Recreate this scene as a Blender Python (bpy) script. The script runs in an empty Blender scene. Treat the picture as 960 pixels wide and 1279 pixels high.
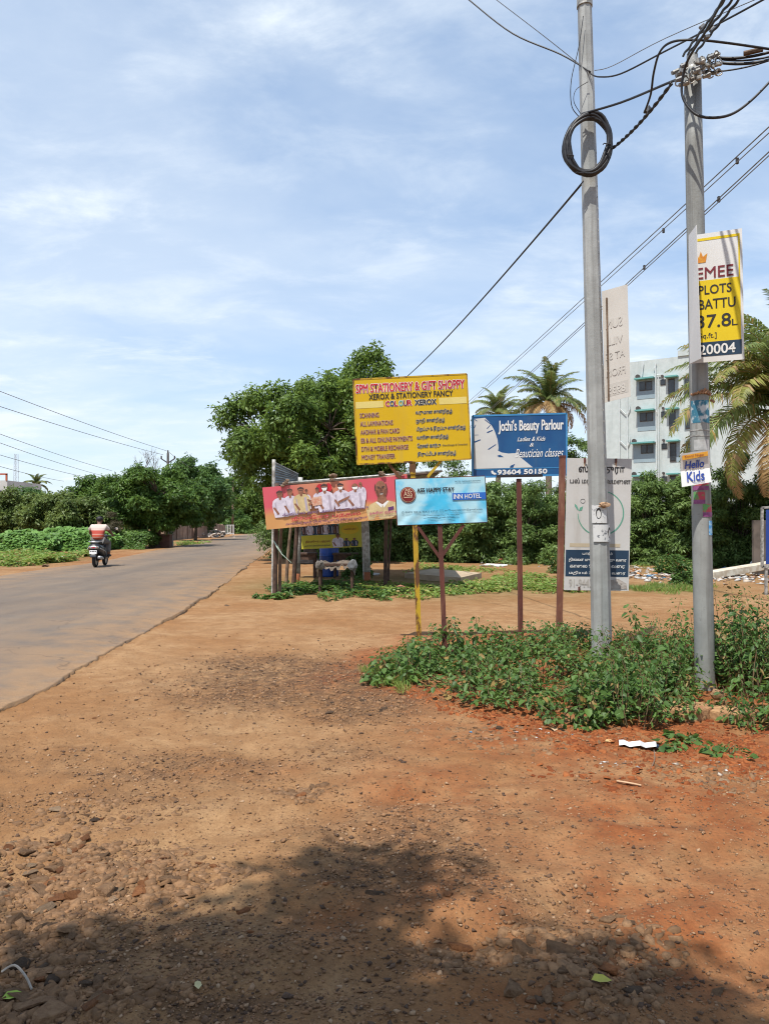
import bpy, bmesh, math, random
import numpy as np
from mathutils import Vector, Matrix, Quaternion

scene = bpy.context.scene
COL = scene.collection
R = math.radians
# ------------------------------------------------------------------ camera
CAM_H, FPX, PITCH = 1.55, 960.0, math.atan(15.5 / 960.0)
cam_data = bpy.data.cameras.new("camera")
cam = bpy.data.objects.new("camera", cam_data)
COL.objects.link(cam)
cam.location = (0, 0, CAM_H)
cam.rotation_euler = (math.pi / 2 + PITCH, 0, 0)
cam_data.sensor_fit = 'VERTICAL'
cam_data.sensor_height = 36.0
cam_data.lens = 36.0 * FPX / 1279.0
cam_data.clip_start = 0.05
cam_data.clip_end = 6000
scene.camera = cam
# ------------------------------------------------------------------ sun and sky
SUN_EL = R(64)
SH = Vector((-0.50, -0.86, 0)).normalized()              # horizontal direction towards the sun
SUN = (SH * math.cos(SUN_EL) + Vector((0, 0, math.sin(SUN_EL)))).normalized()
ld = bpy.data.lights.new("sun", 'SUN')
ld.energy = 5.0
ld.angle = R(0.53)
ld.color = (1.0, 0.955, 0.88)
sun = bpy.data.objects.new("sun", ld)
COL.objects.link(sun)
sun.rotation_euler = SUN.to_track_quat('Z', 'Y').to_euler()
sun.location = SUN * 60
world = bpy.data.worlds.new("World")
scene.world = world
world.use_nodes = True
wn, wl = world.node_tree.nodes, world.node_tree.links
wn.clear()
w_out = wn.new('ShaderNodeOutputWorld')
w_bg = wn.new('ShaderNodeBackground')
w_sky = wn.new('ShaderNodeTexSky')
w_sky.sky_type = 'NISHITA'
w_sky.sun_disc = False
w_sky.sun_elevation = SUN_EL
w_sky.sun_rotation = math.atan2(SH.x, SH.y)
w_sky.air_density = 1.0
w_sky.dust_density = 0.6
w_sky.ozone_density = 2.4
w_bg.inputs['Strength'].default_value = 0.13

def wnode(t, **kw):
    n = wn.new(t)
    for k, v in kw.items():
        setattr(n, k, v)
    return n

def wmath(op, a, b=None, clamp=False):
    n = wn.new('ShaderNodeMath'); n.operation = op; n.use_clamp = clamp
    for i, v in enumerate((a, b)):
        if v is None: continue
        if isinstance(v, (int, float)): n.inputs[i].default_value = v
        else: wl.new(v, n.inputs[i])
    return n.outputs[0]

w_tc = wn.new('ShaderNodeTexCoord')
w_sep = wn.new('ShaderNodeSeparateXYZ'); wl.new(w_tc.outputs['Generated'], w_sep.inputs[0])
zz = wmath('ADD', wmath('MAXIMUM', w_sep.outputs['Z'], 0.0), 0.16)
cx = wmath('DIVIDE', w_sep.outputs['X'], zz)
cy = wmath('DIVIDE', w_sep.outputs['Y'], zz)
w_cmb = wn.new('ShaderNodeCombineXYZ'); wl.new(cx, w_cmb.inputs[0]); wl.new(cy, w_cmb.inputs[1])

def cloud_layer(scale, rot, stretch, lo, hi, detail, rough, dist, seed):
    mp = wn.new('ShaderNodeMapping'); wl.new(w_cmb.outputs[0], mp.inputs[0])
    mp.inputs['Rotation'].default_value = (0, 0, rot)
    mp.inputs['Scale'].default_value = (scale, scale * stretch, 1)
    mp.inputs['Location'].default_value = (seed, seed * 0.7, 0)
    nz = wn.new('ShaderNodeTexNoise'); wl.new(mp.outputs[0], nz.inputs['Vector'])
    nz.inputs['Scale'].default_value = 1.0
    nz.inputs['Detail'].default_value = detail
    nz.inputs['Roughness'].default_value = rough
    nz.inputs['Distortion'].default_value = dist
    mr = wn.new('ShaderNodeMapRange'); mr.interpolation_type = 'SMOOTHSTEP'
    wl.new(nz.outputs['Fac'], mr.inputs[0])
    mr.inputs[1].default_value = lo; mr.inputs[2].default_value = hi
    return mr.outputs[0]

veil = cloud_layer(0.70, 0.5, 1.4, 0.34, 0.64, 6, 0.55, 0.4, 4.6)
streak = cloud_layer(2.6, 0.35, 1.5, 0.42, 0.76, 10, 0.62, 0.30, 7.7)
puff = cloud_layer(1.2, -0.2, 1.5, 0.50, 0.70, 9, 0.60, 0.2, 12.3)
hz = wmath('POWER', wmath('SUBTRACT', 1.0, wmath('MAXIMUM', w_sep.outputs['Z'], 0.0), True), 3.2)
cov = wmath('ADD', wmath('MULTIPLY', veil, 0.33), wmath('MULTIPLY', streak, 0.30))
cov = wmath('ADD', cov, wmath('MULTIPLY', puff, wmath('ADD', wmath('MULTIPLY', streak, 0.55), 0.12)))
cov = wmath('ADD', cov, wmath('MULTIPLY', hz, 0.50))
cov = wmath('MINIMUM', wmath('ADD', cov, 0.02), 0.97)
w_mix = wn.new('ShaderNodeMix'); w_mix.data_type = 'RGBA'
wl.new(cov, w_mix.inputs['Factor'])
w_haze = wn.new('ShaderNodeMix'); w_haze.data_type = 'RGBA'; w_haze.inputs['Factor'].default_value = 0.20
wl.new(w_sky.outputs[0], w_haze.inputs['A']); w_haze.inputs['B'].default_value = (4.0, 6.8, 11.0, 1)
wl.new(w_haze.outputs['Result'], w_mix.inputs['A'])
w_mix.inputs['B'].default_value = (6.2, 6.8, 7.4, 1)
wl.new(w_mix.outputs['Result'], w_bg.inputs[0])
wl.new(w_bg.outputs[0], w_out.inputs[0])
# ------------------------------------------------------------------ exposure
vs = scene.view_settings
scene.display_settings.display_device = 'sRGB'
vs.view_transform = 'Standard'
vs.look = 'None'
vs.exposure = 0.22
vs.gamma = 1.0
vs.use_curve_mapping = False
scene.cycles.max_bounces = 6
scene.cycles.transparent_max_bounces = 8
scene.cycles.use_denoising = True
scene.cycles.filter_width = 1.1

# ================================================================== helpers
rng = np.random.default_rng(11)
random.seed(5)

def P(px, py, Y):
    """the point at distance Y along the ray through a pixel of the 960x1279 photograph"""
    dx, dz = (px - 480.0) / FPX, -(py - 639.5) / FPX
    yw = math.cos(PITCH) - dz * math.sin(PITCH)
    zw = math.sin(PITCH) + dz * math.cos(PITCH)
    t = Y / yw
    return Vector((dx * t, Y, CAM_H + zw * t))

def G(px, py, z=0.0):
    """the point where that ray meets the ground"""
    dx, dz = (px - 480.0) / FPX, -(py - 639.5) / FPX
    yw = math.cos(PITCH) - dz * math.sin(PITCH)
    zw = math.sin(PITCH) + dz * math.cos(PITCH)
    t = (z - CAM_H) / zw
    return Vector((dx * t, yw * t, z))

def _hash(ix, iy, seed):
    h = (ix.astype(np.int64) * 374761393 + iy.astype(np.int64) * 668265263 + seed * 144665) & 0xffffffff
    h = ((h ^ (h >> 13)) * 1274126177) & 0xffffffff
    return ((h ^ (h >> 16)) & 0xffff) / 65535.0

def vnoise(x, y, seed=0):
    x = np.asarray(x, float); y = np.asarray(y, float)
    ix, iy = np.floor(x), np.floor(y)
    fx, fy = x - ix, y - iy
    fx, fy = fx * fx * (3 - 2 * fx), fy * fy * (3 - 2 * fy)
    a, b = _hash(ix, iy, seed), _hash(ix + 1, iy, seed)
    c, d = _hash(ix, iy + 1, seed), _hash(ix + 1, iy + 1, seed)
    return (a * (1 - fx) + b * fx) * (1 - fy) + (c * (1 - fx) + d * fx) * fy

def fbm(x, y, seed=0, octv=4):
    s, a, t = 0.0, 1.0, 0.0
    for k in range(octv):
        s = s + a * vnoise(x * 2 ** k, y * 2 ** k, seed + k * 17); t += a; a *= 0.5
    return s / t

def sstep(a, b, x):
    t = np.clip((x - a) / (b - a), 0, 1)
    return t * t * (3 - 2 * t)

# ------------------------------------------------------------------ materials
def lin(c):
    if isinstance(c, str):
        c = [int(c[i:i + 2], 16) / 255 for i in (0, 2, 4)]
        return tuple(v / 12.92 if v <= 0.04045 else ((v + 0.055) / 1.055) ** 2.4 for v in c)
    return tuple(c)

class NT:
    def __init__(self, name):
        self.m = bpy.data.materials.new(name); self.m.use_nodes = True
        self.n, self.l = self.m.node_tree.nodes, self.m.node_tree.links
        self.b = self.n['Principled BSDF']
        self.out = self.n['Material Output']
    def new(self, t, **kw):
        n = self.n.new(t)
        for k, v in kw.items(): setattr(n, k, v)
        return n
    def coord(self, which='Object'):
        return self.new('ShaderNodeTexCoord').outputs[which]
    def noise(self, vec, scale, detail=4, rough=0.55, dist=0.0):
        n = self.new('ShaderNodeTexNoise'); self.l.new(vec, n.inputs['Vector'])
        n.inputs['Scale'].default_value = scale; n.inputs['Detail'].default_value = detail
        n.inputs['Roughness'].default_value = rough; n.inputs['Distortion'].default_value = dist
        return n.outputs['Fac']
    def rng(self, fac, a, b, c=0.0, d=1.0):
        n = self.new('ShaderNodeMapRange', interpolation_type='SMOOTHSTEP'); self.l.new(fac, n.inputs[0])
        for i, v in enumerate((a, b, c, d)): n.inputs[1 + i].default_value = v
        return n.outputs[0]
    def mix(self, fac, a, b, mode='MIX'):
        n = self.new('ShaderNodeMix', data_type='RGBA', blend_type=mode)
        for k, v in (('Factor', fac), ('A', a), ('B', b)):
            if isinstance(v, (int, float)): n.inputs[k].default_value = v
            elif isinstance(v, tuple): n.inputs[k].default_value = (*v[:3], 1)
            else: self.l.new(v, n.inputs[k])
        return n.outputs['Result']
    def math(self, op, a, b=None, clamp=False):
        n = self.new('ShaderNodeMath', operation=op, use_clamp=clamp)
        for i, v in enumerate((a, b)):
            if v is None: continue
            if isinstance(v, (int, float)): n.inputs[i].default_value = v
            else: self.l.new(v, n.inputs[i])
        return n.outputs[0]
    def bump(self, height, strength, dist=0.02, normal=None):
        n = self.new('ShaderNodeBump'); self.l.new(height, n.inputs['Height'])
        n.inputs['Strength'].default_value = strength; n.inputs['Distance'].default_value = dist
        if normal is not None: self.l.new(normal, n.inputs['Normal'])
        return n.outputs[0]

def mat(name, c1, c2=None, scale=6.0, rough=0.75, bump=0.0, metal=0.0, lo=0.35, hi=0.65, detail=5, spec=0.4, bscale=None, dirt=None, dirt_amt=0.5):
    t = NT(name); co = t.coord()
    c1 = lin(c1); c2 = lin(c2) if c2 is not None else tuple(v * 0.8 for v in c1)
    f = t.rng(t.noise(co, scale, detail), lo, hi)
    col = t.mix(f, c1, c2)
    if dirt is not None:
        d = t.rng(t.noise(co, scale * 0.45, 8, 0.65), 0.5, 0.68, 0.0, dirt_amt)
        col = t.mix(d, col, lin(dirt))
    t.l.new(col, t.b.inputs['Base Color'])
    t.b.inputs['Roughness'].default_value = rough
    t.b.inputs['Metallic'].default_value = metal
    t.b.inputs['Specular IOR Level'].default_value = spec
    if bump:
        t.l.new(t.bump(t.noise(co, bscale or scale * 3, 6), bump, 0.01), t.b.inputs['Normal'])
    return t.m

def streaky(name, c1, c2, grime, amt=.5, rough=.5, metal=0.0, sx=9.0, sz=.7, lo=.5, hi=.7, bump=.1, fine=30, spec=.4):
    """a surface with rain streaks running down it"""
    t = NT(name); co = t.new('ShaderNodeNewGeometry').outputs['Position']
    mp = t.new('ShaderNodeMapping'); t.l.new(co, mp.inputs[0]); mp.inputs['Scale'].default_value = (sx, sx, sz)
    col = t.mix(t.rng(t.noise(co, 2.2, 6, .6), .34, .66), lin(c1), lin(c2))
    st = t.rng(t.noise(mp.outputs[0], 1.0, 6, .6), lo, hi, 0.0, amt)
    col = t.mix(st, col, lin(grime))
    sp_ = t.rng(t.noise(co, fine, 4, .7), .58, .72, 0.0, amt * .5)
    col = t.mix(sp_, col, lin(grime))
    t.l.new(col, t.b.inputs['Base Color']); t.b.inputs['Roughness'].default_value = rough; t.b.inputs['Metallic'].default_value = metal
    t.b.inputs['Specular IOR Level'].default_value = spec
    if bump: t.l.new(t.bump(t.noise(co, fine * .6, 5), bump, .01), t.b.inputs['Normal'])
    return t.m

def leafmat(name, dark, light, dry=None, trans=0.28, nscale=0.6, dryfrac=0.06, rough=0.5):
    t = NT(name); dark = tuple(v * 1.35 for v in dark); light = tuple(v * 1.45 for v in light); trans = trans + .06
    geo = t.new('ShaderNodeNewGeometry')
    rnd = geo.outputs['Random Per Island']
    f1 = t.rng(t.noise(t.coord(), nscale, 3), 0.3, 0.7)
    fac = t.math('ADD', t.math('MULTIPLY', rnd, 0.6), t.math('MULTIPLY', f1, 0.45), True)
    col = t.mix(fac, lin(dark), lin(light))
    if dry is not None:
        r2 = t.math('FRACT', t.math('MULTIPLY', rnd, 37.17))
        col = t.mix(t.rng(r2, 1 - dryfrac - 0.01, 1 - dryfrac + 0.01), col, lin(dry))
    t.l.new(col, t.b.inputs['Base Color'])
    t.b.inputs['Roughness'].default_value = rough
    t.b.inputs['Specular IOR Level'].default_value = 0.35
    tr = t.new('ShaderNodeBsdfTranslucent')
    hs = t.new('ShaderNodeHueSaturation'); t.l.new(col, hs.inputs['Color'])
    hs.inputs['Hue'].default_value = 0.485; hs.inputs['Value'].default_value = 1.25
    t.l.new(hs.outputs[0], tr.inputs[0])
    ms = t.new('ShaderNodeMixShader'); ms.inputs[0].default_value = trans
    t.l.new(t.b.outputs[0], ms.inputs[1]); t.l.new(tr.outputs[0], ms.inputs[2])
    t.l.new(ms.outputs[0], t.out.inputs[0])
    return t.m

# ------------------------------------------------------------------ objects
def tag(o, label=None, cat=None, group=None, kind=None):
    if label: o['label'] = label
    if cat: o['category'] = cat
    if group: o['group'] = group
    if kind: o['kind'] = kind
    return o

def thing(name, label, cat, loc, group=None):
    o = bpy.data.objects.new(name, None)
    o.empty_display_size = 0.2
    COL.objects.link(o); o.location = loc
    return tag(o, label, cat, group)

def wloc(o):
    v = Vector((0, 0, 0))
    while o is not None:
        v = v + o.location; o = o.parent
    return v

def fast_mesh(name, verts, faces, k):
    verts = np.ascontiguousarray(verts, dtype=np.float32).reshape(-1, 3)
    faces = np.ascontiguousarray(faces, dtype=np.int32).reshape(-1, k)
    me = bpy.data.meshes.new(name)
    me.vertices.add(len(verts)); me.vertices.foreach_set('co', verts.ravel())
    nf = len(faces)
    me.loops.add(nf * k); me.loops.foreach_set('vertex_index', faces.ravel())
    me.polygons.add(nf); me.polygons.foreach_set('loop_start', np.arange(nf, dtype=np.int32) * k)
    me.update(calc_edges=True)
    return me

def link_mesh(name, me, material, parent=None, loc=(0, 0, 0), smooth=False):
    o = bpy.data.objects.new(name, me); COL.objects.link(o)
    if material is not None and not me.materials: me.materials.append(material)
    if smooth: me.polygons.foreach_set('use_smooth', np.ones(len(me.polygons), dtype=bool))
    o.location = loc
    if parent is not None: o.parent = parent
    return o

class MB:
    """collects shapes in world coordinates; build() links them as one mesh object"""
    def __init__(self):
        self.v, self.f = [], []
    def add(self, vs_, fs):
        b = len(self.v)
        self.v += [tuple(p) for p in vs_]
        self.f += [tuple(i + b for i in f) for f in fs]
        return self
    def box(self, c, s, M=None, bev=0.0):
        c = Vector(c); hx, hy, hz = s[0] / 2, s[1] / 2, s[2] / 2
        bm = bmesh.new()
        bmesh.ops.create_cube(bm, size=1.0)
        for v in bm.verts: v.co = Vector((v.co.x * s[0], v.co.y * s[1], v.co.z * s[2]))
        if bev: bmesh.ops.bevel(bm, geom=list(bm.edges), offset=bev, segments=1, affect='EDGES')
        M3 = M if M is not None else Matrix.Identity(3)
        bm.verts.index_update()
        self.add([c + M3 @ v.co for v in bm.verts], [[v.index for v in f.verts] for f in bm.faces])
        bm.free(); return self
    def tube(self, pts, rad, n=8, cap=True, flat=1.0):
        pts = [Vector(p) for p in pts]
        if not isinstance(rad, (list, tuple)): rad = [rad] * len(pts)
        up = None; vs_ = []; fs = []
        for i, p in enumerate(pts):
            t = (pts[min(i + 1, len(pts) - 1)] - pts[max(i - 1, 0)])
            t = t.normalized() if t.length > 1e-9 else Vector((0, 0, 1))
            if up is None:
                up = Vector((0, 0, 1)) if abs(t.z) < 0.9 else Vector((1, 0, 0))
            a = t.cross(up)
            if a.length < 1e-6: a = t.orthogonal()
            a.normalize(); b = a.cross(t).normalized(); up = b
            for k in range(n):
                an = 2 * math.pi * k / n
                vs_.append(p + a * (math.cos(an) * rad[i]) + b * (math.sin(an) * rad[i] * flat))
        for i in range(len(pts) - 1):
            for k in range(n):
                k2 = (k + 1) % n
                fs.append((i * n + k, i * n + k2, (i + 1) * n + k2, (i + 1) * n + k))
        if cap:
            fs.append(tuple(range(n))[::-1]); e = (len(pts) - 1) * n
            fs.append(tuple(e + k for k in range(n)))
        return self.add(vs_, fs)
    def sheet(self, poly, nrm, thick):
        """a flat polygon given thickness along -nrm"""
        n = len(poly); poly = [Vector(p) for p in poly]; d = Vector(nrm).normalized() * thick
        vs_ = poly + [p - d for p in poly]
        fs = [tuple(range(n)), tuple(range(2 * n - 1, n - 1, -1))]
        fs += [(i, n + i, n + (i + 1) % n, (i + 1) % n) for i in range(n)]
        return self.add(vs_, fs)
    def loft(self, rings, cap=True, closed=True):
        n = len(rings[0]); vs_ = [p for r in rings for p in r]; fs = []
        for i in range(len(rings) - 1):
            for k in range(n if closed else n - 1):
                k2 = (k + 1) % n
                fs.append((i * n + k, i * n + k2, (i + 1) * n + k2, (i + 1) * n + k))
        if cap and closed:
            fs.append(tuple(range(n))[::-1]); e = (len(rings) - 1) * n
            fs.append(tuple(e + k for k in range(n)))
        return self.add(vs_, fs)
    def blob(self, c, r, seed=0, sub=1, jit=0.25):
        bm = bmesh.new(); bmesh.ops.create_icosphere(bm, subdivisions=sub, radius=1.0)
        rr = random.Random(seed)
        for v in bm.verts:
            k = 1 + rr.uniform(-jit, jit)
            v.co = Vector((v.co.x * r[0] * k, v.co.y * r[1] * k, v.co.z * r[2] * k))
        bm.verts.index_update()
        self.add([Vector(c) + v.co for v in bm.verts], [[v.index for v in f.verts] for f in bm.faces])
        bm.free(); return self
    def build(self, name, material, parent=None, smooth=False, origin=None, recalc=True):
        o0 = wloc(parent) if parent is not None else (Vector(origin) if origin is not None else Vector((0, 0, 0)))
        me = bpy.data.meshes.new(name)
        me.from_pydata([(p[0] - o0.x, p[1] - o0.y, p[2] - o0.z) for p in self.v], [], self.f)
        if recalc:
            bm = bmesh.new(); bm.from_mesh(me)
            bmesh.ops.recalc_face_normals(bm, faces=list(bm.faces)); bm.to_mesh(me); bm.free()
        if smooth:
            me.polygons.foreach_set('use_smooth', np.ones(len(me.polygons), dtype=bool))
        me.update()
        o = link_mesh(name, me, material, parent)
        if parent is None: o.location = o0
        return o

def sag(a, b, s, n=16):
    a, b = Vector(a), Vector(b); out = []
    for i in range(n + 1):
        t = i / n; p = a.lerp(b, t); p.z -= s * 4 * t * (1 - t); out.append(p)
    return out

def smoothpath(pts, n=8):
    """Catmull-Rom through the points"""
    pts = [Vector(p) for p in pts]; out = []
    for i in range(len(pts) - 1):
        p0, p1, p2, p3 = pts[max(i - 1, 0)], pts[i], pts[i + 1], pts[min(i + 2, len(pts) - 1)]
        for k in range(n):
            t = k / n
            out.append(0.5 * ((2 * p1) + (p2 - p0) * t + (2 * p0 - 5 * p1 + 4 * p2 - p3) * t * t + (3 * p1 - p0 - 3 * p2 + p3) * t ** 3))
    out.append(pts[-1]); return out

# ------------------------------------------------------------------ lettering
TAMIL_PRE = 'ெேை'
def tamil_order(s):
    """vowel signs written before their consonant go there (no shaping engine here)"""
    s = s.replace('ொ', 'ொ').replace('ோ', 'ோ').replace('ௌ', 'ௌ')
    out = []
    for ch in s:
        if ch in TAMIL_PRE and out: out.insert(len(out) - 1, ch)
        else: out.append(ch)
    return ''.join(out)

def text_mesh(s, bold=0.0, shear=0.0):
    cu = bpy.data.curves.new('lettering', 'FONT')
    cu.body = tamil_order(s); cu.size = 1.0; cu.offset = bold; cu.shear = shear; cu.resolution_u = 3
    o = bpy.data.objects.new('lettering', cu); COL.objects.link(o)
    dg = bpy.context.evaluated_depsgraph_get(); dg.update()
    me = bpy.data.meshes.new_from_object(o.evaluated_get(dg))
    bpy.data.objects.remove(o); bpy.data.curves.remove(cu)
    return me

class Board:
    """a flat panel with its own frame: o = top-left corner, u = right, v = down (metres)"""
    def __init__(self, tl, tr, bl):
        self.o = Vector(tl); self.u = Vector(tr) - self.o
        self.v = Vector(bl) - self.o
        self.w, self.h = self.u.length, self.v.length
        self.n = self.v.cross(self.u).normalized()
        if self.n.y > 0: self.n = -self.n
    def at(self, x, y, lift=0.0):
        return self.o + self.u * x + self.v * y + self.n * lift
    def poly(self, pts, lift=0.003, thick=0.001):
        return MB().sheet([self.at(x, y, lift) for x, y in pts], self.n, thick)
    def text(self, s, x0, x1, y0, y1, material, parent, bold=0.0, shear=0.0, lift=0.004, mirror=False, outline=None, ow=0.035, surf=None):
        jobs = [(bold, material, lift)]
        if outline is not None: jobs.append((bold + ow, outline, lift - 0.0022))
        me0 = text_mesh(s, 0.0, shear); n = len(me0.vertices)
        if n == 0: return
        co = np.empty(n * 3, dtype=np.float32); me0.vertices.foreach_get('co', co); co = co.reshape(-1, 3)
        me0.calc_loop_triangles(); nt_ = len(me0.loop_triangles)
        tri = np.empty(nt_ * 3, dtype=np.int32); me0.loop_triangles.foreach_get('vertices', tri); tri = tri.reshape(-1, 3)
        bpy.data.meshes.remove(me0)
        lo_, hi_ = co.min(0), co.max(0)
        sy_ = (hi_[1] - lo_[1]) / max((y1 - y0) * self.h, 1e-6); sx_ = (hi_[0] - lo_[0]) / max((x1 - x0) * self.w, 1e-6)
        base = wloc(parent)
        o_, u_, v_, n_ = (np.array(k) for k in (self.o - base, self.u, self.v, self.n))
        for bd, mt, lf in jobs:
            # strokes are thickened by overlaying shifted copies, each a hair above the last
            shifts = [(0, 0)] + ([(math.cos(a), math.sin(a)) for a in np.arange(8) * math.pi / 4] if bd > 0 else [])
            VV, FF = [], []
            for si, (ex, ey) in enumerate(shifts):
                q = co.copy(); q[:, 0] += ex * bd * 0.5 * sx_ / sy_; q[:, 1] += ey * bd * 0.5
                q = (q - lo_) / np.maximum(hi_ - lo_, 1e-6)
                fx = x1 - (x1 - x0) * q[:, 0] if mirror else x0 + (x1 - x0) * q[:, 0]
                fy = y1 - (y1 - y0) * q[:, 1]
                bend = surf(fx, fy)[:, None] if surf else 0.0
                VV.append(o_ + fx[:, None] * u_ + fy[:, None] * v_ + (lf + bend + si * 0.00012) * n_); FF.append(tri + si * n)
            me = fast_mesh('lettering', np.concatenate(VV), np.concatenate(FF), 3)
            link_mesh('lettering', me, mt, parent)
# ================================================================== ground and road
YS = [-60, 6.3, 10.3, 14.2, 18.6, 28, 36, 65, 100, 125, 150, 180, 260]
XR = [0.5, -3.17, -3.42, -3.62, -4.0, -5.0, -5.85, -8.8, -12.4, -13.6, -10, 0, 30]
YL = [-60, 10, 22.9, 29.2, 44, 87, 118, 140, 165, 190, 260]
XL = [-7.0, -10.9, -11.45, -11.6, -13.3, -18.7, -21.8, -21.6, -17, -8, 22]

def road_right(y):
    y = np.asarray(y, float)
    return np.interp(y, YS, XR) + 0.13 * (fbm(y * 1.1, y * 0 + 3.3, 41, 5) - 0.5) * 2 + 0.02 * (vnoise(y * 9, y * 0, 43) - 0.5) * 2
def road_left(y):
    y = np.asarray(y, float)
    return np.interp(y, YL, XL) + 0.25 * (fbm(y * 0.7, y * 0 + 9.3, 51, 4) - 0.5) * 2

BED = [(-0.25, 7.75), (0.45, 7.05), (1.1, 6.55), (1.8, 6.2), (2.5, 6.45), (3.4, 6.15), (6.5, 6.0), (6.5, 9.3), (3.2, 10.3), (1.6, 10.6), (0.6, 10.2), (0.0, 8.9)]
def poly_dist(x, y, poly):
    """signed distance to a polygon, positive inside"""
    x = np.asarray(x, float); y = np.asarray(y, float)
    d = np.full(x.shape, 1e9); ins = np.zeros(x.shape, bool)
    n = len(poly)
    for i in range(n):
        ax, ay = poly[i]; bx, by = poly[(i + 1) % n]
        ex, ey = bx - ax, by - ay
        t = np.clip(((x - ax) * ex + (y - ay) * ey) / (ex * ex + ey * ey), 0, 1)
        d = np.minimum(d, np.hypot(x - ax - t * ex, y - ay - t * ey))
        cond = ((ay > y) != (by > y)) & (x < (bx - ax) * (y - ay) / (by - ay + 1e-12) + ax)
        ins ^= cond
    return np.where(ins, d, -d)

TRACKS = [(1.2, 4.2, .88, .475, .022), (-1.6, 5.0, -.45, .893, .016), (0.5, 11.8, .985, .17, .03), (2.2, 3.2, .97, -.24, .018)]
def gh(x, y):
    """height of the ground"""
    x = np.asarray(x, float); y = np.asarray(y, float)
    far = np.hypot(x, y)
    z = 0.05 * (fbm(x * 0.35, y * 0.35, 1, 3) - 0.5) + 0.030 * (fbm(x * 1.6, y * 1.6, 2, 4) - 0.5)
    near = np.clip(1.4 - far / 14, 0.0, 1)
    z = z + near * (0.022 * (fbm(x * 6, y * 6, 3, 3) - 0.5) + 0.012 * (fbm(x * 22, y * 22, 4, 2) - 0.5))
    # worn wheel ruts running off to the right
    rut = np.sin((y * 0.9 - x * 0.35) * 2.4 + 1.5 * fbm(x * 0.5, y * 0.5, 9, 2))
    z = z + 0.012 * rut * near * sstep(0.0, 2.0, x)
    for (tx, ty, dx_, dy_, dep) in TRACKS:
        q = (x - tx) * dy_ - (y - ty) * dx_ + 0.25 * (fbm(x * .25, y * .25, 13, 2) - .5)
        along = (x - tx) * dx_ + (y - ty) * dy_
        for o_ in (-.72, .72):
            z = z - dep * np.exp(-((q - o_) / .13) ** 2) * (0.4 + .9 * fbm(along * .6, q * 0, 14, 2)) * near
            z = z + dep * .55 * np.exp(-((q - o_ - .24) / .10) ** 2) * near + dep * .55 * np.exp(-((q - o_ + .24) / .10) ** 2) * near
    d = poly_dist(x, y, BED) + 0.25 * (fbm(x * 2.3, y * 2.3, 6, 3) - 0.5)
    z = z + 0.055 * sstep(-0.30, 0.35, d) + 0.035 * sstep(-1.0, -0.1, d) * (fbm(x * 5, y * 5, 7, 3))
    rr, rl = road_right(y), road_left(y)
    inside = np.minimum(rr - x, x - rl)
    z = np.where(inside > -0.02, np.minimum(z, 0.0) - 0.10 * sstep(0.1, 0.5, inside), z)
    # dust banked up against the road edge
    e = np.clip(x - rr, 0, 3)
    z = z - 0.012 * np.exp(-e / 0.5) * (inside <= 0)
    return z

def gz(x, y):
    return float(gh(np.array([x]), np.array([y]))[0])

def GP(px, py):
    """ground point seen at a pixel, on the real relief"""
    p = G(px, py)
    for _ in range(3): p = G(px, py, gz(p.x, p.y))
    return p

def blobmask(x, y, spots):
    m = np.zeros(np.shape(x))
    for (sx, sy, rx, ry, a) in spots:
        m = np.maximum(m, a * np.exp(-(((x - sx) / rx) ** 2 + ((y - sy) / ry) ** 2)))
    return m

def spot(px, py, rxp, ryp, a=1.0):
    """an ellipse on the ground given roughly in picture units"""
    c = G(px, py); k = G(px + rxp, py); f0, f1 = G(px, py - ryp), G(px, py + ryp)
    return (c.x, c.y, abs(k.x - c.x), abs(f0.y - f1.y) / 2, a)

RED = [spot(700, 920, 190, 40), spot(900, 930, 160, 50), spot(800, 1010, 260, 75, 1), spot(860, 1150, 250, 110, .95), spot(560, 980, 140, 50, .7), spot(560, 870, 90, 25, .7),
       spot(600, 1130, 140, 60, .7), spot(430, 1150, 60, 40, .5), spot(700, 1250, 160, 50, .7), spot(470, 690, 120, 7, .9), spot(560, 690, 120, 8, .9),
       spot(90, 695, 90, 5, .9), spot(150, 700, 60, 5, .7), spot(330, 960, 100, 12, .3)]
GRAV = [spot(370, 850, 115, 26, 2.2), spot(455, 880, 75, 18, 1.8), spot(330, 828, 80, 12, 1.2), spot(230, 960, 150, 22, .7), spot(60, 950, 90, 16, .5),
        spot(520, 1060, 130, 55, .9), spot(90, 1160, 150, 90, .9), spot(300, 1180, 150, 60, .8), spot(560, 1195, 60, 28, 1.0), spot(440, 1090, 70, 45, .7),
        spot(650, 1130, 70, 40, .7), spot(720, 1210, 110, 50, .8), spot(150, 1000, 160, 24, .5), spot(430, 940, 70, 16, .5), spot(240, 1260, 250, 40, .8)]
GRASS = [spot(40, 700, 60, 7, .9), spot(400, 728, 90, 10, .8), spot(560, 730, 120, 12, .9), spot(660, 728, 80, 12, .8), spot(820, 735, 70, 6, .9), spot(770, 700, 200, 14, .5)]

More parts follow.
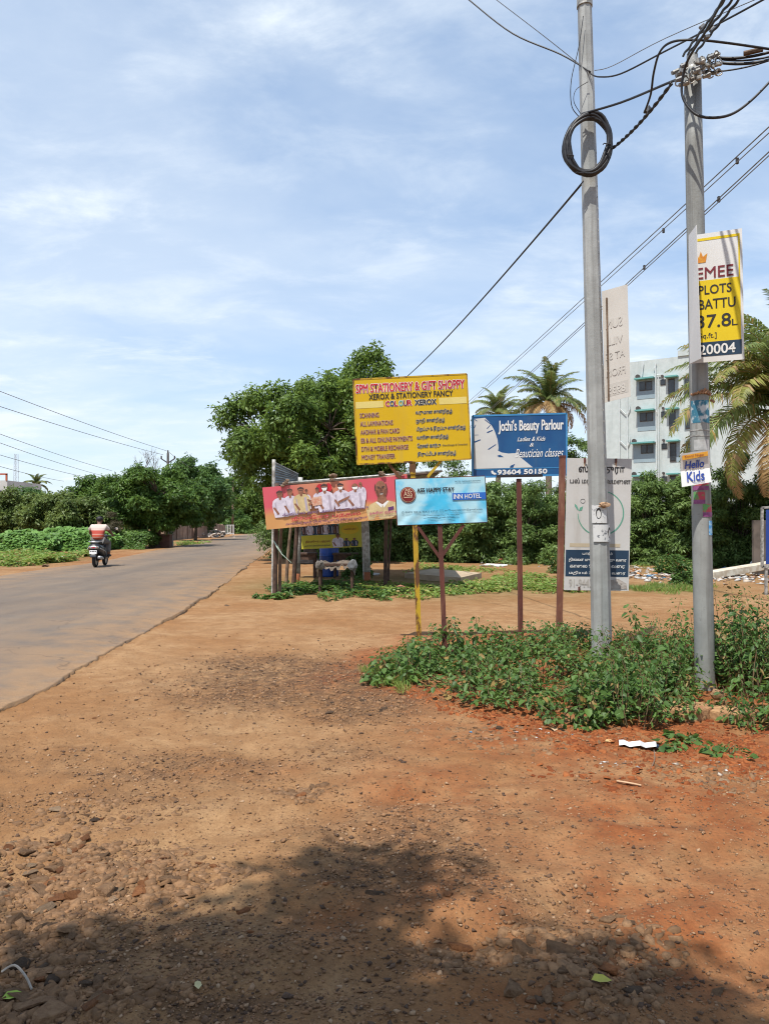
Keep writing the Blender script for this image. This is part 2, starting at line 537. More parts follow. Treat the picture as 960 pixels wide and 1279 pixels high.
def build_ground():
    fr = np.linspace(-44, 44, 521)
    bk = np.linspace(44, 316, 69)[1:-1]
    ang = np.radians(np.concatenate([fr, bk]))
    r = [0.0]
    q = 0.45
    while q < 46: r.append(q); q *= 1.0115
    while q < 3500: r.append(q); q *= 1.07
    r = np.array(r[1:])
    A, RR = np.meshgrid(ang, r)
    X, Y = RR * np.sin(A), RR * np.cos(A)
    Z = gh(X, Y)
    Z = np.where(RR > 300, -0.1, Z)
    nr, na = X.shape
    verts = np.stack([X, Y, Z], -1).reshape(-1, 3)
    i, j = np.meshgrid(np.arange(nr - 1), np.arange(na), indexing='ij')
    j2 = (j + 1) % na
    faces = np.stack([i * na + j, (i + 1) * na + j, (i + 1) * na + j2, i * na + j2], -1).reshape(-1, 4)
    # centre cap
    c = len(verts)
    verts = np.vstack([verts, [[0, 0, gz(0, 0)]]])
    me = fast_mesh('ground', verts, faces[:, ::-1], 4)
    bm = bmesh.new(); bm.from_mesh(me); bm.verts.ensure_lookup_table()
    for k in range(na):
        bm.faces.new((bm.verts[c], bm.verts[(k + 1) % na], bm.verts[k]))
    bmesh.ops.recalc_face_normals(bm, faces=list(bm.faces)); bm.to_mesh(me); bm.free()
    x, y = verts[:, 0], verts[:, 1]
    n1 = fbm(x * 1.3, y * 1.3, 61, 4)
    red = np.clip(blobmask(x, y, RED) * (0.55 + 0.9 * n1), 0, 1)
    d = poly_dist(x, y, BED)
    red = np.maximum(red, sstep(-0.9, -0.1, d + 0.5 * (n1 - 0.5)) * 0.95)
    grav = np.clip(blobmask(x, y, GRAV) * (0.2 + 1.5 * fbm(x * 2.6, y * 2.6, 71, 4)), 0, 1)
    grass = np.clip(blobmask(x, y, GRASS) * (0.2 + 1.6 * fbm(x * 0.9, y * 0.9, 81, 4)), 0, 1)
    e = np.minimum(np.abs(x - road_right(y)), np.abs(x - road_left(y)))
    ca = me.color_attributes.new('zones', 'FLOAT_COLOR', 'POINT')
    buf = np.stack([red, grav, grass, np.exp(-e / 0.8)], -1).astype(np.float32)
    ca.data.foreach_set('color', buf.ravel())
    t = NT('dirt')
    at = t.new('ShaderNodeAttribute', attribute_name='zones')
    sp = t.new('ShaderNodeSeparateColor'); t.l.new(at.outputs['Color'], sp.inputs[0])
    co = t.new('ShaderNodeNewGeometry').outputs['Position']
    big = t.rng(t.noise(co, 0.55, 6, 0.6), 0.36, 0.66)
    mid = t.rng(t.noise(co, 4.0, 8, 0.68), 0.36, 0.66)
    fine = t.noise(co, 60, 6, 0.7)
    grit = t.noise(co, 210, 3, 0.6)
    tan = t.mix(big, (0.395, 0.238, 0.118), (0.310, 0.158, 0.066))
    tan = t.mix(t.math('MULTIPLY', mid, 0.6), tan, (0.225, 0.108, 0.044))
    redc = t.mix(mid, (0.325, 0.102, 0.031), (0.205, 0.054, 0.018))
    redf = t.math('MULTIPLY', sp.outputs[0], t.rng(t.noise(co, 2.4, 7, 0.65), 0.24, 0.62), True)
    col = t.mix(redf, tan, redc)
    gf = t.math('MULTIPLY', sp.outputs[1], t.rng(t.noise(co, 9, 6, 0.7), 0.34, 0.60), True)
    col = t.mix(t.math('MULTIPLY', gf, 0.80), col, (0.082, 0.050, 0.032))
    col = t.mix(t.math('MULTIPLY', sp.outputs[2], 0.75), col, (0.105, 0.120, 0.038))
    # single grains: dark and pale specks
    vo = t.new('ShaderNodeTexVoronoi', feature='F1'); t.l.new(co, vo.inputs['Vector']); vo.inputs['Scale'].default_value = 62
    vc = t.new('ShaderNodeSeparateColor'); t.l.new(vo.outputs['Color'], vc.inputs[0])
    dens = t.rng(t.noise(co, 3.0, 5, 0.6), 0.3, 0.7, 0.05, 0.34)
    dens = t.math('ADD', dens, t.math('MULTIPLY', gf, 0.4))
    grain = t.math('MULTIPLY', t.math('LESS_THAN', vc.outputs[0], dens), t.rng(vo.outputs['Distance'], 0.25, 0.45, 1, 0))
    gcol = t.mix(vc.outputs[1], (0.075, 0.043, 0.026), (0.38, 0.215, 0.11))
    col = t.mix(t.math('MULTIPLY', grain, 0.75), col, gcol)
    col = t.mix(t.rng(fine, 0.40, 0.64, 0.0, 0.30), col, (0.125, 0.060, 0.026))
    t.l.new(col, t.b.inputs['Base Color'])
    t.b.inputs['Roughness'].default_value = 0.95
    t.b.inputs['Specular IOR Level'].default_value = 0.15
    h = t.math('ADD', t.math('MULTIPLY', fine, 0.9), t.math('MULTIPLY', grit, 0.35))
    h = t.math('ADD', h, t.math('MULTIPLY', grain, 0.55))
    h = t.math('ADD', h, t.math('MULTIPLY', mid, 0.8))
    t.l.new(t.bump(h, 0.75, 0.018), t.b.inputs['Normal'])
    o = link_mesh('ground', me, t.m, smooth=True)
    return tag(o, kind='structure')

ground = build_ground()

def build_road():
    ys = [-30.0]
    while ys[-1] < 260:
        y = ys[-1]
        ys.append(y + (0.7 if y < 4 else max(0.06, 0.06 * (y / 8) ** 1.5)))
    ys = np.array(ys)
    rr, rl = road_right(ys), road_left(ys)
    s = np.concatenate([[0, 0, .004, .012, .025, .05], np.linspace(.08, .92, 40), [.96, .985, 1, 1]])
    S, Yg = np.meshgrid(s, ys)
    X = rr[:, None] + (rl - rr)[:, None] * S
    Z = 0.048 + 0.030 * np.sin(np.pi * S) + 0.012 * (fbm(X * .5, Yg * .5, 91, 3) - .5)
    edge = np.minimum(S, 1 - S) * (rr - rl)[:, None]
    Z = Z - (0.016 + 0.030 * sstep(.35, .65, fbm(Yg * .45, Yg * 0, 95, 3))) * (1 - sstep(0.0, 0.45, edge)) + 0.006 * (fbm(X * 8, Yg * 8, 92, 2) - .5) * (1 - sstep(0.1, 0.6, edge)) * 2
    Z[:, 0] = -0.16; Z[:, -1] = -0.16
    nr, nc = X.shape
    verts = np.stack([X, Yg, Z], -1).reshape(-1, 3)
    i, j = np.meshgrid(np.arange(nr - 1), np.arange(nc - 1), indexing='ij')
    faces = np.stack([i * nc + j, (i + 1) * nc + j, (i + 1) * nc + j + 1, i * nc + j + 1], -1).reshape(-1, 4)
    me = fast_mesh('road', verts, faces, 4)
    ca = me.color_attributes.new('edge', 'FLOAT_COLOR', 'POINT')
    ed = edge.ravel()
    buf = np.stack([np.exp(-ed / 0.5), np.exp(-ed / 1.5), ed * 0, ed * 0 + 1], -1).astype(np.float32)
    ca.data.foreach_set('color', buf.ravel())
    t = NT('dusty_asphalt')
    at = t.new('ShaderNodeAttribute', attribute_name='edge')
    sp = t.new('ShaderNodeSeparateColor'); t.l.new(at.outputs['Color'], sp.inputs[0])
    co = t.new('ShaderNodeNewGeometry').outputs['Position']
    mp = t.new('ShaderNodeMapping'); t.l.new(co, mp.inputs[0]); mp.inputs['Scale'].default_value = (1.0, 0.22, 1); mp.inputs['Rotation'].default_value = (0, 0, 0.09)
    lane = t.rng(t.noise(mp.outputs[0], 0.9, 5, 0.6), 0.34, 0.66)
    col = t.mix(lane, (0.150, 0.118, 0.093), (0.205, 0.157, 0.115))
    patch = t.rng(t.noise(co, 0.35, 5, 0.6), 0.45, 0.6)
    col = t.mix(t.math('MULTIPLY', patch, 0.45), col, (0.130, 0.112, 0.096))
    mp2 = t.new('ShaderNodeMapping'); t.l.new(co, mp2.inputs[0]); mp2.inputs['Rotation'].default_value = (0, 0, 0.09); mp2.inputs['Scale'].default_value = (1.7, 0.05, 1)
    wheel_ = t.rng(t.noise(mp2.outputs[0], 1.0, 3, .5), .46, .62)
    col = t.mix(t.math('MULTIPLY', wheel_, 0.35), col, (0.115, 0.096, 0.080))
    spill = t.math('MULTIPLY', t.rng(t.noise(co, 0.8, 8, .7, .5), .56, .70), t.rng(t.noise(co, 22, 5, .7), .38, .62), True)
    col = t.mix(t.math('MULTIPLY', spill, 0.55), col, (0.330, 0.205, 0.108))
    dust = t.math('MULTIPLY', sp.outputs[1], t.rng(t.noise(co, 1.6, 6, 0.65), 0.3, 0.62), True)
    col = t.mix(t.math('MULTIPLY', dust, 0.85), col, (0.345, 0.205, 0.100))
    ed_ = t.math('MULTIPLY', sp.outputs[0], t.rng(t.noise(co, 5, 6, 0.7), 0.36, 0.62), True)
    col = t.mix(t.math('MULTIPLY', ed_, 0.55), col, (0.24, 0.140, 0.075))
    fine = t.noise(co, 95, 4, 0.7)
    col = t.mix(t.rng(fine, 0.42, 0.66, 0.0, 0.42), col, (0.085, 0.066, 0.053))
    # hairline cracks
    vo = t.new('ShaderNodeTexVoronoi', feature='DISTANCE_TO_EDGE'); vo.inputs['Scale'].default_value = 0.55
    dv = t.new('ShaderNodeVectorMath', operation='ADD'); t.l.new(co, dv.inputs[0])
    nzv = t.new('ShaderNodeTexNoise'); nzv.inputs['Scale'].default_value = 1.4; nzv.inputs['Detail'].default_value = 6; t.l.new(co, nzv.inputs['Vector'])
    t.l.new(nzv.outputs['Color'], dv.inputs[1]); t.l.new(dv.outputs[0], vo.inputs['Vector'])
    crack = t.math('MULTIPLY', t.rng(vo.outputs['Distance'], 0.0, 0.010, 1, 0), t.rng(t.noise(co, 0.3, 3), 0.42, 0.58))
    col = t.mix(t.math('MULTIPLY', crack, 0.6), col, (0.09, 0.065, 0.05))
    t.l.new(col, t.b.inputs['Base Color'])
    t.b.inputs['Roughness'].default_value = 0.88
    t.b.inputs['Specular IOR Level'].default_value = 0.25
    t.l.new(t.bump(t.math('ADD', fine, t.noise(co, 14, 5)), 0.35, 0.01), t.b.inputs['Normal'])
    return tag(link_mesh('road', me, t.m, smooth=True), kind='structure')

road = build_road()

# ------------------------------------------------------------------ stones, crumbs and gravel
def stone_mesh(name, seed, flat=0.4, n=14):
    rr = np.random.default_rng(seed)
    p = rr.normal(size=(n, 3)); p /= np.linalg.norm(p, axis=1)[:, None]
    p *= rr.uniform(0.75, 1.05, (n, 1)); p[:, 2] *= flat; p[:, 0] *= rr.uniform(.8, 1.3)
    p[:, 2] = np.clip(p[:, 2], -flat * .7, flat * rr.uniform(.45, .75))
    bm = bmesh.new()
    for q in p: bm.verts.new(q)
    res = bmesh.ops.convex_hull(bm, input=list(bm.verts))
    bmesh.ops.delete(bm, geom=[g for g in res['geom_interior'] if isinstance(g, bmesh.types.BMVert)], context='VERTS')
    bmesh.ops.bevel(bm, geom=list(bm.edges), offset=0.05, segments=1, affect='EDGES', clamp_overlap=True)
    bmesh.ops.recalc_face_normals(bm, faces=list(bm.faces))
    me = bpy.data.meshes.new(name); bm.to_mesh(me); bm.free()
    return me

def stone_mat(name, a, b):
    t = NT(name); co = t.coord()
    oi = t.new('ShaderNodeObjectInfo')
    f = t.rng(t.noise(co, 3.0, 6, 0.65), 0.32, 0.68)
    col = t.mix(f, lin(a), lin(b))
    hs = t.new('ShaderNodeHueSaturation'); t.l.new(col, hs.inputs['Color'])
    t.l.new(t.math('ADD', t.math('MULTIPLY', oi.outputs['Random'], 0.7), 0.6), hs.inputs['Value'])
    t.l.new(hs.outputs[0], t.b.inputs['Base Color'])
    t.b.inputs['Roughness'].default_value = 0.92; t.b.inputs['Specular IOR Level'].default_value = 0.2
    t.l.new(t.bump(t.noise(co, 9, 7, 0.7), 0.7, 0.08), t.b.inputs['Normal'])
    return t.m

M_STONE = stone_mat('stone_brown', (0.29, 0.172, 0.092), (0.19, 0.105, 0.055))
M_STONE2 = stone_mat('stone_orange', (0.30, 0.125, 0.048), (0.20, 0.08, 0.032))
M_STONE3 = stone_mat('stone_grey', (0.135, 0.085, 0.052), (0.085, 0.052, 0.032))
M_STONE4 = stone_mat('stone_pale', (0.36, 0.245, 0.15), (0.25, 0.16, 0.095))
stones = {}
for mi, mm in enumerate((M_STONE, M_STONE2, M_STONE3, M_STONE4)):
    for k in range(5):
        me = stone_mesh('stone', 100 + k + 17 * mi, (0.28, 0.38, 0.5, 0.34, 0.6)[k]); me.materials.append(mm)
        stones[(mi, k)] = me

def put_stone(x, y, size, kind=0, k=None, sink=0.25, tilt=0.25):
    me = stones[(kind, random.randrange(5) if k is None else k)]
    o = bpy.data.objects.new('stone', me); COL.objects.link(o)
    o.parent = ground
    s = size / 2
    o.location = (x, y, gz(x, y) + s * 0.06 * (1 - sink))
    o.scale = (s * random.uniform(.8, 1.25), s * random.uniform(.65, 1.1), s * random.uniform(.7, 1.1))
    o.rotation_euler = (random.uniform(-tilt, tilt), random.uniform(-tilt, tilt), random.uniform(0, 6.28))
    return o

n_st = 0
def stone_cluster(px, py, rx, ry, n, smin, smax, kinds, ang=0.0):
    global n_st
    for _ in range(n):
        a = random.uniform(0, 6.283); q = math.sqrt(random.random())
        dx, dy = rx * q * math.cos(a), ry * q * math.sin(a)
        p = G(px + dx * math.cos(ang) - dy * math.sin(ang), py + dy * math.cos(ang) + dx * math.sin(ang))
        s = smin + (smax - smin) * random.random() ** 2.2
        put_stone(p.x, p.y, s, random.choice(kinds)); n_st += 1

stone_cluster(70, 1088, 100, 46, 78, .04, .125, (0, 0, 0, 3, 1))
stone_cluster(150, 1105, 100, 18, 28, .04, .14, (0, 0, 1, 3), -0.25)
stone_cluster(38, 1180, 66, 40, 34, .045, .14, (0, 0, 2))
stone_cluster(70, 1250, 90, 30, 20, .04, .13, (0, 0, 2, 1))
stone_cluster(235, 1085, 40, 18, 8, .03, .09, (0, 1))
stone_cluster(375, 988, 30, 9, 12, .035, .11, (0, 2, 1))
stone_cluster(110, 1020, 60, 14, 6, .03, .08, (0, 1, 3))
stone_cluster(740, 1180, 60, 45, 14, .025, .085, (0, 0, 1))
stone_cluster(740, 1240, 90, 34, 18, .025, .085, (0, 0, 1, 2))
stone_cluster(690, 930, 100, 16, 15, .025, .08, (3, 0, 1))
stone_cluster(640, 905, 60, 14, 8, .03, .09, (3, 0, 2))
stone_cluster(910, 980, 60, 16, 8, .03, .09, (3, 0, 1))
stone_cluster(450, 885, 50, 14, 12, .03, .09, (2, 2, 0))
stone_cluster(930, 1240, 50, 30, 6, .03, .1, (0, 1))
stone_cluster(480, 1120, 380, 120, 8, .018, .05, (0, 2, 1))
stone_cluster(420, 900, 320, 60, 8, .02, .06, (0, 2, 1))
for (px, py, s, kd) in [(133, 1113, .17, 0), (75, 1115, .11, 1), (225, 1113, .08, 0), (40, 1250, .13, 0), (70, 1265, .16, 0), (470, 1122, .09, 2), (575, 1168, .10, 1),
                        (655, 1185, .12, 0), (700, 1190, .12, 0), (760, 1210, .12, 1), (410, 891, .10, 2), (305, 1138, .05, 1), (625, 910, .10, 2), (905, 975, .09, 3),
                        (950, 955, .08, 0), (700, 912, .07, 3), (118, 1025, .07, 2), (640, 1240, .13, 0), (560, 1120, .06, 1), (283, 756, .16, 2)]:
    p = G(px, py); put_stone(p.x, p.y, s, kd); n_st += 1

def gravel_mesh():
    base = np.array([(1, 0, 0), (-1, 0, 0), (0, 1, 0), (0, -1, 0), (0, 0, 1), (0, 0, -1)], float)
    fc = np.array([(0, 2, 4), (2, 1, 4), (1, 3, 4), (3, 0, 4), (2, 0, 5), (1, 2, 5), (3, 1, 5), (0, 3, 5)])
    xs, ys = [], []
    n = 0
    rg = np.random.default_rng(77)
    while n < 26000:
        # seen density roughly even over the near ground
        y = 1.9 * np.exp(rg.random(6000) * 1.75)
        x = (rg.random(6000) - 0.5) * 1.25 * y
        m = np.clip(blobmask(x, y, GRAV), 0, 1.8) * (0.1 + 1.9 * fbm(x * 2.6, y * 2.6, 71, 4)) + 0.05 + 0.16 * blobmask(x, y, RED)
        keep = (rg.random(6000) < m) & (x > road_right(y) + 0.05)
        xs.append(x[keep]); ys.append(y[keep]); n += keep.sum()
    x = np.concatenate(xs)[:26000]; y = np.concatenate(ys)[:26000]; n = len(x)
    s = 0.0024 + 0.010 * rg.random(n) ** 4 + 0.0007 * y
    s *= rg.uniform(0.6, 1.1, n)
    ax = rg.normal(size=(n, 6, 3)) * 0.32
    v = (base[None] + ax) * s[:, None, None] * np.array([1, 1, 0.65])
    th = rg.random(n) * 6.28; c, sn = np.cos(th), np.sin(th)
    vx = v[..., 0] * c[:, None] - v[..., 1] * sn[:, None]; vy = v[..., 0] * sn[:, None] + v[..., 1] * c[:, None]
    z = gh(x, y)
    V = np.stack([vx + x[:, None], vy + y[:, None], v[..., 2] + (z + s * 0.2)[:, None]], -1)
    F = fc[None] + (np.arange(n) * 6)[:, None, None]
    return fast_mesh('gravel', V, F, 3)
def chip_mesh(n, spots_, smin, smax, seed):
    rg = np.random.default_rng(seed); X, Y = [], []
    for (sx, sy, rx, ry, a) in spots_:
        k = int(n * a); th = rg.random(k) * 6.283; q = np.sqrt(rg.random(k)) * (1 + .3 * np.sin(3 * th)); X.append(sx + rx * q * np.cos(th)); Y.append(sy + ry * q * np.sin(th))
    x, y = np.concatenate(X), np.concatenate(Y); k = len(x); s = smin + (smax - smin) * rg.random(k) ** 2
    a = np.arange(6) * 1.0472 + rg.uniform(-.35, .35, (k, 6)); rr_ = s[:, None] * rg.uniform(.6, 1.15, (k, 6)); asp = rg.uniform(.5, 1, (k, 1)); ro = rg.random((k, 1)) * 6.28
    px_, py_ = rr_ * np.cos(a), rr_ * np.sin(a) * asp
    qx, qy = px_ * np.cos(ro) - py_ * np.sin(ro), px_ * np.sin(ro) + py_ * np.cos(ro)
    h = s * rg.uniform(.2, .5, k); tx, ty = rg.normal(0, .22, (k, 1)), rg.normal(0, .22, (k, 1)); z0 = gh(x, y)[:, None]
    top = np.stack([x[:, None] + qx * .86, y[:, None] + qy * .86, z0 + h[:, None] * .75 + qx * tx + qy * ty], -1)
    bot = np.stack([x[:, None] + qx, y[:, None] + qy, z0 - h[:, None] * .4 + qx * tx + qy * ty], -1)
    V = np.concatenate([top, bot], 1); b = (np.arange(k) * 12)[:, None]
    F = [b + np.array([[0, 1, 2, 3]]), b + np.array([[0, 3, 4, 5]])] + [b + np.array([[i, 6 + i, 6 + (i + 1) % 6, (i + 1) % 6]]) for i in range(6)]
    return fast_mesh('stone_chips', V, np.concatenate(F, 0), 4)
tg = NT('gravel')
rnd = tg.new('ShaderNodeNewGeometry').outputs['Random Per Island']
cg = tg.mix(tg.rng(rnd, 0.0, 0.55), (0.070, 0.038, 0.022), (0.25, 0.13, 0.060))
cg = tg.mix(tg.rng(rnd, 0.82, 0.98), cg, (0.36, 0.23, 0.135))
tg.l.new(cg, tg.b.inputs['Base Color']); tg.b.inputs['Roughness'].default_value = 0.9
gravel = tag(link_mesh('gravel', gravel_mesh(), tg.m), 'loose grit and small pebbles strewn over the red dirt ground', 'gravel', kind='stuff')

tc = NT('stone_chips'); rnd = tc.new('ShaderNodeNewGeometry').outputs['Random Per Island']; cpos = tc.new('ShaderNodeNewGeometry').outputs['Position']
cc_ = tc.mix(rnd, (0.16, 0.088, 0.045), (0.30, 0.172, 0.09)); cc_ = tc.mix(tc.rng(tc.noise(cpos, 60, 5, .7), .4, .65, 0, .5), cc_, (0.105, 0.062, 0.036))
tc.l.new(cc_, tc.b.inputs['Base Color']); tc.b.inputs['Roughness'].default_value = .95; tc.b.inputs['Specular IOR Level'].default_value = .15
tc.l.new(tc.bump(tc.noise(cpos, 130, 5, .7), .5, .006), tc.b.inputs['Normal'])
chips = tag(link_mesh('stone_chips', chip_mesh(700, [spot(80, 1090, 130, 52, 2.2), spot(180, 1105, 120, 24, .8), spot(50, 1190, 90, 50, .8), spot(80, 1255, 130, 34, .7), spot(740, 1200, 110, 55, .7), spot(375, 990, 40, 12, .2), spot(560, 1195, 45, 24, .25), spot(640, 920, 120, 18, .35), spot(450, 885, 60, 16, .25), spot(900, 970, 70, 22, .3), spot(110, 1020, 120, 24, .35)], .008, .034, 79), tc.m), 'broken stone chips lying among the larger stones', 'stone chips', kind='stuff')

td = NT('red_clods'); rnd = td.new('ShaderNodeNewGeometry').outputs['Random Per Island']; cpos = td.new('ShaderNodeNewGeometry').outputs['Position']
cd_ = td.mix(rnd, (0.17, 0.046, 0.017), (0.33, 0.115, 0.042)); td.l.new(cd_, td.b.inputs['Base Color']); td.b.inputs['Roughness'].default_value = .97; td.b.inputs['Specular IOR Level'].default_value = .1
td.l.new(td.bump(td.noise(cpos, 110, 5, .7), .7, .008), td.b.inputs['Normal'])
clods = tag(link_mesh('soil_clods', chip_mesh(620, [spot(560, 872, 60, 10, .5), spot(640, 892, 80, 12, 1), spot(720, 915, 90, 16, 1.2), spot(800, 922, 80, 22, 1), spot(880, 915, 80, 24, 1), spot(930, 950, 60, 30, .7), spot(820, 970, 140, 24, .5)], .007, .034, 83), td.m), 'crumbled red soil clods along the bank in front of the weeds', 'soil', kind='stuff')
# ================================================================== vegetation
def unit(a):
    return a / np.maximum(np.linalg.norm(a, axis=-1, keepdims=True), 1e-9)

def leaf_geo(pos, nrm, dr, L, W, oval=False, fold=0.25, curl=0.15):
    n = len(pos)
    nrm = unit(nrm); dr = unit(dr - nrm * (dr * nrm).sum(-1, keepdims=True)); sd = np.cross(nrm, dr)
    L = L[:, None]; W = W[:, None]
    if not oval:
        m = pos + dr * L * 0.45
        V = np.stack([pos, m + sd * W * .5 + nrm * W * fold * .5, pos + dr * L - nrm * L * curl, m - sd * W * .5 + nrm * W * fold * .5], 1)
        F = np.arange(n * 4).reshape(n, 4)
        return V.reshape(-1, 3), F
    a, b = pos + dr * L * .28, pos + dr * L * .68 - nrm * L * curl * .4
    up = nrm * W * fold * .5
    V = np.stack([pos, a + sd * W * .48 + up, b + sd * W * .40 + up, pos + dr * L - nrm * L * curl, b - sd * W * .40 + up, a - sd * W * .48 + up], 1)
    o = (np.arange(n) * 6)[:, None]
    F = np.concatenate([o + np.array([[0, 1, 2, 3]]), o + np.array([[3, 4, 5, 0]])], 0)
    return V.reshape(-1, 3), F

def clump_leaves(cent, rad, per, L, seed, upb=0.45, squash=0.8, wr=0.42, droop=0.25, oval=False, keep=None):
    """leaves spread through a set of clumps; dense towards each clump's rim"""
    rg = np.random.default_rng(seed)
    cent = np.asarray(cent, float); rad = np.asarray(rad, float)
    cnt = np.maximum(8, (per * (rad / rad.mean()) ** 2)).astype(int)
    idx = np.repeat(np.arange(len(cent)), cnt); n = len(idx)
    d = unit(rg.normal(size=(n, 3)))
    q = rg.random(n) ** 0.42
    lump = 1 + 0.30 * np.sin(d[:, 0] * 5 + idx) * np.sin(d[:, 1] * 5 + idx * 1.7) + 0.2 * np.sin(d[:, 2] * 7 + idx * 2.3)
    off = d * (rad[idx] * q * lump)[:, None]; off[:, 2] *= squash
    pos = cent[idx] + off
    nrm = d * 0.55 + np.array([0, 0, upb]) + rg.normal(size=(n, 3)) * 0.42
    dr = d * 0.8 + rg.normal(size=(n, 3)) * 0.6 + np.array([0, 0, -droop])
    ln = L * rg.uniform(.65, 1.25, n)
    if keep is not None:
        k = keep(pos); pos, nrm, dr, ln = pos[k], nrm[k], dr[k], ln[k]
    return leaf_geo(pos, nrm, dr, ln, ln * wr * rg.uniform(.8, 1.2, len(ln)), oval)

LEAF_NEEM = leafmat('leaf_neem', (0.036, 0.076, 0.015), (0.125, 0.188, 0.032), nscale=0.45)
LEAF_OLIVE = leafmat('leaf_olive', (0.046, 0.080, 0.020), (0.135, 0.175, 0.045), nscale=0.5)
LEAF_DARK = leafmat('leaf_dark', (0.030, 0.068, 0.020), (0.082, 0.150, 0.034), nscale=0.5)
LEAF_MID = leafmat('leaf_mid', (0.032, 0.074, 0.015), (0.092, 0.158, 0.028), nscale=0.5)
LEAF_THORN = leafmat('leaf_thorn', (0.040, 0.080, 0.020), (0.140, 0.210, 0.056), nscale=0.8)
LEAF_WEED = leafmat('leaf_weed', (0.026, 0.062, 0.014), (0.092, 0.162, 0.034), dry=(0.30, 0.20, 0.06), dryfrac=0.07, nscale=2.2)
LEAF_WEED2 = leafmat('leaf_weed_dark', (0.030, 0.068, 0.016), (0.080, 0.150, 0.030), dry=(0.26, 0.18, 0.06), dryfrac=0.08, nscale=2.2)
LEAF_CREEP = leafmat('leaf_creeper', (0.060, 0.130, 0.028), (0.145, 0.260, 0.060), nscale=1.0)
LEAF_GRASS = leafmat('leaf_grass', (0.075, 0.135, 0.024), (0.175, 0.240, 0.050), dry=(0.36, 0.27, 0.10), dryfrac=0.12, nscale=0.9)
LEAF_DRY = leafmat('leaf_dry_brown', (0.050, 0.045, 0.025), (0.10, 0.085, 0.048), nscale=1)
M_BARK = mat('bark', (0.105, 0.075, 0.052), (0.055, 0.040, 0.030), 4, 0.9, 0.6)
M_BARK_PALE = mat('bark_pale', (0.20, 0.155, 0.115), (0.11, 0.085, 0.065), 5, 0.9, 0.5)
M_STEM = mat('weed_stem', (0.11, 0.10, 0.045), (0.17, 0.10, 0.055), 9, .8)

def make_tree(name, label, cat, base, H, W, D, cb, nclump, per, L, lm, seed, trunk_r=0.18, upright=1.0, clump=0.15, group=None, lean=(0, 0), trunk=True, squash=0.85, bark=None, lump=0.4, wr=0.42, lower=1.0, dome=False, sep=0.30):
    rg = np.random.default_rng(seed); rr = random.Random(seed)
    base = Vector(base); T = thing(name, label, cat, base, group)
    rc_ = W * clump * 0.8
    H = H - rc_ * .8; W = W - rc_ * 1.2; D = D - rc_ * 1.2
    ch = (H - cb) / 2; cz = cb + ch
    if dome: cz, ch = 0.0, H
    dirs = unit(rg.normal(size=(nclump * 4, 3)))
    if dome: dirs[:, 2] = np.abs(dirs[:, 2])
    # keep clumps apart so that the crown has gaps
    pts, rad = [], []
    for d in dirs:
        rf = rg.random() ** 0.36
        k = 1 - lump * 0.5 + lump * vnoise(np.array([d[0] * 2.2 + seed]), np.array([d[1] * 2.2 + d[2] * 1.7]), seed)[0]
        c = np.array([d[0] * W / 2 * rf * k + lean[0] * (d[2] + 1) / 2, d[1] * D / 2 * rf * k + lean[1] * (d[2] + 1) / 2, cz + d[2] * ch * rf * (k if d[2] > 0 else lower)])
        r = (W + rc_ * 1.2) * clump * rg.uniform(.6, 1.25)
        if c[2] < 0.25 * r and not dome: continue
        if any(np.linalg.norm(c - p) < sep * (r + q) for p, q in zip(pts, rad)) and len(pts) > 6: continue
        pts.append(c); rad.append(r)
        if len(pts) >= nclump: break
    pts = np.array(pts); rad = np.array(rad)
    V, F = clump_leaves(pts, rad, per, L, seed + 1, squash=squash * upright, wr=wr, keep=lambda p: p[:, 2] > 0.05)
    link_mesh('crown', fast_mesh('crown', V, F, 4), lm, T)
    mb = MB(); b0 = base
    top = Vector((lean[0] * .5, lean[1] * .5, cb + (H - cb) * 0.45))
    tp = [Vector((0, 0, -0.15)), Vector((rr.uniform(-.1, .1), rr.uniform(-.1, .1), cb * .5 + .1)), Vector((lean[0] * .2 + rr.uniform(-.15, .15), lean[1] * .2, cb * .9 + .15)), top]
    path = smoothpath(tp, 4)
    mb.tube([b0 + p for p in path], [trunk_r * (1.25 if i == 0 else 1) * (1 - 0.7 * i / len(path)) for i in range(len(path))], 8)
    limbs = []
    for k in range(6):
        a = 6.283 * k / 6 + rr.uniform(-.4, .4); s = path[len(path) // 2 + (k % 3)]
        e = Vector((math.cos(a) * W * .27 + lean[0] * .5, math.sin(a) * D * .27, cz + rr.uniform(-.25, .35) * ch))
        lp = smoothpath([s, s.lerp(e, .5) + Vector((0, 0, .12 * H * rr.random())), e], 4)
        mb.tube([b0 + p for p in lp], [trunk_r * .30 * (1 - .7 * i / len(lp)) for i in range(len(lp))], 6)
        limbs += lp[2:]
    for c in pts:
        c = Vector(c); s = min(limbs, key=lambda q: (q - c).length)
        mb.tube([b0 + s, b0 + s.lerp(c, .5) + Vector((rr.uniform(-.1, .1), rr.uniform(-.1, .1), .05)), b0 + c], [trunk_r * .14, trunk_r * .10, trunk_r * .03], 4, cap=False)
    mb.build('trunk', bark or M_BARK, T, smooth=True)
    return T

def tree_px(name, label, cat, px, Y, top, wpx, cbpx, nclump, per, L, lm, seed, group=None, dfac=0.9, **kw):
    """tree at distance Y, its top and crown base given as picture heights"""
    g = P(px, 655, Y); z0 = gz(g.x, Y)
    H = P(px, top, Y).z - z0; W = wpx * Y / FPX
    cb = max(0.0, P(px, cbpx, Y).z - z0)
    return make_tree(name, label, cat, (g.x, Y, z0), H, W, W * dfac, cb, nclump, per, L, lm, seed, group=group, **kw)

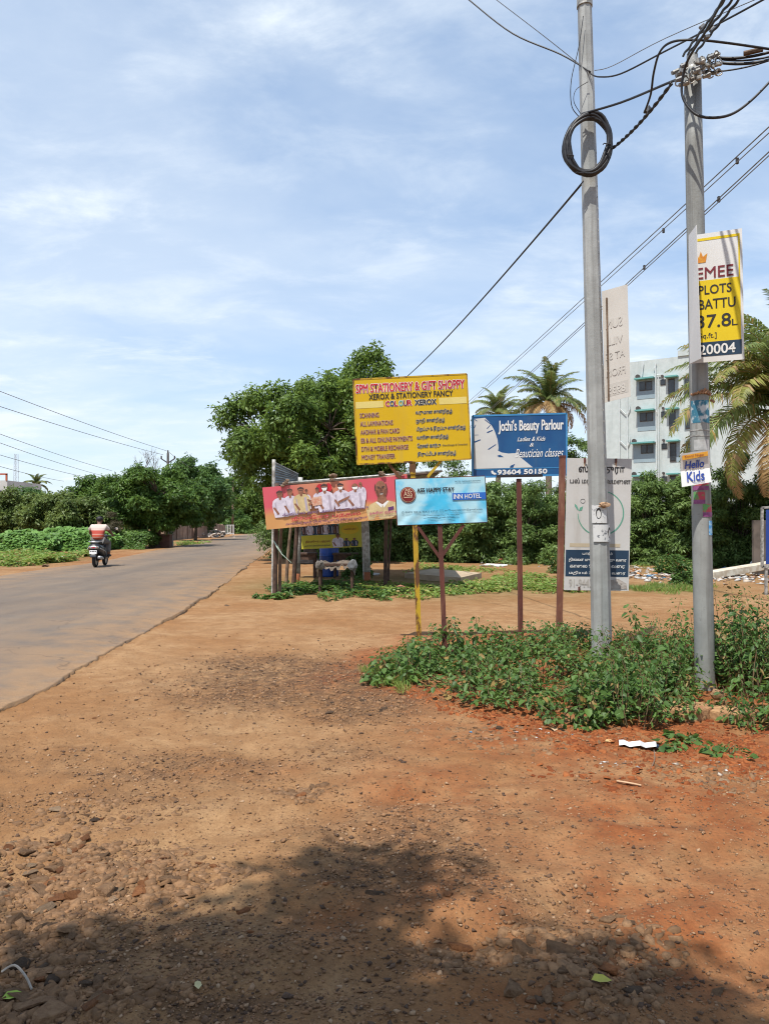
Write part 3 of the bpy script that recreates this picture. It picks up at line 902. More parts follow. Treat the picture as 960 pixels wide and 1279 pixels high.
TG = 'trees along the far side of the road'
neem = tree_px('neem_tree', 'large bright green tree rising behind the red banner', 'tree', 388, 31, 462, 206, 645, 150, 520, .20, LEAF_NEEM, 3, trunk_r=.30, clump=.078, upright=1.3, lump=.85, sep=.33)
neem2 = tree_px('neem_tree', 'tallest green tree behind the yellow sign, its top above the sign', 'tree', 458, 35, 438, 140, 630, 100, 520, .20, LEAF_NEEM, 8, trunk_r=.26, clump=.095, upright=1.4, lump=.85, sep=.34)
tree_px('roadside_tree', 'pale green young tree at the road bend, left of the large tree', 'tree', 300, 140, 588, 84, 662, 60, 420, .55, LEAF_NEEM, 21, TG, clump=.13, trunk_r=.4)
tree_px('banyan_tree', 'broad dark green tree with thick dark trunk beside the road, over the brick planter', 'tree', 194, 52, 585, 128, 662, 130, 520, .24, LEAF_MID, 5, TG, trunk_r=.50, clump=.085, squash=.75, lump=.7, sep=.34)
tree_px('roadside_tree', 'dark tree behind the broad tree, under the three armed power pole', 'tree', 244, 74, 577, 90, 650, 80, 420, .34, LEAF_DARK, 6, TG, clump=.11, lump=.8, sep=.36, upright=1.2)
tree_px('roadside_tree', 'dark glossy tree overhanging the low compound wall', 'tree', 256, 92, 600, 76, 664, 60, 420, .40, LEAF_DARK, 7, TG, clump=.13)
tree_px('roadside_tree', 'yellow green bushy tree straight behind the scooter rider\'s left', 'tree', 72, 50, 611, 104, 676, 100, 460, .24, LEAF_OLIVE, 9, TG, clump=.10, lump=.8, sep=.36)
tree_px('roadside_tree', 'yellow green bushy tree at the left edge, below the orange roof frame', 'tree', 14, 52, 611, 84, 676, 80, 460, .24, LEAF_OLIVE, 10, TG, clump=.12, lump=.8, sep=.36)
tree_px('roadside_tree', 'dark tree standing back between the two yellow green trees', 'tree', 40, 70, 608, 100, 660, 70, 380, .30, LEAF_DARK, 12, TG, clump=.13)
tree_px('roadside_tree', 'tall mid green tree behind the scooter, left of the broad tree', 'tree', 132, 64, 594, 84, 655, 80, 420, .28, LEAF_MID, 13, TG, clump=.11, lump=.9, sep=.38, upright=1.2)
tree_px('dry_bush', 'brown leafless bush right behind the scooter rider', 'bush', 140, 49, 632, 34, 684, 26, 300, .09, LEAF_DRY, 14, clump=.15, trunk_r=.06, dome=True)
tree_px('roadside_tree', 'rounded green bush at the road bend beside the white gate', 'bush', 296, 128, 634, 46, 668, 30, 300, .45, LEAF_MID, 15, clump=.17, trunk_r=.1, dome=True)
tree_px('roadside_tree', 'dark tree closing the view at the far end of the road', 'tree', 342, 150, 604, 84, 664, 60, 340, .55, LEAF_DARK, 16, TG, clump=.14)
tree_px('roadside_tree', 'shaded tree behind the red banner, right of the large tree trunk', 'tree', 440, 55, 566, 130, 660, 80, 360, .32, LEAF_DARK, 17, clump=.12)

TH = 'thorny bushes behind the rubbish strewn plot'
for i, (px, Y, top, w, sd, lb) in enumerate([
    (392, 36, 600, 110, 31, 'dark thorny bush in shade behind the shed'),
    (470, 34, 596, 120, 32, 'dark thorny bush behind the white painted posts'),
    (545, 33, 584, 110, 33, 'thorny green bush seen between the yellow sign and the blue sign posts'),
    (610, 32, 590, 90, 34, 'feathery green bush right under the left half of the blue sign'),
    (668, 31, 582, 92, 35, 'feathery green bush under the right half of the blue sign'),
    (735, 34, 560, 84, 36, 'taller bush hidden mostly by the white clinic board'),
    (815, 30, 578, 92, 37, 'feathery green bush between the clinic board and the round pole'),
    (872, 29, 590, 84, 38, 'dark bush straight behind the round pole'),
    (930, 28, 584, 84, 39, 'dark green bush under the yellowed palm fronds'),
    (985, 27, 586, 90, 40, 'green bush at the right edge behind the blue framed board')]):
    g = P(px, 655, Y); z0 = gz(g.x, Y); W = w * Y / FPX * 1.12
    make_tree('thorn_bush', lb, 'bush', (g.x, Y, z0), P(px, top, Y).z - z0, W * 1.15, W * .9, 0.0, 150, 330, .15, LEAF_THORN, sd, trunk_r=.07, clump=.10, group=TH, squash=.6, lump=.85, wr=.34, dome=True, sep=.27)

# low thicket in front of the bushes
for i, (px, py, top, w, sd, lm, lb) in enumerate([
    (842, 716, 690, 44, 51, LEAF_WEED, 'small green shrub on the rubbish just left of the round pole'),
    (856, 730, 700, 36, 52, LEAF_WEED, 'low shrub at the verge, left of the round pole foot'),
    (905, 690, 655, 60, 53, LEAF_MID, 'light green shrub behind the fallen white slab'),
    (820, 688, 655, 56, 54, LEAF_MID, 'light green shrub above the brown straw heap'),
    (706, 716, 690, 40, 55, LEAF_WEED, 'small shrub left of the clinic board foot'),
    (445, 722, 688, 34, 56, LEAF_WEED2, 'small shrub beside the white painted posts under the shed')]):
    g = GP(px, py); W = w * g.y / FPX
    make_tree('roadside_shrub', lb, 'shrub', g, max(.25, P(px, top, g.y).z - g.z), W * 1.1, W, 0.0, 40, 170, .085, lm, sd, trunk_r=.02, clump=.15, squash=.8, dome=True, sep=.2)

# broad-leaved creeper bank on the left
for i, (px, py, top, w, sd, lb) in enumerate([
    (18, 690, 663, 84, 61, 'bank of broad leaved creeper at the left edge of the photo'),
    (78, 689, 660, 84, 62, 'bank of broad leaved creeper left of the scooter'),
    (150, 686, 662, 60, 63, 'low green weeds right of the scooter, under the broad tree')]):
    g = GP(px, py); W = w * g.y / FPX; H = P(px, top, g.y + 1).z - g.z
    rg = np.random.default_rng(sd); n = 7000
    T = thing('creeper_bank', lb, 'creeper', g)
    x = rg.uniform(-W / 2, W / 2, n); y = rg.uniform(-.3, 4, n)
    h = H * np.clip(1.1 - np.abs(x / (W / 2)) ** 4 * .4, 0, 1) * sstep(-.4, 1.0, y) * (.62 + .55 * fbm(x * .9 + sd, y * .9, sd, 3))
    z = h * rg.random(n) ** .35
    pos = np.stack([x, y, z], -1)
    nrm = np.stack([rg.normal(size=n) * .4, -0.45 + rg.normal(size=n) * .4, np.ones(n)], -1)
    Lf = rg.uniform(.16, .30, n) * (0.6 if i == 2 else 1)
    V, F = leaf_geo(pos, nrm, rg.normal(size=(n, 3)) + np.array([0, -.4, -.5]), Lf, Lf * .85, True)
    link_mesh('foliage', fast_mesh('foliage', V, F, 4), LEAF_CREEP if i < 2 else LEAF_MID, T)
    mb = MB()
    for k in range(14):
        a = Vector((g.x + random.uniform(-W / 2.2, W / 2.2), g.y + random.uniform(0.3, 2.5), 0)); mb.tube([a, a + Vector((random.uniform(-.3, .3), 0, H * .6))], .015, 4)
    tag(mb.build('stem', M_STEM, T), kind='stuff')

# leafless tree showing above the crowns
bt = P(180, 655, 60); T = thing('bare_tree', 'leafless grey twigs standing above the broad tree at the left', 'tree', (bt.x, 60, 0))
mb = MB(); rb_ = random.Random(17)
def twig(p, d, l, r_, n):
    e = p + d * l; mb.tube([p, p.lerp(e, .5) + Vector((rb_.uniform(-.06, .06), 0, 0)) * l, e], [r_, r_ * .8, r_ * .6], 5, cap=False)
    if n:
        for k in range(3): twig(p.lerp(e, rb_.uniform(.55, 1)), (d + Vector((rb_.uniform(-.7, .7), rb_.uniform(-.5, .5), rb_.uniform(-.1, .35)))).normalized(), l * rb_.uniform(.5, .75), r_ * .55, n - 1)
bt.z = 0; mb.tube([bt, bt + Vector((.1, 0, 4.4))], [.12, .08], 6); twig(bt + Vector((.1, 0, 4.4)), Vector((-.1, 0, 1)), 1.5, .055, 4); twig(bt + Vector((.1, 0, 4.0)), Vector((.5, 0, 1)).normalized(), 1.4, .05, 4); twig(bt + Vector((.1, 0, 4.0)), Vector((-.6, 0, .9)).normalized(), 1.2, .05, 4)
mb.build('trunk', M_BARK_PALE, T)

# far wood beyond everything: one mass along the horizon
rg = np.random.default_rng(90)
xs = np.concatenate([rg.uniform(-95, 110, 150)]); ysf = rg.uniform(125, 160, 150)
cents, rads = [], []
for x, y in zip(xs, ysf):
    if -26 < x - road_right(y) - 3 < 0 and y < 135: continue
    for k in range(3):
        cents.append((x + rg.uniform(-2, 2), y, rg.uniform(.8, 5.0))); rads.append(rg.uniform(1.6, 2.8))
V, F = clump_leaves(cents, rads, 130, .75, 91, squash=.8)
tag(link_mesh('far_wood', fast_mesh('far_wood', V, F, 4), LEAF_DARK), 'dark line of far trees along the horizon', 'wood', kind='stuff')

# ------------------------------------------------------------------ coconut palms
LEAF_PALM = leafmat('palm_green', (0.050, 0.085, 0.022), (0.135, 0.170, 0.050), dry=(0.34, 0.24, 0.07), dryfrac=.05, nscale=.5)
LEAF_PALMY = leafmat('palm_yellow', (0.085, 0.112, 0.026), (0.240, 0.240, 0.062), dry=(0.40, 0.28, 0.13), dryfrac=.22, nscale=.5, trans=.35)
LEAF_PALMB = leafmat('palm_brown', (0.15, 0.095, 0.04), (0.33, 0.225, 0.10), nscale=.5)
M_RACHIS = mat('palm_rachis', (0.30, 0.27, 0.09), (0.20, 0.17, 0.06), 5, .6)
def frond_meshes(seed, length=4.0, nl=58, leafL=0.85, curve=1.0):
    """along +X from the origin, arching down; returns leaflets and rachis"""
    rg = np.random.default_rng(seed)
    s = np.linspace(0, 1, 30)
    ang = 0.75 - curve * 1.9 * s ** 1.25
    dx = np.cos(ang) * length / 29; dz = np.sin(ang) * length / 29
    px_ = np.concatenate([[0], np.cumsum(dx[:-1])]); pz = np.concatenate([[0], np.cumsum(dz[:-1])])
    mb = MB(); mb.tube([(x, 0, z) for x, z in zip(px_, pz)], [.045 * (1 - .88 * q) for q in s], 5)
    V, F = [], []; c = 0
    for k in range(nl):
        for sd in (-1, 1):
            q = .14 + .86 * (k + rg.uniform(-.3, .3)) / nl; q = min(max(q, .12), .995)
            x, z = np.interp(q, s, px_), np.interp(q, s, pz); a = np.interp(q, s, ang)
            t = np.array([math.cos(a), 0, math.sin(a)]); side = np.array([0, sd, 0]); up = np.array([-math.sin(a), 0, math.cos(a)])
            l = leafL * (math.sin(math.pi * min(1, .18 + q * .80)) ** .7) * rg.uniform(.85, 1.1)
            d0 = unit(side * .8 + t * .55 + up * rg.uniform(-.1, .25)); w = .030 * rg.uniform(.8, 1.25)
            p0 = np.array([x, 0, z]); p1 = p0 + d0 * l * .45; p2 = p1 + unit(d0 * .7 + np.array([0, 0, -1.0]) * rg.uniform(.5, 1.1)) * l * .55
            wv = unit(np.cross(d0, up)) * w
            V += [p0 - wv * .5, p0 + wv * .5, p1 + wv, p2, p1 - wv, p1 - wv]
            F += [(c, c + 1, c + 2, c + 4), (c + 4, c + 2, c + 3, c + 3)]
            c += 6
    F4 = [f for f in F if len(set(f)) == 4]; F3 = [f[:3] for f in F if len(set(f)) == 3]
    me = bpy.data.meshes.new('frond'); me.from_pydata([tuple(v) for v in V], [], F4 + F3); me.update()
    ra = bpy.data.meshes.new('rachis'); ra.from_pydata(mb.v, [], mb.f); ra.update(); ra.materials.append(M_RACHIS)
    return me, ra
def palm(label, base, H, fronds, seed, scale=1.0, trunk_r=.17, lean=(0, 0)):
    """fronds: list of (azimuth, lift, length factor, tint)"""
    rr = random.Random(seed)
    T = thing('coconut_palm', label, 'palm tree', base)
    tip = Vector(base) + Vector((lean[0], lean[1], H))
    mb = MB(); pth = [Vector(base) + Vector((lean[0] * q ** 2, lean[1] * q ** 2, H * q)) for q in np.linspace(0, 1, 22)]
    mb.tube([pth[0] - Vector((0, 0, .2))] + pth[1:], [trunk_r * (1.35 - .55 * i / 21) * (1 + .06 * (i % 2)) for i in range(22)], 9)
    mb.build('trunk', M_BARK_PALE, T, smooth=True)
    variants = {}
    for (az, lift, lf, tint) in fronds:
        key = (tint, rr.randrange(2), round(lift * 2))
        if key not in variants:
            m1, r1 = frond_meshes(seed * 7 + len(variants), 4.0 * scale, 62, .8 * scale, 1.0 - .25 * lift)
            m1.materials.append((LEAF_PALM, LEAF_PALMY, LEAF_PALMB)[tint]); variants[key] = (m1, r1)
        m1, r1 = variants[key]
        f = bpy.data.objects.new('frond', m1); COL.objects.link(f); f.parent = T
        f.location = tip - Vector(base); f.rotation_euler = (rr.uniform(-.25, .25), -lift, az); f.scale = (lf, lf, lf)
        c = bpy.data.objects.new('rachis', r1); COL.objects.link(c); c.parent = f
    return T
rr = random.Random(4)
g = P(685, 655, 46)
palm('coconut palm behind the blue sign, its crown against the sky', (g.x, 46, 0), P(685, 506, 46).z,
     [(k * 6.283 / 36 * 5 + rr.uniform(-.2, .2), [.85, .35, -.15, -.6][k % 4] + rr.uniform(-.15, .15), rr.uniform(.75, 1.0), 0 if k % 4 < 3 else 2) for k in range(36)] + [(-.9, -1.0, .9, 2), (.4, -1.1, .9, 2), (-.4, -1.1, .8, 2)], 3, scale=.88)
g = P(622, 655, 58)
palm('smaller coconut palm between the yellow and the blue sign', (g.x, 58, 0), P(622, 520, 58).z,
     [(k * 6.283 / 18 + rr.uniform(-.2, .2), [.8, .3, -.2][k % 3] + rr.uniform(-.15, .15), rr.uniform(.75, 1.0), 0) for k in range(26)], 5, scale=.80)
g = P(984, 655, 25)
palm('big coconut palm with yellowed drooping fronds at the right edge', (g.x, 25, 0), P(984, 520, 25).z,
     [(3.05, .55, 1.0, 1), (3.5, .35, 1.05, 1), (2.8, .15, 1.0, 1), (3.3, -.15, 1.05, 1), (3.9, .0, 1.0, 1), (4.2, -.4, 1.0, 1), (3.65, -.55, .95, 1), (4.6, -.7, 1.0, 2), (2.7, .8, .95, 0), (3.75, .2, 1.0, 1), (3.2, .2, .95, 0), (4.0, -.75, .9, 2), (3.05, -.4, .95, 1), (4.35, -.1, .95, 1), (3.45, -.75, .9, 2),
      (3.3, .9, .95, 0), (2.3, .4, 1.0, 0), (2.0, .8, 1.0, 0), (4.1, .6, .9, 0), (4.7, .2, .95, 1), (5.2, .5, 1, 0), (5.6, -.2, 1, 1), (0.2, .3, 1, 0), (.9, .5, 1, 0), (1.5, .1, 1, 0), (6.0, .8, 1, 0), (1.2, -.4, 1, 1), (2.5, -.3, 1.0, 1), (4.4, 1.2, .95, 0), (3.4, 1.25, 1.0, 0), (4.9, -.5, .95, 1), (5.3, -.4, .9, 1), (3.0, .95, 1.0, 0), (3.6, .65, 1.0, 0), (3.9, .35, 1.0, 0), (2.95, .35, 1.0, 0), (4.3, .25, .95, 0), (3.15, 0., 1.05, 0), (3.5, -.3, 1.0, 0), (4.5, -.35, .95, 0)], 7, scale=1.16, trunk_r=.2)
g = P(45, 655, 95)
palm('far small palm top above the trees at the left', (g.x, 95, 0), P(45, 606, 95).z,
     [(k * 6.283 / 14, [.7, .1, -.4][k % 3], .9, 0) for k in range(14)], 9, scale=.6)

# ------------------------------------------------------------------ weeds round the two poles
WEED_SHRUBS = [  # pixel x, picture y of the foot, top, width px, dark, label
    (512, 846, 786, 70, 0, 'low broad leaved weed clump at the left tip of the planted strip'),
    (486, 852, 812, 44, 0, 'smallest grassy tuft at the far left tip of the weeds'),
    (590, 822, 764, 90, 0, 'weed clump right behind the foot of the hotel sign post'),
    (640, 818, 772, 84, 0, 'weed clump round the foot of the blue sign post'),
    (712, 812, 762, 84, 0, 'weed clump between the blue sign post and the octagonal pole'),
    (606, 868, 818, 96, 0, 'broad leaved weeds in front of the hotel sign post'),
    (655, 876, 816, 104, 0, 'broad leaved weeds on the red bank in front of the blue sign'),
    (722, 896, 826, 100, 0, 'broad leaved weeds hanging over the red bank before the octagonal pole'),
    (786, 898, 820, 90, 1, 'weeds just right of the octagonal pole, leaning over the bank'),
    (806, 838, 762, 96, 1, 'tall dark weed clump between the two poles'),
    (850, 846, 776, 70, 1, 'tall dark weeds just left of the round pole'),
    (915, 850, 750, 86, 1, 'tallest dark shrub right of the round pole'),
    (962, 868, 752, 90, 1, 'dark shrub at the right edge beyond the round pole'),
    (940, 906, 838, 80, 1, 'feathery green weed at the right edge beside the footing'),
    (760, 850, 790, 76, 0, 'weed clump at the back of the octagonal pole foot'),
    (690, 846, 788, 100, 0, 'weed clump in the middle of the strip, left of the octagonal pole'),
    (530, 836, 790, 70, 0, 'weed clump between the yellow post and the hotel sign post'),
    (620, 846, 796, 96, 0, 'weed clump filling the middle of the strip below the blue sign'),
    (820, 872, 806, 80, 1, 'weed clump in front of the gap between the two poles'),
    (750, 872, 816, 84, 0, 'weed clump touching the front of the octagonal pole'),
    (880, 838, 772, 70, 1, 'dark weeds straight behind the round pole foot'),
    (928, 862, 778, 80, 1, 'dark weeds filling in behind the right footing disc'),
    (945, 836, 758, 90, 1, 'dark weeds at the back of the strip near the right edge'),
    (812, 862, 792, 84, 1, 'dark weeds in the middle between the two poles'),
    (772, 884, 826, 84, 0, 'weeds in the middle of the bank just right of the octagonal pole'),
    (838, 890, 846, 50, 0, 'small weeds growing over the left footing disc')]
def weed_shrub(px, py, top, w, dark, label, seed):
    g = GP(px, py); rg = np.random.default_rng(seed); rr = random.Random(seed)
    W = w * g.y / FPX; H = max(.12, P(px, top, g.y + .15).z - g.z) * (1.18 if dark else .95 if py < 850 else .80)
    T = thing('weed_shrub', label, 'weed', g, 'weeds round the pole feet')
    mb = MB(); pos, nrm, dr, ln, wd = [], [], [], [], []
    ns = int((42 if dark else 27) * (W / .7) ** 1.2) + 7
    for k in range(ns):
        a = rr.uniform(0, 6.283); q = math.sqrt(rr.random())
        b = Vector((math.cos(a) * q * W * .42, math.sin(a) * q * W * .42, -.03))
        h = H * (1.08 - .55 * q * q) * rr.choice((.35, .55, .7, .85, 1.0, 1.15)) * rr.uniform(.8, 1.05)
        e = b + Vector((math.cos(a) * W * .22 * rr.uniform(.0, 1.5) + rr.uniform(-.05, .05), math.sin(a) * W * .22 * rr.uniform(.0, 1.5) + rr.uniform(-.05, .05), h))
        pth = smoothpath([b, b.lerp(e, .5) + Vector((rr.uniform(-.05, .05), rr.uniform(-.05, .05), h * .08)), e], 4)
        mb.tube([g + p for p in pth], [.0055, .005, .005, .0045, .004, .003, .0025, .002, .0015], 3, cap=False)
        sz_ = rr.uniform(.6, 1.45); narrow = rr.random() < (.35 if dark else .15)
        nl = int((8 + 40 * h) / sz_ ** .7); t0 = rr.choice((.1, .2, .35, .5))
        for j in range(nl):
            t = t0 + (1 - t0) * j / nl; p = pth[min(int(t * 8), 8)].lerp(pth[min(int(t * 8) + 1, 8)], (t * 8) % 1)
            la = j * 2.4 + rr.uniform(-.5, .5); out = np.array([math.cos(la), math.sin(la), .25])
            pe = rr.uniform(.015, .07)
            pos.append(np.array(p) + out * pe); dr.append(out + np.array([0, 0, rr.uniform(-.9, .25)]))
            nrm.append(np.array([out[0] * .45, out[1] * .45, 1.0]) + rg.normal(size=3) * .38)
            ln.append(rr.uniform(.028, .068) * sz_ * (1.15 if t < .8 else .7) * (.9 if dark else 1.0)); wd.append(.38 if narrow else rr.uniform(.6, .9))
    ln = np.array(ln)
    V, F = leaf_geo(np.array(pos), np.array(nrm), np.array(dr), ln, ln * np.array(wd) * (.85 if dark else 1), True, .22, .2)
    link_mesh('foliage', fast_mesh('foliage', V, F, 4), LEAF_WEED2 if dark else LEAF_WEED, T)
    tag(mb.build('stem', M_STEM, T), kind='stuff')
for i, a in enumerate(WEED_SHRUBS): weed_shrub(*a, 300 + i)

def cover_patch(label, spots, n, Lr, hmax, lm, seed, wr=.6, poly=None, blade=False, name='ground_cover'):
    rg = np.random.default_rng(seed); X, Y = [], []
    for (sx, sy, rx, ry, a) in spots:
        k = int(n * a); th = rg.random(k) * 6.283; q = np.sqrt(rg.random(k)) * (0.8 + .35 * np.sin(th * 3 + sx) + .2 * np.sin(th * 7 + sy))
        X.append(sx + rx * q * np.cos(th)); Y.append(sy + ry * q * np.sin(th))
    x = np.concatenate(X); y = np.concatenate(Y)
    if poly is not None:
        m = poly_dist(x, y, poly) > -.05 + .2 * (fbm(x * 3, y * 3, seed, 3) - .5); x, y = x[m], y[m]
    m = fbm(x * 1.8, y * 1.8, seed + 1, 4) > .40; x, y = x[m], y[m]
    k = len(x); hh = hmax * (.3 + .9 * fbm(x * 1.2, y * 1.2, seed + 2, 3))
    z = gh(x, y) + (0 if blade else hh * rg.random(k))
    up = np.stack([rg.normal(size=k) * .35, rg.normal(size=k) * .35, np.ones(k)], -1)
    rnd_ = rg.normal(size=(k, 3))
    ln = rg.uniform(Lr[0], Lr[1], k)
    if blade: V, F = leaf_geo(np.stack([x, y, z], -1), rnd_, up, ln, ln * wr)
    else: V, F = leaf_geo(np.stack([x, y, z], -1), up, rnd_ * np.array([1, 1, .35]), ln, ln * wr, True)
    return tag(link_mesh(name, fast_mesh(name, V, F, 4), lm), label, 'ground cover', kind='stuff')

bx = [(3.0, 8.0, 3.6, 2.2, 1.0), (0.6, 8.3, .9, 1.2, .35)]
cover_patch('low leafy ground cover under the weeds around the poles', bx, 8000, (.02, .055), .13, LEAF_WEED, 401, .7, BED)
cover_patch('short green verge plants by the shed posts', [spot(370, 738, 32, 6), spot(345, 745, 22, 4, .5), spot(415, 735, 60, 12, 1.6), spot(470, 742, 40, 7, .8)], 2600, (.05, .12), .16, LEAF_WEED2, 402, .6)
cover_patch('low green creeping plants beside the concrete slab', [spot(520, 738, 90, 9, 1.4), spot(610, 735, 70, 8, 1.2), spot(660, 725, 60, 9, 1), spot(560, 712, 60, 6, .6), spot(700, 735, 40, 6, .6)], 3200, (.05, .12), .14, LEAF_GRASS, 403, .6)
cover_patch('thin green grass verge behind the octagonal pole', [spot(810, 738, 60, 4, 1), spot(850, 735, 40, 4, .8), spot(900, 700, 60, 7, 1), spot(760, 705, 80, 8, .7), spot(640, 700, 120, 6, .8)], 2400, (.07, .16), .1, LEAF_GRASS, 404, .12, blade=True)
cover_patch('green weeds on the left road verge beside the scooter', [spot(25, 702, 38, 5, 1.2), spot(10, 697, 50, 5, 1.2), spot(55, 703, 22, 4, .5), spot(98, 695, 16, 2, .15), spot(240, 680, 20, 2, .3)], 5200, (.10, .22), .34, LEAF_GRASS, 405, .5)
cover_patch('grass blades growing at the left end of the weeds', [spot(480, 850, 26, 10, 1), spot(505, 860, 24, 8, .6)], 1500, (.05, .13), .1, LEAF_GRASS, 406, .07, blade=True)
for i, (px, py, lb) in enumerate([(850, 925, 'small seedling on the red soil in front of the round pole, beside white wrapper'), (838, 938, 'tiny broad leaved seedling below the white wrapper'), (905, 940, 'tiny seedling on the red soil at the right'), (730, 905, 'seedling drooping off the red bank edge')]):
    weed_shrub(px, py, py - 22, 34, 0, lb, 350 + i)

# ------------------------------------------------------------------ the tree whose shade falls on the foreground (it stands behind the camera)
def shade_tree():
    rg = np.random.default_rng(500)
    base = Vector((-2.6, -5.0, gz(-2.6, -5.0)))
    T = thing('shade_tree', 'roadside tree behind the viewpoint casting shade over the near ground', 'tree', base)
    pts, rad = [], []
    spots_ = [(-60, 1300, 7, .6), (200, 1215, 6.9, .4), (290, 1250, 6.7, .5), (390, 1240, 7, .45), (460, 1110, 7.1, .42), (400, 1090, 7, .3), (500, 1290, 7, .5), (600, 1280, 7, .45), (740, 1260, 7, .45), (820, 1260, 7, .4), (90, 1300, 7, .55), (230, 1300, 7, .55), (60, 1262, 7, .40), (150, 1250, 6.6, .42), (250, 1240, 7.2, .46), (330, 1210, 6.8, .42), (400, 1180, 7.2, .36), (440, 1095, 7.0, .40), (500, 1085, 7.4, .34), (420, 1130, 6.6, .3),
              (350, 1290, 6.6, .45), (450, 1260, 7, .42), (540, 1240, 6.6, .34), (560, 1290, 7, .42), (650, 1300, 6.8, .38), (640, 1225, 7.0, .26), (720, 1215, 7.4, .34), (790, 1230, 7, .34), (800, 1300, 6.8, .40),
              (700, 1270, 6.9, .3), (870, 1275, 7, .25), (950, 1330, 7, .4), (130, 1175, 7.2, .26), (20, 1190, 7, .30), (240, 1165, 6.8, .24), (300, 1135, 7.4, .22), (480, 1150, 7.3, .2), (40, 1350, 7, .5), (200, 1360, 7, .5), (420, 1370, 7, .5), (640, 1390, 7, .5), (850, 1380, 7, .45)]
    for (px, py, h, r) in spots_:
        g_ = G(px, py); p = g_ + SUN * ((h - 0) / SUN.z)
        pts.append(np.array(p - base)); rad.append(r)
    for k in range(150):
        pts.append(np.array([rg.uniform(-4.6, 7.4), rg.uniform(-6, 3.4), rg.uniform(5.0, 8.6)])); rad.append(rg.uniform(.6, .95))
    V, F = clump_leaves(pts, rad, 420, .14, 501, squash=.7)
    link_mesh('crown', fast_mesh('crown', V, F, 4), LEAF_NEEM, T)
    mb = MB(); hub = Vector((-.1, .3, 4.2))
    mb.tube([base + p for p in smoothpath([(0, 0, -.2), (.1, .05, 2), hub], 6)], [.30 - .012 * i for i in range(13)], 9)
    for p in pts:
        p = Vector(p); m = hub.lerp(p, .5) + Vector((0, 0, .35))
        mb.tube([base + q for q in smoothpath([hub - Vector((0, 0, .1)), m, p], 3)], [.07, .055, .045, .035, .025, .015, .008], 5, cap=False)
    mb.build('trunk', M_BARK, T, smooth=True)
shade_tree()
# ================================================================== poles and signs
M_GALV = streaky('galvanised_steel', (0.40, 0.41, 0.395), (0.28, 0.285, 0.272), (0.15, 0.14, 0.125), .6, .6, .12, 14, .5, .46, .70, .2, 34)
M_GALV2 = streaky('dull_steel_pole', (0.30, 0.31, 0.295), (0.215, 0.22, 0.208), (0.10, 0.092, 0.08), .65, .62, .1, 16, .45, .44, .68, .25, 30)
M_RUST = streaky('red_oxide_paint', (0.125, 0.036, 0.026), (0.085, 0.028, 0.021), (0.20, 0.085, 0.05), .6, .7, 0, 8, 2.0, .5, .68, .3, 45)
M_RUST2 = streaky('rusty_post', (0.20, 0.075, 0.046), (0.13, 0.05, 0.033), (0.30, 0.16, 0.10), .6, .8, 0, 8, 2.0, .48, .66, .3, 45)
M_BLACK = mat('black_cable', (0.016, 0.016, 0.018), (0.028, 0.028, 0.030), 9, .45)
M_WIRE = mat('weathered_wire', (0.24, 0.245, 0.25), (0.15, 0.155, 0.16), 4, .5, metal=.3)
M_CLAMP = mat('clamp_metal', (0.42, 0.41, 0.38), (0.20, 0.195, 0.18), 14, .5, .3, .3)
M_WHITE = mat('white_print', (0.74, 0.74, 0.72), (0.68, 0.68, 0.66), 3, .5)
M_INK = mat('black_print', (0.020, 0.019, 0.020), (0.030, 0.028, 0.03), 5, .55)
M_CRIMSON = mat('crimson_print', (0.50, 0.020, 0.035), (0.42, 0.018, 0.03), 5, .5)
M_MAROON = mat('maroon_print', (0.20, 0.018, 0.030), (0.16, 0.016, 0.026), 5, .5)
M_NAVY = mat('navy_print', (0.018, 0.045, 0.085), (0.014, 0.036, 0.07), 4, .5)
M_BLUEINK = mat('blue_print', (0.020, 0.055, 0.30), (0.016, 0.045, 0.25), 5, .5)
M_GREENINK = mat('green_print', (0.10, 0.30, 0.21), (0.13, 0.35, 0.26), 5, .5)
M_WOOD = mat('weathered_wood', (0.20, 0.135, 0.09), (0.10, 0.065, 0.042), 8, .85, .5)
M_SKIN = mat('print_skin', (0.28, 0.125, 0.075), (0.20, 0.085, 0.05), 8, .6)

def lean_pole(base, top, n=2):
    return [Vector(base).lerp(Vector(top), i / n) for i in range(n + 1)]

M_PAPER1 = mat('notice_paper', (0.60, 0.60, 0.58), (0.50, 0.50, 0.49), 20, .7)
M_PAPER0 = mat('printed_notice', (0.58, 0.58, 0.57), (0.10, 0.11, 0.13), 26, .7, lo=.55, hi=.66, detail=7)
# --- octagonal pole with the cable coil
p1b = Vector((P(752, 830, 8.5).x, 8.5, gz(P(752, 830, 8.5).x, 8.5)))
p1t = P(729, -18, 8.55)
pole1 = thing('utility_pole', 'tall octagonal galvanised steel pole carrying the black cable coil', 'pole', p1b)
ax = (p1t - p1b)
def pole1_at(py):
    t = (830 - py) / 848.0; return p1b.lerp(p1t, t)
mb = MB()
rings = []
for i in range(9):
    t = i / 8; c = p1b.lerp(p1t, t) - (Vector((0, 0, .3)) if i == 0 else Vector((0, 0, 0))); r = .112 - .036 * t
    rings.append([c + Vector((math.cos(a), math.sin(a), 0)) * r for a in [R(22.5 + 8 + 45 * k) for k in range(8)]])
mb.loft(rings).build('shaft', M_GALV, pole1)
mb = MB(); c = pole1_at(4)
mb.tube([c - Vector((0, 0, .05)), c + Vector((0, 0, .05))], .088, 12).build('pole_band', M_CLAMP, pole1)
mb = MB()
for k in range(40):      # riveted seam
    c = pole1_at(200 + k * 14) + Vector((.062, -.078, 0)); mb.box(c, (.008, .008, .02))
tag(mb.build('weld_seam', M_CLAMP, pole1), kind='stuff')
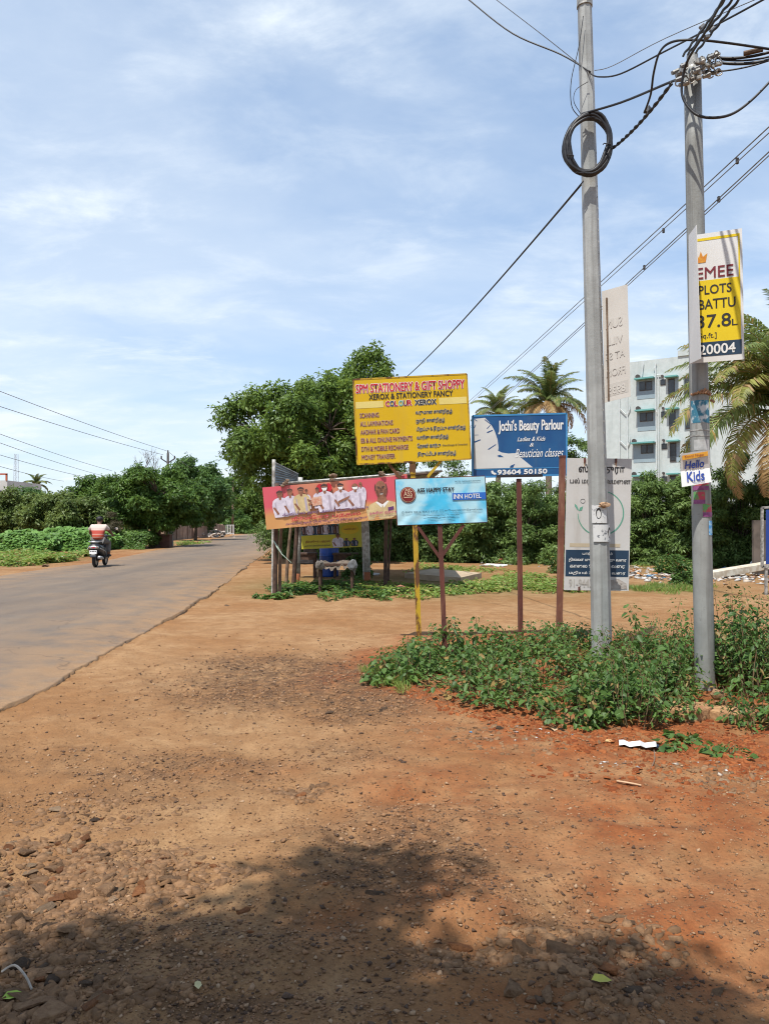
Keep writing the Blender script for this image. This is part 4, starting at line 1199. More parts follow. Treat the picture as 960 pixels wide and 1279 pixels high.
for (y0, y1, dx, w, kind_) in [(640, 662, -.012, .13, 0), (664, 685, .012, .18, 1)]:
    c0, c1 = pole1_at(y0), pole1_at(y1); r = .1165
    mb = MB(); rr_ = [[c + Vector((math.cos(a), math.sin(a), 0)) * r for a in [R(-90 + dx * 900 + d) for d in np.linspace(-w * 330, w * 330, 9)]] for c in (c0, c1)]
    mb.loft(rr_, cap=False, closed=False)
    st = mb.build('sticker', M_PAPER0, pole1)
    mb = MB()
    def cyl(fx_, fy_, lf=.0025):
        a_ = R(-90 + dx * 900 - w * 330) + R(2 * w * 330) * fx_
        return c1.lerp(c0, fy_) + Vector((math.cos(a_), math.sin(a_), 0)) * (r + lf)
    hx_, hy_, hr = (.45, .55, .17) if kind_ == 0 else (.84, .55, .12)
    mb.add([cyl(hx_ + hr * math.cos(6.283 * k / 14), hy_ + .30 * math.sin(6.283 * k / 14)) for k in range(14)], [tuple(range(14))])
    mb2 = MB(); mb2.add([cyl(hx_ + hr * .72 * math.cos(6.283 * k / 14), hy_ - .06 + .22 * math.sin(6.283 * k / 14), .004) for k in range(14)], [tuple(range(14))])
    mb2.build('printed_face', M_PAPER1, st)
    tag(mb.build('printed_figure', M_INK, st), kind='stuff')
mb = MB(); c = pole1_at(640) + Vector((.03, -.125, 0))
mb.blob(c, (.06, .025, .03), 5, 2, .3).build('rope_knot', mat('jute', (0.42, 0.27, 0.16), (0.28, 0.17, 0.10), 40, .9, .6), pole1)

# coil of cable
cc = P(734, 181, 8.38)
coil = thing('cable_coil', 'thick coil of black cable hung on the octagonal pole', 'cable coil', cc)
for k in range(9):
    a, b = .222 + .018 * (k % 3) - .006 * (k // 3), .300 + .020 * (k % 3)
    pts = []
    for i in range(41):
        u = 6.283 * i / 40; wob = .010 * math.sin(3 * u + k * 2) + .006 * math.sin(5 * u + k)
        x, z = (a + wob) * math.cos(u), (b + wob) * math.sin(u)
        t_ = .16
        pts.append(cc + Vector((x * math.cos(t_) + z * math.sin(t_), -.012 * (k // 3) + .008 * math.sin(u * 2 + k), z * math.cos(t_) - x * math.sin(t_))))
    MB().tube(pts, .0205, 6, cap=False).build('cable_turn', M_BLACK, coil, smooth=True)
for (px, py, pxe, pye) in [(703, 196, 697, 200), (762, 182, 768, 186), (728, 218, 726, 226)]:
    c = P(px + (7 if px < 720 else -6), py, 8.36)
    MB().tube([c + Vector((-.03, 0, .012)), c + Vector((-.03, -.03, .012)), c + Vector((.045, -.03, 0)), c + Vector((.045, 0.01, -.005))], .006, 5).build('tie_wire', M_BLACK, coil)

# --- round pole
p2b = Vector((P(880, 868, 6.95).x, 6.95, gz(P(880, 868, 6.95).x, 6.95)))
p2t = P(864, 88, 6.95)
pole2 = thing('utility_pole', 'round grey steel pole plastered with notices, cable clamps on top', 'pole', p2b)
def pole2_at(py):
    return p2b.lerp(p2t, (868 - py) / 780.0)
MB().tube([p2b - Vector((0, 0, .3))] + lean_pole(p2b, p2t, 8), [.089] + [.087 - .012 * i / 8 for i in range(9)], 22).build('shaft', M_GALV2, pole2, smooth=True)
MB().tube([p2t, p2t + Vector((0, 0, .02))], [.075, .070], 22).build('pole_cap', M_CLAMP, pole2)
for i, yy in enumerate((545, 552)):
    c = pole2_at(yy); MB().tube([c - Vector((0, 0, .006)), c + Vector((0, 0, .006))], .0845, 22).build('tie_wire', M_CLAMP, pole2)
def wrap(pole_at, y0, y1, a0, a1, r, m, parent, name='sticker', n=10, skew=0.0, lift=0.0):
    mb = MB(); c0, c1 = pole_at(y0), pole_at(y1)
    rows = []
    for j in range(3):
        c = c0.lerp(c1, j / 2)
        rows.append([c + Vector((math.sin(R(a)), -math.cos(R(a)), skew * (a - a0) / max(a1 - a0, 1e-6))) * (r + lift) if True else c for a in np.linspace(a0, a1, n)])
    mb.loft([[Vector(p) for p in row] for row in rows], cap=False, closed=False)
    return mb.build(name, m, parent)
M_TORN = mat('torn_blue_poster', (0.035, 0.16, 0.24), (0.50, 0.55, 0.56), 14, .7, lo=.48, hi=.62, detail=8)
M_PAPER = mat('old_paper', (0.50, 0.50, 0.49), (0.33, 0.33, 0.32), 9, .8)
M_FLY = mat('colour_flyer', (0.10, 0.32, 0.10), (0.45, 0.06, 0.10), 16, .6, lo=.45, hi=.55)
M_FLY2 = mat('purple_flyer_band', (0.20, 0.045, 0.16), (0.30, 0.10, 0.24), 20, .6)
M_SKYST = mat('sky_blue_sticker', (0.045, 0.28, 0.62), (0.30, 0.50, 0.66), 18, .6, lo=.45, hi=.6)
r2 = .0835
wrap(pole2_at, 508, 536, -80, 62, r2, M_TORN, pole2, 'torn_poster', 12)
wrap(pole2_at, 557, 570, -60, 40, r2, M_PAPER, pole2)
wrap(pole2_at, 612, 680, -60, 55, r2 - .0015, M_PAPER, pole2)
for (y0, y1, a0, a1) in [(604, 620, -75, 25), (622, 637, -70, 0), (637, 653, -15, 70)]:
    f = wrap(pole2_at, y0, y1, a0, a1, r2 + .002, M_FLY, pole2, 'flyer')
    wrap(pole2_at, y0 + (y1 - y0) * .66, y1, a0, a1, r2 + .0045, M_FLY2, f, 'flyer_band')
wrap(pole2_at, 658, 676, 20, 80, r2 + .003, M_SKYST, pole2)
mb = MB(); c = pole2_at(500)
for k in range(9):
    a = R(-70 + k * 16); mb.tube([c + Vector((math.sin(a) * .088, -math.cos(a) * .088, .0)), c + Vector((math.sin(a + .3) * .095, -math.cos(a + .3) * .095, .045 - abs(k - 4) * .012))], .011, 5)
mb.tube([c + Vector((.08, -.05, -.05)), c + Vector((.115, -.06, -.075))], .012, 5)
tag(mb.build('rope_lashing', mat('coir', (0.40, 0.23, 0.13), (0.24, 0.13, 0.08), 30, .9, .6), pole2), kind='stuff')
# clamp cluster on the pole top
clamps = thing('clamp_cluster', 'tangle of metal cable clamps bolted round the top of the round pole', 'clamps', p2t)
rr = random.Random(9)
for k in range(64):
    t = rr.random(); c = P(842 + 56 * t, 98 - 20 * t + rr.uniform(-12, 12), 6.86 + rr.uniform(-.1, .06))
    mb = MB()
    if k % 3 == 0: mb.tube([c + Vector((-.03, 0, -.01)), c + Vector((.03, 0, .012))], [.018, .024], 8)
    elif k % 3 == 1: mb.box(c, (rr.uniform(.02, .06), .03, rr.uniform(.02, .045)), Matrix.Rotation(rr.uniform(-.8, .8), 3, 'Y'), .005)
    else:
        pts = [c + Vector((math.cos(u) * .026, .012 * math.sin(2 * u), math.sin(u) * .03)) for u in np.linspace(0, 5.6, 11)]; mb.tube(pts, .006, 5)
    mb.build('clamp', M_CLAMP if k % 4 else M_WIRE, clamps)
MB().tube([p2t + Vector((0, 0, -.02)), p2t + Vector((0, 0, .14))], [.045, .05], 12).build('clamp_drum', M_CLAMP, clamps)
MB().tube([P(878, 97, 6.86), P(883, 93.5, 6.84)], .008, 6).build('bolt', M_WIRE, clamps)
# concrete footings
M_FOOT = mat('sandy_concrete', (0.42, 0.25, 0.12), (0.30, 0.16, 0.075), 14, .95, .8, dirt=(0.22, 0.085, 0.04), dirt_amt=.8)
for (px, py, rad, lb) in [(853, 888, .225, 'round sandy concrete disc just left of the round pole foot'), (912, 893, .20, 'round sandy concrete disc just right of the round pole foot')]:
    g = GP(px, py); rr = random.Random(int(px)); n = 22
    ring = [(math.cos(6.283 * k / n) * rad * rr.uniform(.93, 1.05), math.sin(6.283 * k / n) * rad * .8 * rr.uniform(.93, 1.05)) for k in range(n)]
    mb = MB(); mb.loft([[g + Vector((x * s, y * s, z)) for x, y in ring] for s, z in ((1.0, -.15), (1.0, .035), (.985, .048), (.6, .056), (.15, .06))])
    o = mb.build('pole_footing', M_FOOT, None, False, origin=g); tag(o, lb, 'footing')
g = GP(912, 884); mb = MB(); mb.blob(g + Vector((-.09, .04, .10)), (.055, .05, .045), 3, 2, .18)
tag(mb.build('footing_stone', M_STONE, None, origin=g), 'brown stone lying on the right footing disc', 'stone')

# ------------------------------------------------------------------ small helpers for signs
def tubebox(a, b, w, m, parent, name, d=None):
    """square section bar between two points"""
    a, b = Vector(a), Vector(b); t = (b - a).normalized(); d = d or w
    side = t.cross(Vector((0, 1, 0))); side = side.normalized() if side.length > 1e-6 else Vector((1, 0, 0)); fr = side.cross(t).normalized()
    q = [(-1, -1), (1, -1), (1, 1), (-1, 1)]
    mb = MB(); mb.loft([[p + side * x * w / 2 + fr * y * d / 2 for x, y in q] for p in (a, b)])
    return mb.build(name, m, parent)
def frame_bars(B, parent, m, w, lift=.006, d=.03):
    for (x0, y0, x1, y1) in ((0, 0, 1, 0), (0, 1, 1, 1), (0, 0, 0, 1), (1, 0, 1, 1)):
        tubebox(B.at(x0, y0, -d / 2 + lift), B.at(x1, y1, -d / 2 + lift), w, m, parent, 'frame_bar', d)

# --- yellow stationery sign
Yy = 9.75
B = Board(P(441, 474, Yy), P(582.5, 467, Yy), P(446, 580, Yy))
yb = GP(524, 808); yb = Vector((P(524, 800, Yy + .05).x, Yy + .05, gz(P(524, 800, Yy).x, Yy)))
S = thing('shop_sign', 'yellow stationery and gift shop sign on a yellow steel post', 'sign', yb)
M_YEL = streaky('yellow_flex', (0.62, 0.395, 0.006), (0.58, 0.36, 0.005), (0.45, 0.30, 0.08), .35, .45, 0, 7, .8, .52, .75, .05, 18)
M_YELPOST = streaky('yellow_post_paint', (0.48, 0.31, 0.02), (0.42, 0.25, 0.02), (0.10, 0.036, 0.018), .95, .65, 0, 6, 3.2, .50, .58, .25, 40)
B.poly([(0, 0), (1, 0), (1, 1), (0, 1)], 0, .012).build('sign_panel', M_YEL, S)
frame_bars(B, S, M_YELPOST, .018, .003, .028)
M_BAND = mat('pale_band', (0.68, 0.56, 0.19), (0.64, 0.52, 0.16), 3, .5)
B.poly([(.012, .268), (.255, .268), (.255, .345), (.012, .345)], .002).build('pale_band', M_BAND, S)
B.poly([(.745, .268), (.988, .268), (.988, .345), (.745, .345)], .002).build('pale_band', M_BAND, S)
B.text('SPM STATIONERY & GIFT SHOPPY', .02, .975, .065, .165, M_CRIMSON, S, .045, outline=M_WHITE, ow=.07)
B.text('XEROX & STATIONERY FANCY', .13, .87, .185, .25, M_INK, S, .035)
xs_ = [('C', M_CRIMSON), ('O', M_NAVY), ('L', M_CRIMSON), ('O', M_GREENINK), ('U', M_MAROON), ('R', M_CRIMSON)]
for k, (ch, m_) in enumerate(xs_): B.text(ch, .275 + .039 * k, .275 + .039 * k + (.034 if ch != 'L' else .026), .277, .338, m_, S, .07, outline=M_WHITE, ow=.09)
B.text('XEROX', .532, .72, .277, .338, M_INK, S, .07, outline=M_WHITE, ow=.08)
left_ = [('SCANNING', .20), ('ALL LAMINATIONS', .32), ('AADHAR & PAN CARD', .375), ('EB & ALL ONLINE PAYMENTS', .485), ('DTH & MOBILE RECHARGE', .445), ('MONEY TRANSFER', .325)]
right_ = [('வருமான சான்றிதழ்', .855), ('ஜாதி சான்றிதழ்', .785), ('பிறப்பு & இறப்பு சான்றிதழ்', .965), ('வாரிசு சான்றிதழ்', .81), ('ரேசன் கார்டு', .74), ('இருப்பிடச் சான்றிதழ்', .87)]
for k in range(6):
    y0 = .405 + .0985 * k
    B.text(left_[k][0], .043, left_[k][1] + .01, y0 - .002, y0 + .054, M_MAROON, S, .02, outline=M_WHITE, ow=.035)
    B.text(right_[k][0], .535, right_[k][1], y0 - .008, y0 + .058, M_NAVY, S, .03, outline=M_WHITE, ow=.04)
B.text('(New,Changes & Correction)', .755, .975, .815, .842, M_NAVY, S, .01)
tubebox(yb - Vector((0, 0, .2)), P(515, 576, Yy + .05), .062, M_YELPOST, S, 'post', .062)
tubebox(P(515, 592, Yy + .03), P(515, 574, Yy + .03), .076, M_YELPOST, S, 'post_socket', .05)
tubebox(P(515, 617, Yy + .05), P(485, 579, Yy + .04), .036, M_YELPOST, S, 'brace')
tubebox(P(516, 617, Yy + .05), P(551, 575, Yy + .04), .036, M_YELPOST, S, 'brace')

# --- blue beauty parlour sign
Yb = 9.9
B = Board(P(590, 519.5, Yb), P(707, 516.5, Yb), P(590, 596, Yb))
bb_ = Vector((P(650, 800, Yb + .05).x, Yb + .05, gz(P(650, 800, Yb).x, Yb)))
S = thing('shop_sign', 'blue beauty parlour sign with white portrait silhouette on a brown post', 'sign', bb_)
M_BLU = streaky('blue_flex', (0.016, 0.092, 0.235), (0.012, 0.068, 0.20), (0.06, 0.12, 0.20), .4, .45, 0, 7, .8, .52, .75, .05, 18)
M_BLUF = mat('blue_frame_paint', (0.055, 0.25, 0.50), (0.045, 0.21, 0.43), 8, .5)
B.poly([(0, 0), (1, 0), (1, 1), (0, 1)], 0, .012).build('sign_panel', M_BLU, S)
frame_bars(B, S, M_BLUF, .022, .004, .03)
M_PALE = mat('pale_portrait', (0.60, 0.60, 0.58), (0.55, 0.55, 0.54), 3, .5)
por = [(.015, .05), (.13, .035), (.19, .13), (.235, .26), (.265, .40), (.275, .53), (.27, .58), (.31, .61), (.38, .63), (.46, .625), (.52, .71), (.64, .865), (.015, .865)]
po = B.poly(por, .0022).build('portrait', M_PALE, S)
for q in [[(.15, .27), (.21, .235), (.215, .25), (.155, .29)], [(.16, .55), (.245, .47), (.25, .48), (.17, .56)], [(.26, .66), (.29, .645), (.33, .685), (.28, .685)], [(.015, .42), (.08, .385), (.085, .40), (.02, .44)],
          [(.13, .06), (.22, .165), (.21, .17), (.125, .07)], [(.40, .83), (.45, .80), (.43, .86), (.395, .86)], [(.015, .19), (.03, .14), (.035, .15), (.02, .20)], [(.02, .31), (.06, .31), (.06, .317), (.02, .317)],
          [(.15, .21), (.185, .155), (.19, .16), (.155, .22)], [(.02, .05), (.05, .085), (.045, .09), (.015, .06)]]:
    B.poly(q, .0036).build('hair_strand', M_BLU, po)
B.poly([(.02, .872), (.985, .872), (.985, .884), (.02, .884)], .0022).build('dividing_line', M_BLUF, S)
B.text("Jothi's Beauty Parlour", .275, .965, .085, .31, M_WHITE, S, .035)
B.text('Ladies & Kids', .475, .775, .365, .435, M_WHITE, S, .012, shear=.4)
B.text('&', .605, .65, .465, .525, M_WHITE, S, .012, shear=.3)
B.text('Beautician classes', .45, .965, .56, .70, M_WHITE, S, .004, shear=.45)
B.text('93604 50150', .265, .79, .895, .968, M_WHITE, S, .09)
B.poly([(.195, .905), (.215, .90), (.225, .93), (.25, .945), (.25, .965), (.225, .968), (.20, .945)], .003).build('phone_symbol', M_WHITE, S)
tubebox(bb_ - Vector((0, 0, .2)), P(647.5, 598, Yb + .05), .058, M_RUST, S, 'post')
tubebox(P(619, 595, Yb + .02), P(677, 594, Yb + .02), .03, M_INK, S, 'cross_bar', .05)

# --- hotel sign, light blue
Yi = 8.55
B = Board(P(493.5, 599, Yi), P(605, 595, Yi), P(496.5, 656, Yi))
ib = Vector((P(557, 830, Yi + .04).x, Yi + .04, gz(P(557, 830, Yi).x, Yi)))
S = thing('hotel_sign', 'light blue hotel sign on a red brown Y shaped post', 'sign', ib)
t = NT('cyan_wash_flex'); co = t.new('ShaderNodeNewGeometry').outputs['Position']
f1 = t.rng(t.noise(co, 2.6, 5, .55, .6), .36, .64)
col = t.mix(f1, (0.055, 0.46, 0.72), (0.42, 0.66, 0.74))
t.l.new(col, t.b.inputs['Base Color']); t.b.inputs['Roughness'].default_value = .4
t.l.new(t.bump(t.noise(co, 7, 3, .4), .25, .03), t.b.inputs['Normal'])
def creases(fx, fy):
    return .004 * np.sin((fx * 1.4 + fy * .8) * 22) * sstep(.45, 1.0, fy) + .006 * np.exp(-((fx * .9 + fy * .5 - .55) / .03) ** 2) * fy
nx, ny = 40, 20
fx, fy = np.meshgrid(np.linspace(0, 1, nx), np.linspace(0, 1, ny))
lift_ = creases(fx, fy)
V = [B.at(a, b, c) - ib for a, b, c in zip(fx.ravel(), fy.ravel(), lift_.ravel())]
F = [(j * nx + i, j * nx + i + 1, (j + 1) * nx + i + 1, (j + 1) * nx + i) for j in range(ny - 1) for i in range(nx - 1)]
me = bpy.data.meshes.new('sign_sheet'); me.from_pydata(V, [], F); me.update()
sh = link_mesh('sign_sheet', me, t.m, S, smooth=True)
B.poly([(0.005, 0.01), (.995, .01), (.995, .99), (.005, .99)], -.010, .012).build('backing_panel', M_WHITE, S)
frame_bars(B, S, M_RUST, .02, -.012, .025)
ell = lambda x, y, rx, ry, n=24: [(x + rx * math.cos(6.283 * k / n), y + ry * math.sin(6.283 * k / n)) for k in range(n)]
em = B.poly(ell(.132, .345, .088, .175), .008).build('emblem', mat('emblem_red', (0.16, 0.012, 0.012), (0.12, 0.01, 0.01), 9, .5), S)
B.poly(ell(.132, .345, .080, .160), .0095).build('emblem_ring', mat('emblem_cream', (0.55, 0.38, 0.24), (0.5, 0.33, 0.2), 9, .5), em)
B.poly(ell(.132, .345, .074, .148), .011).build('emblem_disc', mat('emblem_red2', (0.20, 0.016, 0.014), (0.14, 0.012, 0.012), 9, .5), em)
M_CREAM = mat('emblem_print', (0.62, 0.45, 0.30), (0.5, 0.36, 0.24), 12, .5)
B.text('ASS', .085, .18, .265, .375, M_CREAM, em, .02, lift=.0125)
B.poly([(.085, .39), (.18, .385), (.178, .405), (.087, .41)], .0125).build('emblem_bar', M_CREAM, em)
B.poly([(.10, .25), (.115, .215), (.132, .24), (.148, .21), (.163, .25)], .0125).build('emblem_crown', M_CREAM, em)
B.text('ASS HAPPY STAY', .235, .65, .21, .30, M_INK, S, .06, lift=.008)
B.poly([(.625, .345), (1.0, .345), (1.0, .495), (.625, .495)], .008).build('blue_strip', mat('royal_blue_strip', (0.020, 0.13, 0.50), (0.02, 0.11, 0.44), 6, .5), S)
B.text('INN HOTEL', .64, .945, .37, .47, M_WHITE, S, .022, lift=.0105)
B.text('HOTEL  RAMANATHAPURAM', .665, .945, .075, .105, M_NAVY, S, .012, lift=.008)
B.text('✆ 90809 70016, 95435 65557', .05, .455, .70, .755, M_NAVY, S, .0, lift=.012)
B.text('✉ ass7happystayinn@gmail.com', .475, .95, .69, .745, M_NAVY, S, .0, lift=.012)
B.text('ASS Complex, Airangan Nagary, Mandabam Road', .285, .69, .80, .828, M_NAVY, S, .012, lift=.012)
B.text('Airport Road - 623 407, Tamilnadu', .335, .635, .85, .878, M_NAVY, S, .012, lift=.012)
tubebox(ib - Vector((0, 0, .25)), P(549, 656, Yi + .04), .050, M_RUST, S, 'post')
tubebox(P(549.5, 697, Yi + .04), P(521, 657, Yi + .03), .034, M_RUST, S, 'brace')
tubebox(P(550, 697, Yi + .04), P(579, 655, Yi + .03), .034, M_RUST, S, 'brace')
c = ib + Vector((.03, -.02, .0)); tubebox(c + Vector((0, 0, -.15)), c + Vector((0, 0, .14)), .085, M_RUST, S, 'post_sleeve', .09)

# --- leaning brown post in front of the blue sign
pb = Vector((P(697, 800, 9.6).x, 9.6, gz(P(697, 800, 9.6).x, 9.6)))
S = thing('bare_post', 'bare rusty brown steel post left of the clinic board', 'post', pb)
tubebox(pb - Vector((0, 0, .25)), P(702, 570, 9.6), .068, M_RUST2, S, 'shaft')
tubebox(P(702, 572, 9.6), P(702.1, 569, 9.6), .074, M_RUST, S, 'post_cap')

# --- white clinic board tied behind the octagonal pole
Yw = 8.78
B = Board(P(708, 572, Yw), P(788.5, 573, Yw), P(704, 737, Yw))
S = thing('clinic_board', 'tall white dental clinic board tied behind the octagonal pole', 'sign', B.at(.5, 1.0))
M_BRD = streaky('old_white_board', (0.56, 0.545, 0.525), (0.51, 0.495, 0.475), (0.36, 0.31, 0.26), .4, .6, 0, 8, .6, .52, .75, .08, 22)
B.poly([(0, 0), (1, 0), (1, 1), (0, 1)], 0, .02).build('board_panel', M_BRD, S)
B.poly([(.012, .695), (.985, .695), (.985, .895), (.012, .895)], .002).build('navy_panel', M_NAVY, S)
B.text('ஸ்ரீ மதுரா', .18, .89, .045, .125, M_INK, S, .028)
B.text('பல் மருத்துவமனை', .05, .985, .15, .205, M_INK, S, .02)
arc = [(.535 + .345 * math.cos(a), .415 + .165 * math.sin(a)) for a in np.linspace(R(-78), R(178), 40)]
ww = [.010 + .010 * math.sin(math.pi * min(1, .1 + i / 45)) for i in range(40)]
outer = [(.535 + (.345 + w) * math.cos(a), .415 + (.165 + w * .5) * math.sin(a)) for a, w in zip(np.linspace(R(-78), R(178), 40), ww)]
ringm = MB()
for i in range(39): ringm.sheet([B.at(*arc[i], .002), B.at(*outer[i], .002), B.at(*outer[i + 1], .002), B.at(*arc[i + 1], .002)], B.n, .0008)
tag(ringm.build('green_ring', M_GREENINK, S), kind='stuff')
for q in ([(.185, .40), (.135, .365), (.13, .345), (.165, .36), (.19, .385)], [(.195, .40), (.215, .375), (.26, .365), (.245, .395), (.215, .40)]): B.poly(q, .002).build('leaf_mark', M_GREENINK, S)
tm = MB()
for i, (x, y) in enumerate(ell(.255, .325, .035, .016, 16)):
    x2, y2 = ell(.255, .325, .035, .016, 16)[(i + 1) % 16]; tm.tube([B.at(x, y, .002), B.at(x2, y2, .002)], .0016, 4)
tag(tm.build('tooth_outline', M_INK, S), kind='stuff')
B.poly([(.07, .645), (.85, .645), (.85, .672), (.07, .672)], .002).build('tan_band', mat('tan_band', (0.50, 0.42, 0.30), (0.46, 0.38, 0.27), 6, .6), S)
B.text('பார்வை நேரம்', .27, .73, .71, .738, M_WHITE, S, .035)
B.text('திங்கள் முதல் ஞாயிறு வரை', .06, .95, .755, .787, M_WHITE, S, .035)
B.text('காலை 9.00 - 1.00 வரை', .08, .93, .805, .835, M_WHITE, S, .035)
B.text('மதியம் 3.00 - 8.00 வரை', .07, .94, .855, .885, M_WHITE, S, .035)
B.text('91-94431', .07, .47, .915, .975, mat('faded_print', (0.45, 0.42, 0.38), (0.40, 0.37, 0.33), 5, .6), S, .02)
B.poly([(.63, .93), (.83, .91), (.96, .945), (.97, .985), (.66, .99)], .004, .003).build('torn_film', mat('torn_film', (0.34, 0.29, 0.25), (0.46, 0.42, 0.38), 14, .5, .6), S)
for (x, y) in ((.27, .012), (.755, .012), (.23, .985)):
    mb = MB(); mb.tube([B.at(x, y - .012, .006), B.at(x, y + .02, .006)], .012, 6).build('rusty_clip', M_RUST, S)
for x in (.27, .755):
    B.poly([(x - .012, .03), (x + .012, .03), (x + .006, .06), (x - .004, .065)], .0015).build('rust_stain', mat('rust_stain', (0.42, 0.20, 0.08), (0.5, 0.3, 0.15), 20, .8), S)

# --- real estate flag on the round pole: printed sheet and its folded-over flap
B = Board(P(860, 294.5, 6.80), P(926, 285, 6.62), P(862, 454, 6.80))
S = thing('plot_flag', 'white and yellow plots for sale flag on the round pole, its left edge folded forward', 'flag sign', pole2_at(454) + Vector((0, -.1, 0)))
M_FLEX = mat('white_flex', (0.66, 0.655, 0.64), (0.60, 0.595, 0.58), 1.2, .5, .06)
B.poly([(0, 0), (1, 0), (1.01, 1), (0, 1)], 0, .004).build('flag_sheet', M_FLEX, S)
M_FY = mat('flag_yellow', (0.70, 0.52, 0.008), (0.66, 0.48, 0.008), 3, .5)
def rect(x0, y0, x1, y1): return [(x0, y0), (x1, y0), (x1, y1), (x0, y1)]
B.poly(rect(.13, .365, .955, .845), .0022).build('yellow_panel', M_FY, S)
B.poly(rect(.13, .845, .965, .955), .0022).build('navy_panel', M_NAVY, S)
for q in (rect(.13, .035, .955, .055), rect(.925, .055, .955, .365)): B.poly(q, .0022).build('yellow_border', M_FY, S)
B.poly([(.14, .225), (.13, .14), (.18, .185), (.22, .135), (.26, .18), (.345, .155), (.31, .225)], .003).build('crown_mark', mat('crown_orange', (0.55, 0.19, 0.02), (0.62, 0.30, 0.03), 30, .5), S)
B.text('EMEE', .135, .83, .265, .35, M_MAROON, S, .012)
B.text('PLOTS', .17, .79, .405, .475, M_INK, S, .022)
B.text('BATTU', .17, .86, .515, .59, M_INK, S, .022)
B.text('37.8', .13, .77, .635, .735, M_INK, S, .022)
B.text('L', .79, .895, .685, .732, M_INK, S, .02)
B.text('Sq.ft.]', .17, .50, .775, .825, M_INK, S, .004)
B.text('20004', .17, .845, .865, .94, M_WHITE, S, .035)
f0, f1 = P(860, 294, 6.795), P(869.5, 281, 6.56); f2, f3 = P(875, 448, 6.56), P(861, 454.5, 6.795)
mb = MB(); n_ = (f1 - f0).cross(f3 - f0).normalized(); mb.sheet([f0, f1, f2, f3], n_, .004).build('folded_flap', M_FLEX, S)
# --- flag seen from behind on the octagonal pole
B = Board(P(751, 364, 8.50), P(783, 355, 8.44), P(755, 503, 8.50))
S = thing('faded_flag', 'faded flag seen from its back on the octagonal pole, print showing through', 'flag sign', B.at(0, 1))
M_BACK = mat('flag_back', (0.60, 0.575, 0.53), (0.53, 0.50, 0.455), 2, .6, .05)
B.poly([(0, 0), (1, 0), (1.0, 1), (0, 1)], 0, .004).build('flag_sheet', M_BACK, S)
M_GHOST = mat('ghost_print', (0.575, 0.55, 0.505), (0.515, 0.485, 0.445), 4, .6)
M_GHOST2 = mat('ghost_panel', (0.535, 0.51, 0.465), (0.48, 0.455, 0.415), 4, .6)
B.poly(rect(.05, .845, .92, .955), .0015).build('ghost_panel', M_GHOST2, S)
B.text('SUN', .12, .75, .265, .35, M_GHOST, S, .03, mirror=True)
B.text('VILL', .15, .75, .435, .50, M_GHOST, S, .02, mirror=True)
B.text('AT S5', .08, .82, .565, .63, M_GHOST, S, .02, mirror=True)
B.text('FROM', .08, .82, .71, .78, M_GHOST, S, .02, mirror=True)
B.text('8939', .12, .80, .87, .94, M_BACK, S, .03, mirror=True)
tubebox(P(757, 372, 8.49), P(759.5, 500, 8.49), .018, M_WOOD, S, 'stiffener')

# --- Hello Kids leaflet on the round pole
B = Board(P(847.5, 567, 6.78), P(883.5, 562.5, 6.78), P(849, 607, 6.78))
S = thing('school_leaflet', 'folded white Hello Kids leaflet tied to the round pole', 'leaflet', B.at(.5, 1))
M_LEAF = mat('leaflet_paper', (0.64, 0.64, 0.63), (0.60, 0.60, 0.59), 3, .6)
mid = .55
mb = MB(); mb.sheet([B.at(0, 0, .035), B.at(1.0, 0, .035), B.at(1.04, mid, .0), B.at(.03, mid, .0)], B.n, .003).build('upper_half', M_LEAF, S)
mb = MB(); mb.sheet([B.at(.03, mid, .0), B.at(1.04, mid, .0), B.at(1.03, 1.0, .035), B.at(.0, 1.04, .035)], B.n, .003).build('lower_half', M_LEAF, S)
B.poly([(.05, .07), (.93, .03), (.93, .17), (.05, .21)], .037).build('orange_band', mat('orange_band', (0.62, 0.30, 0.03), (0.58, 0.27, 0.03), 5, .5), S)
B.text('Kennil Nagar', .13, .80, .075, .17, M_MAROON, S, .0, lift=.041)
sl = lambda fx, fy: np.where(fy < mid, .035 * (1 - fy / mid), .035 * (fy - mid) / (1 - mid))
B.text('Hello', .17, .82, .26, .50, M_BLUEINK, S, .03, shear=.1, lift=.006, surf=sl)
B.text('Kids', .20, .80, .60, .90, M_BLUEINK, S, .03, shear=.1, lift=.006, surf=sl)
B.text('PRE SCHOOL', .40, .80, .93, .965, M_BLUEINK, S, .01, lift=.006, surf=sl)
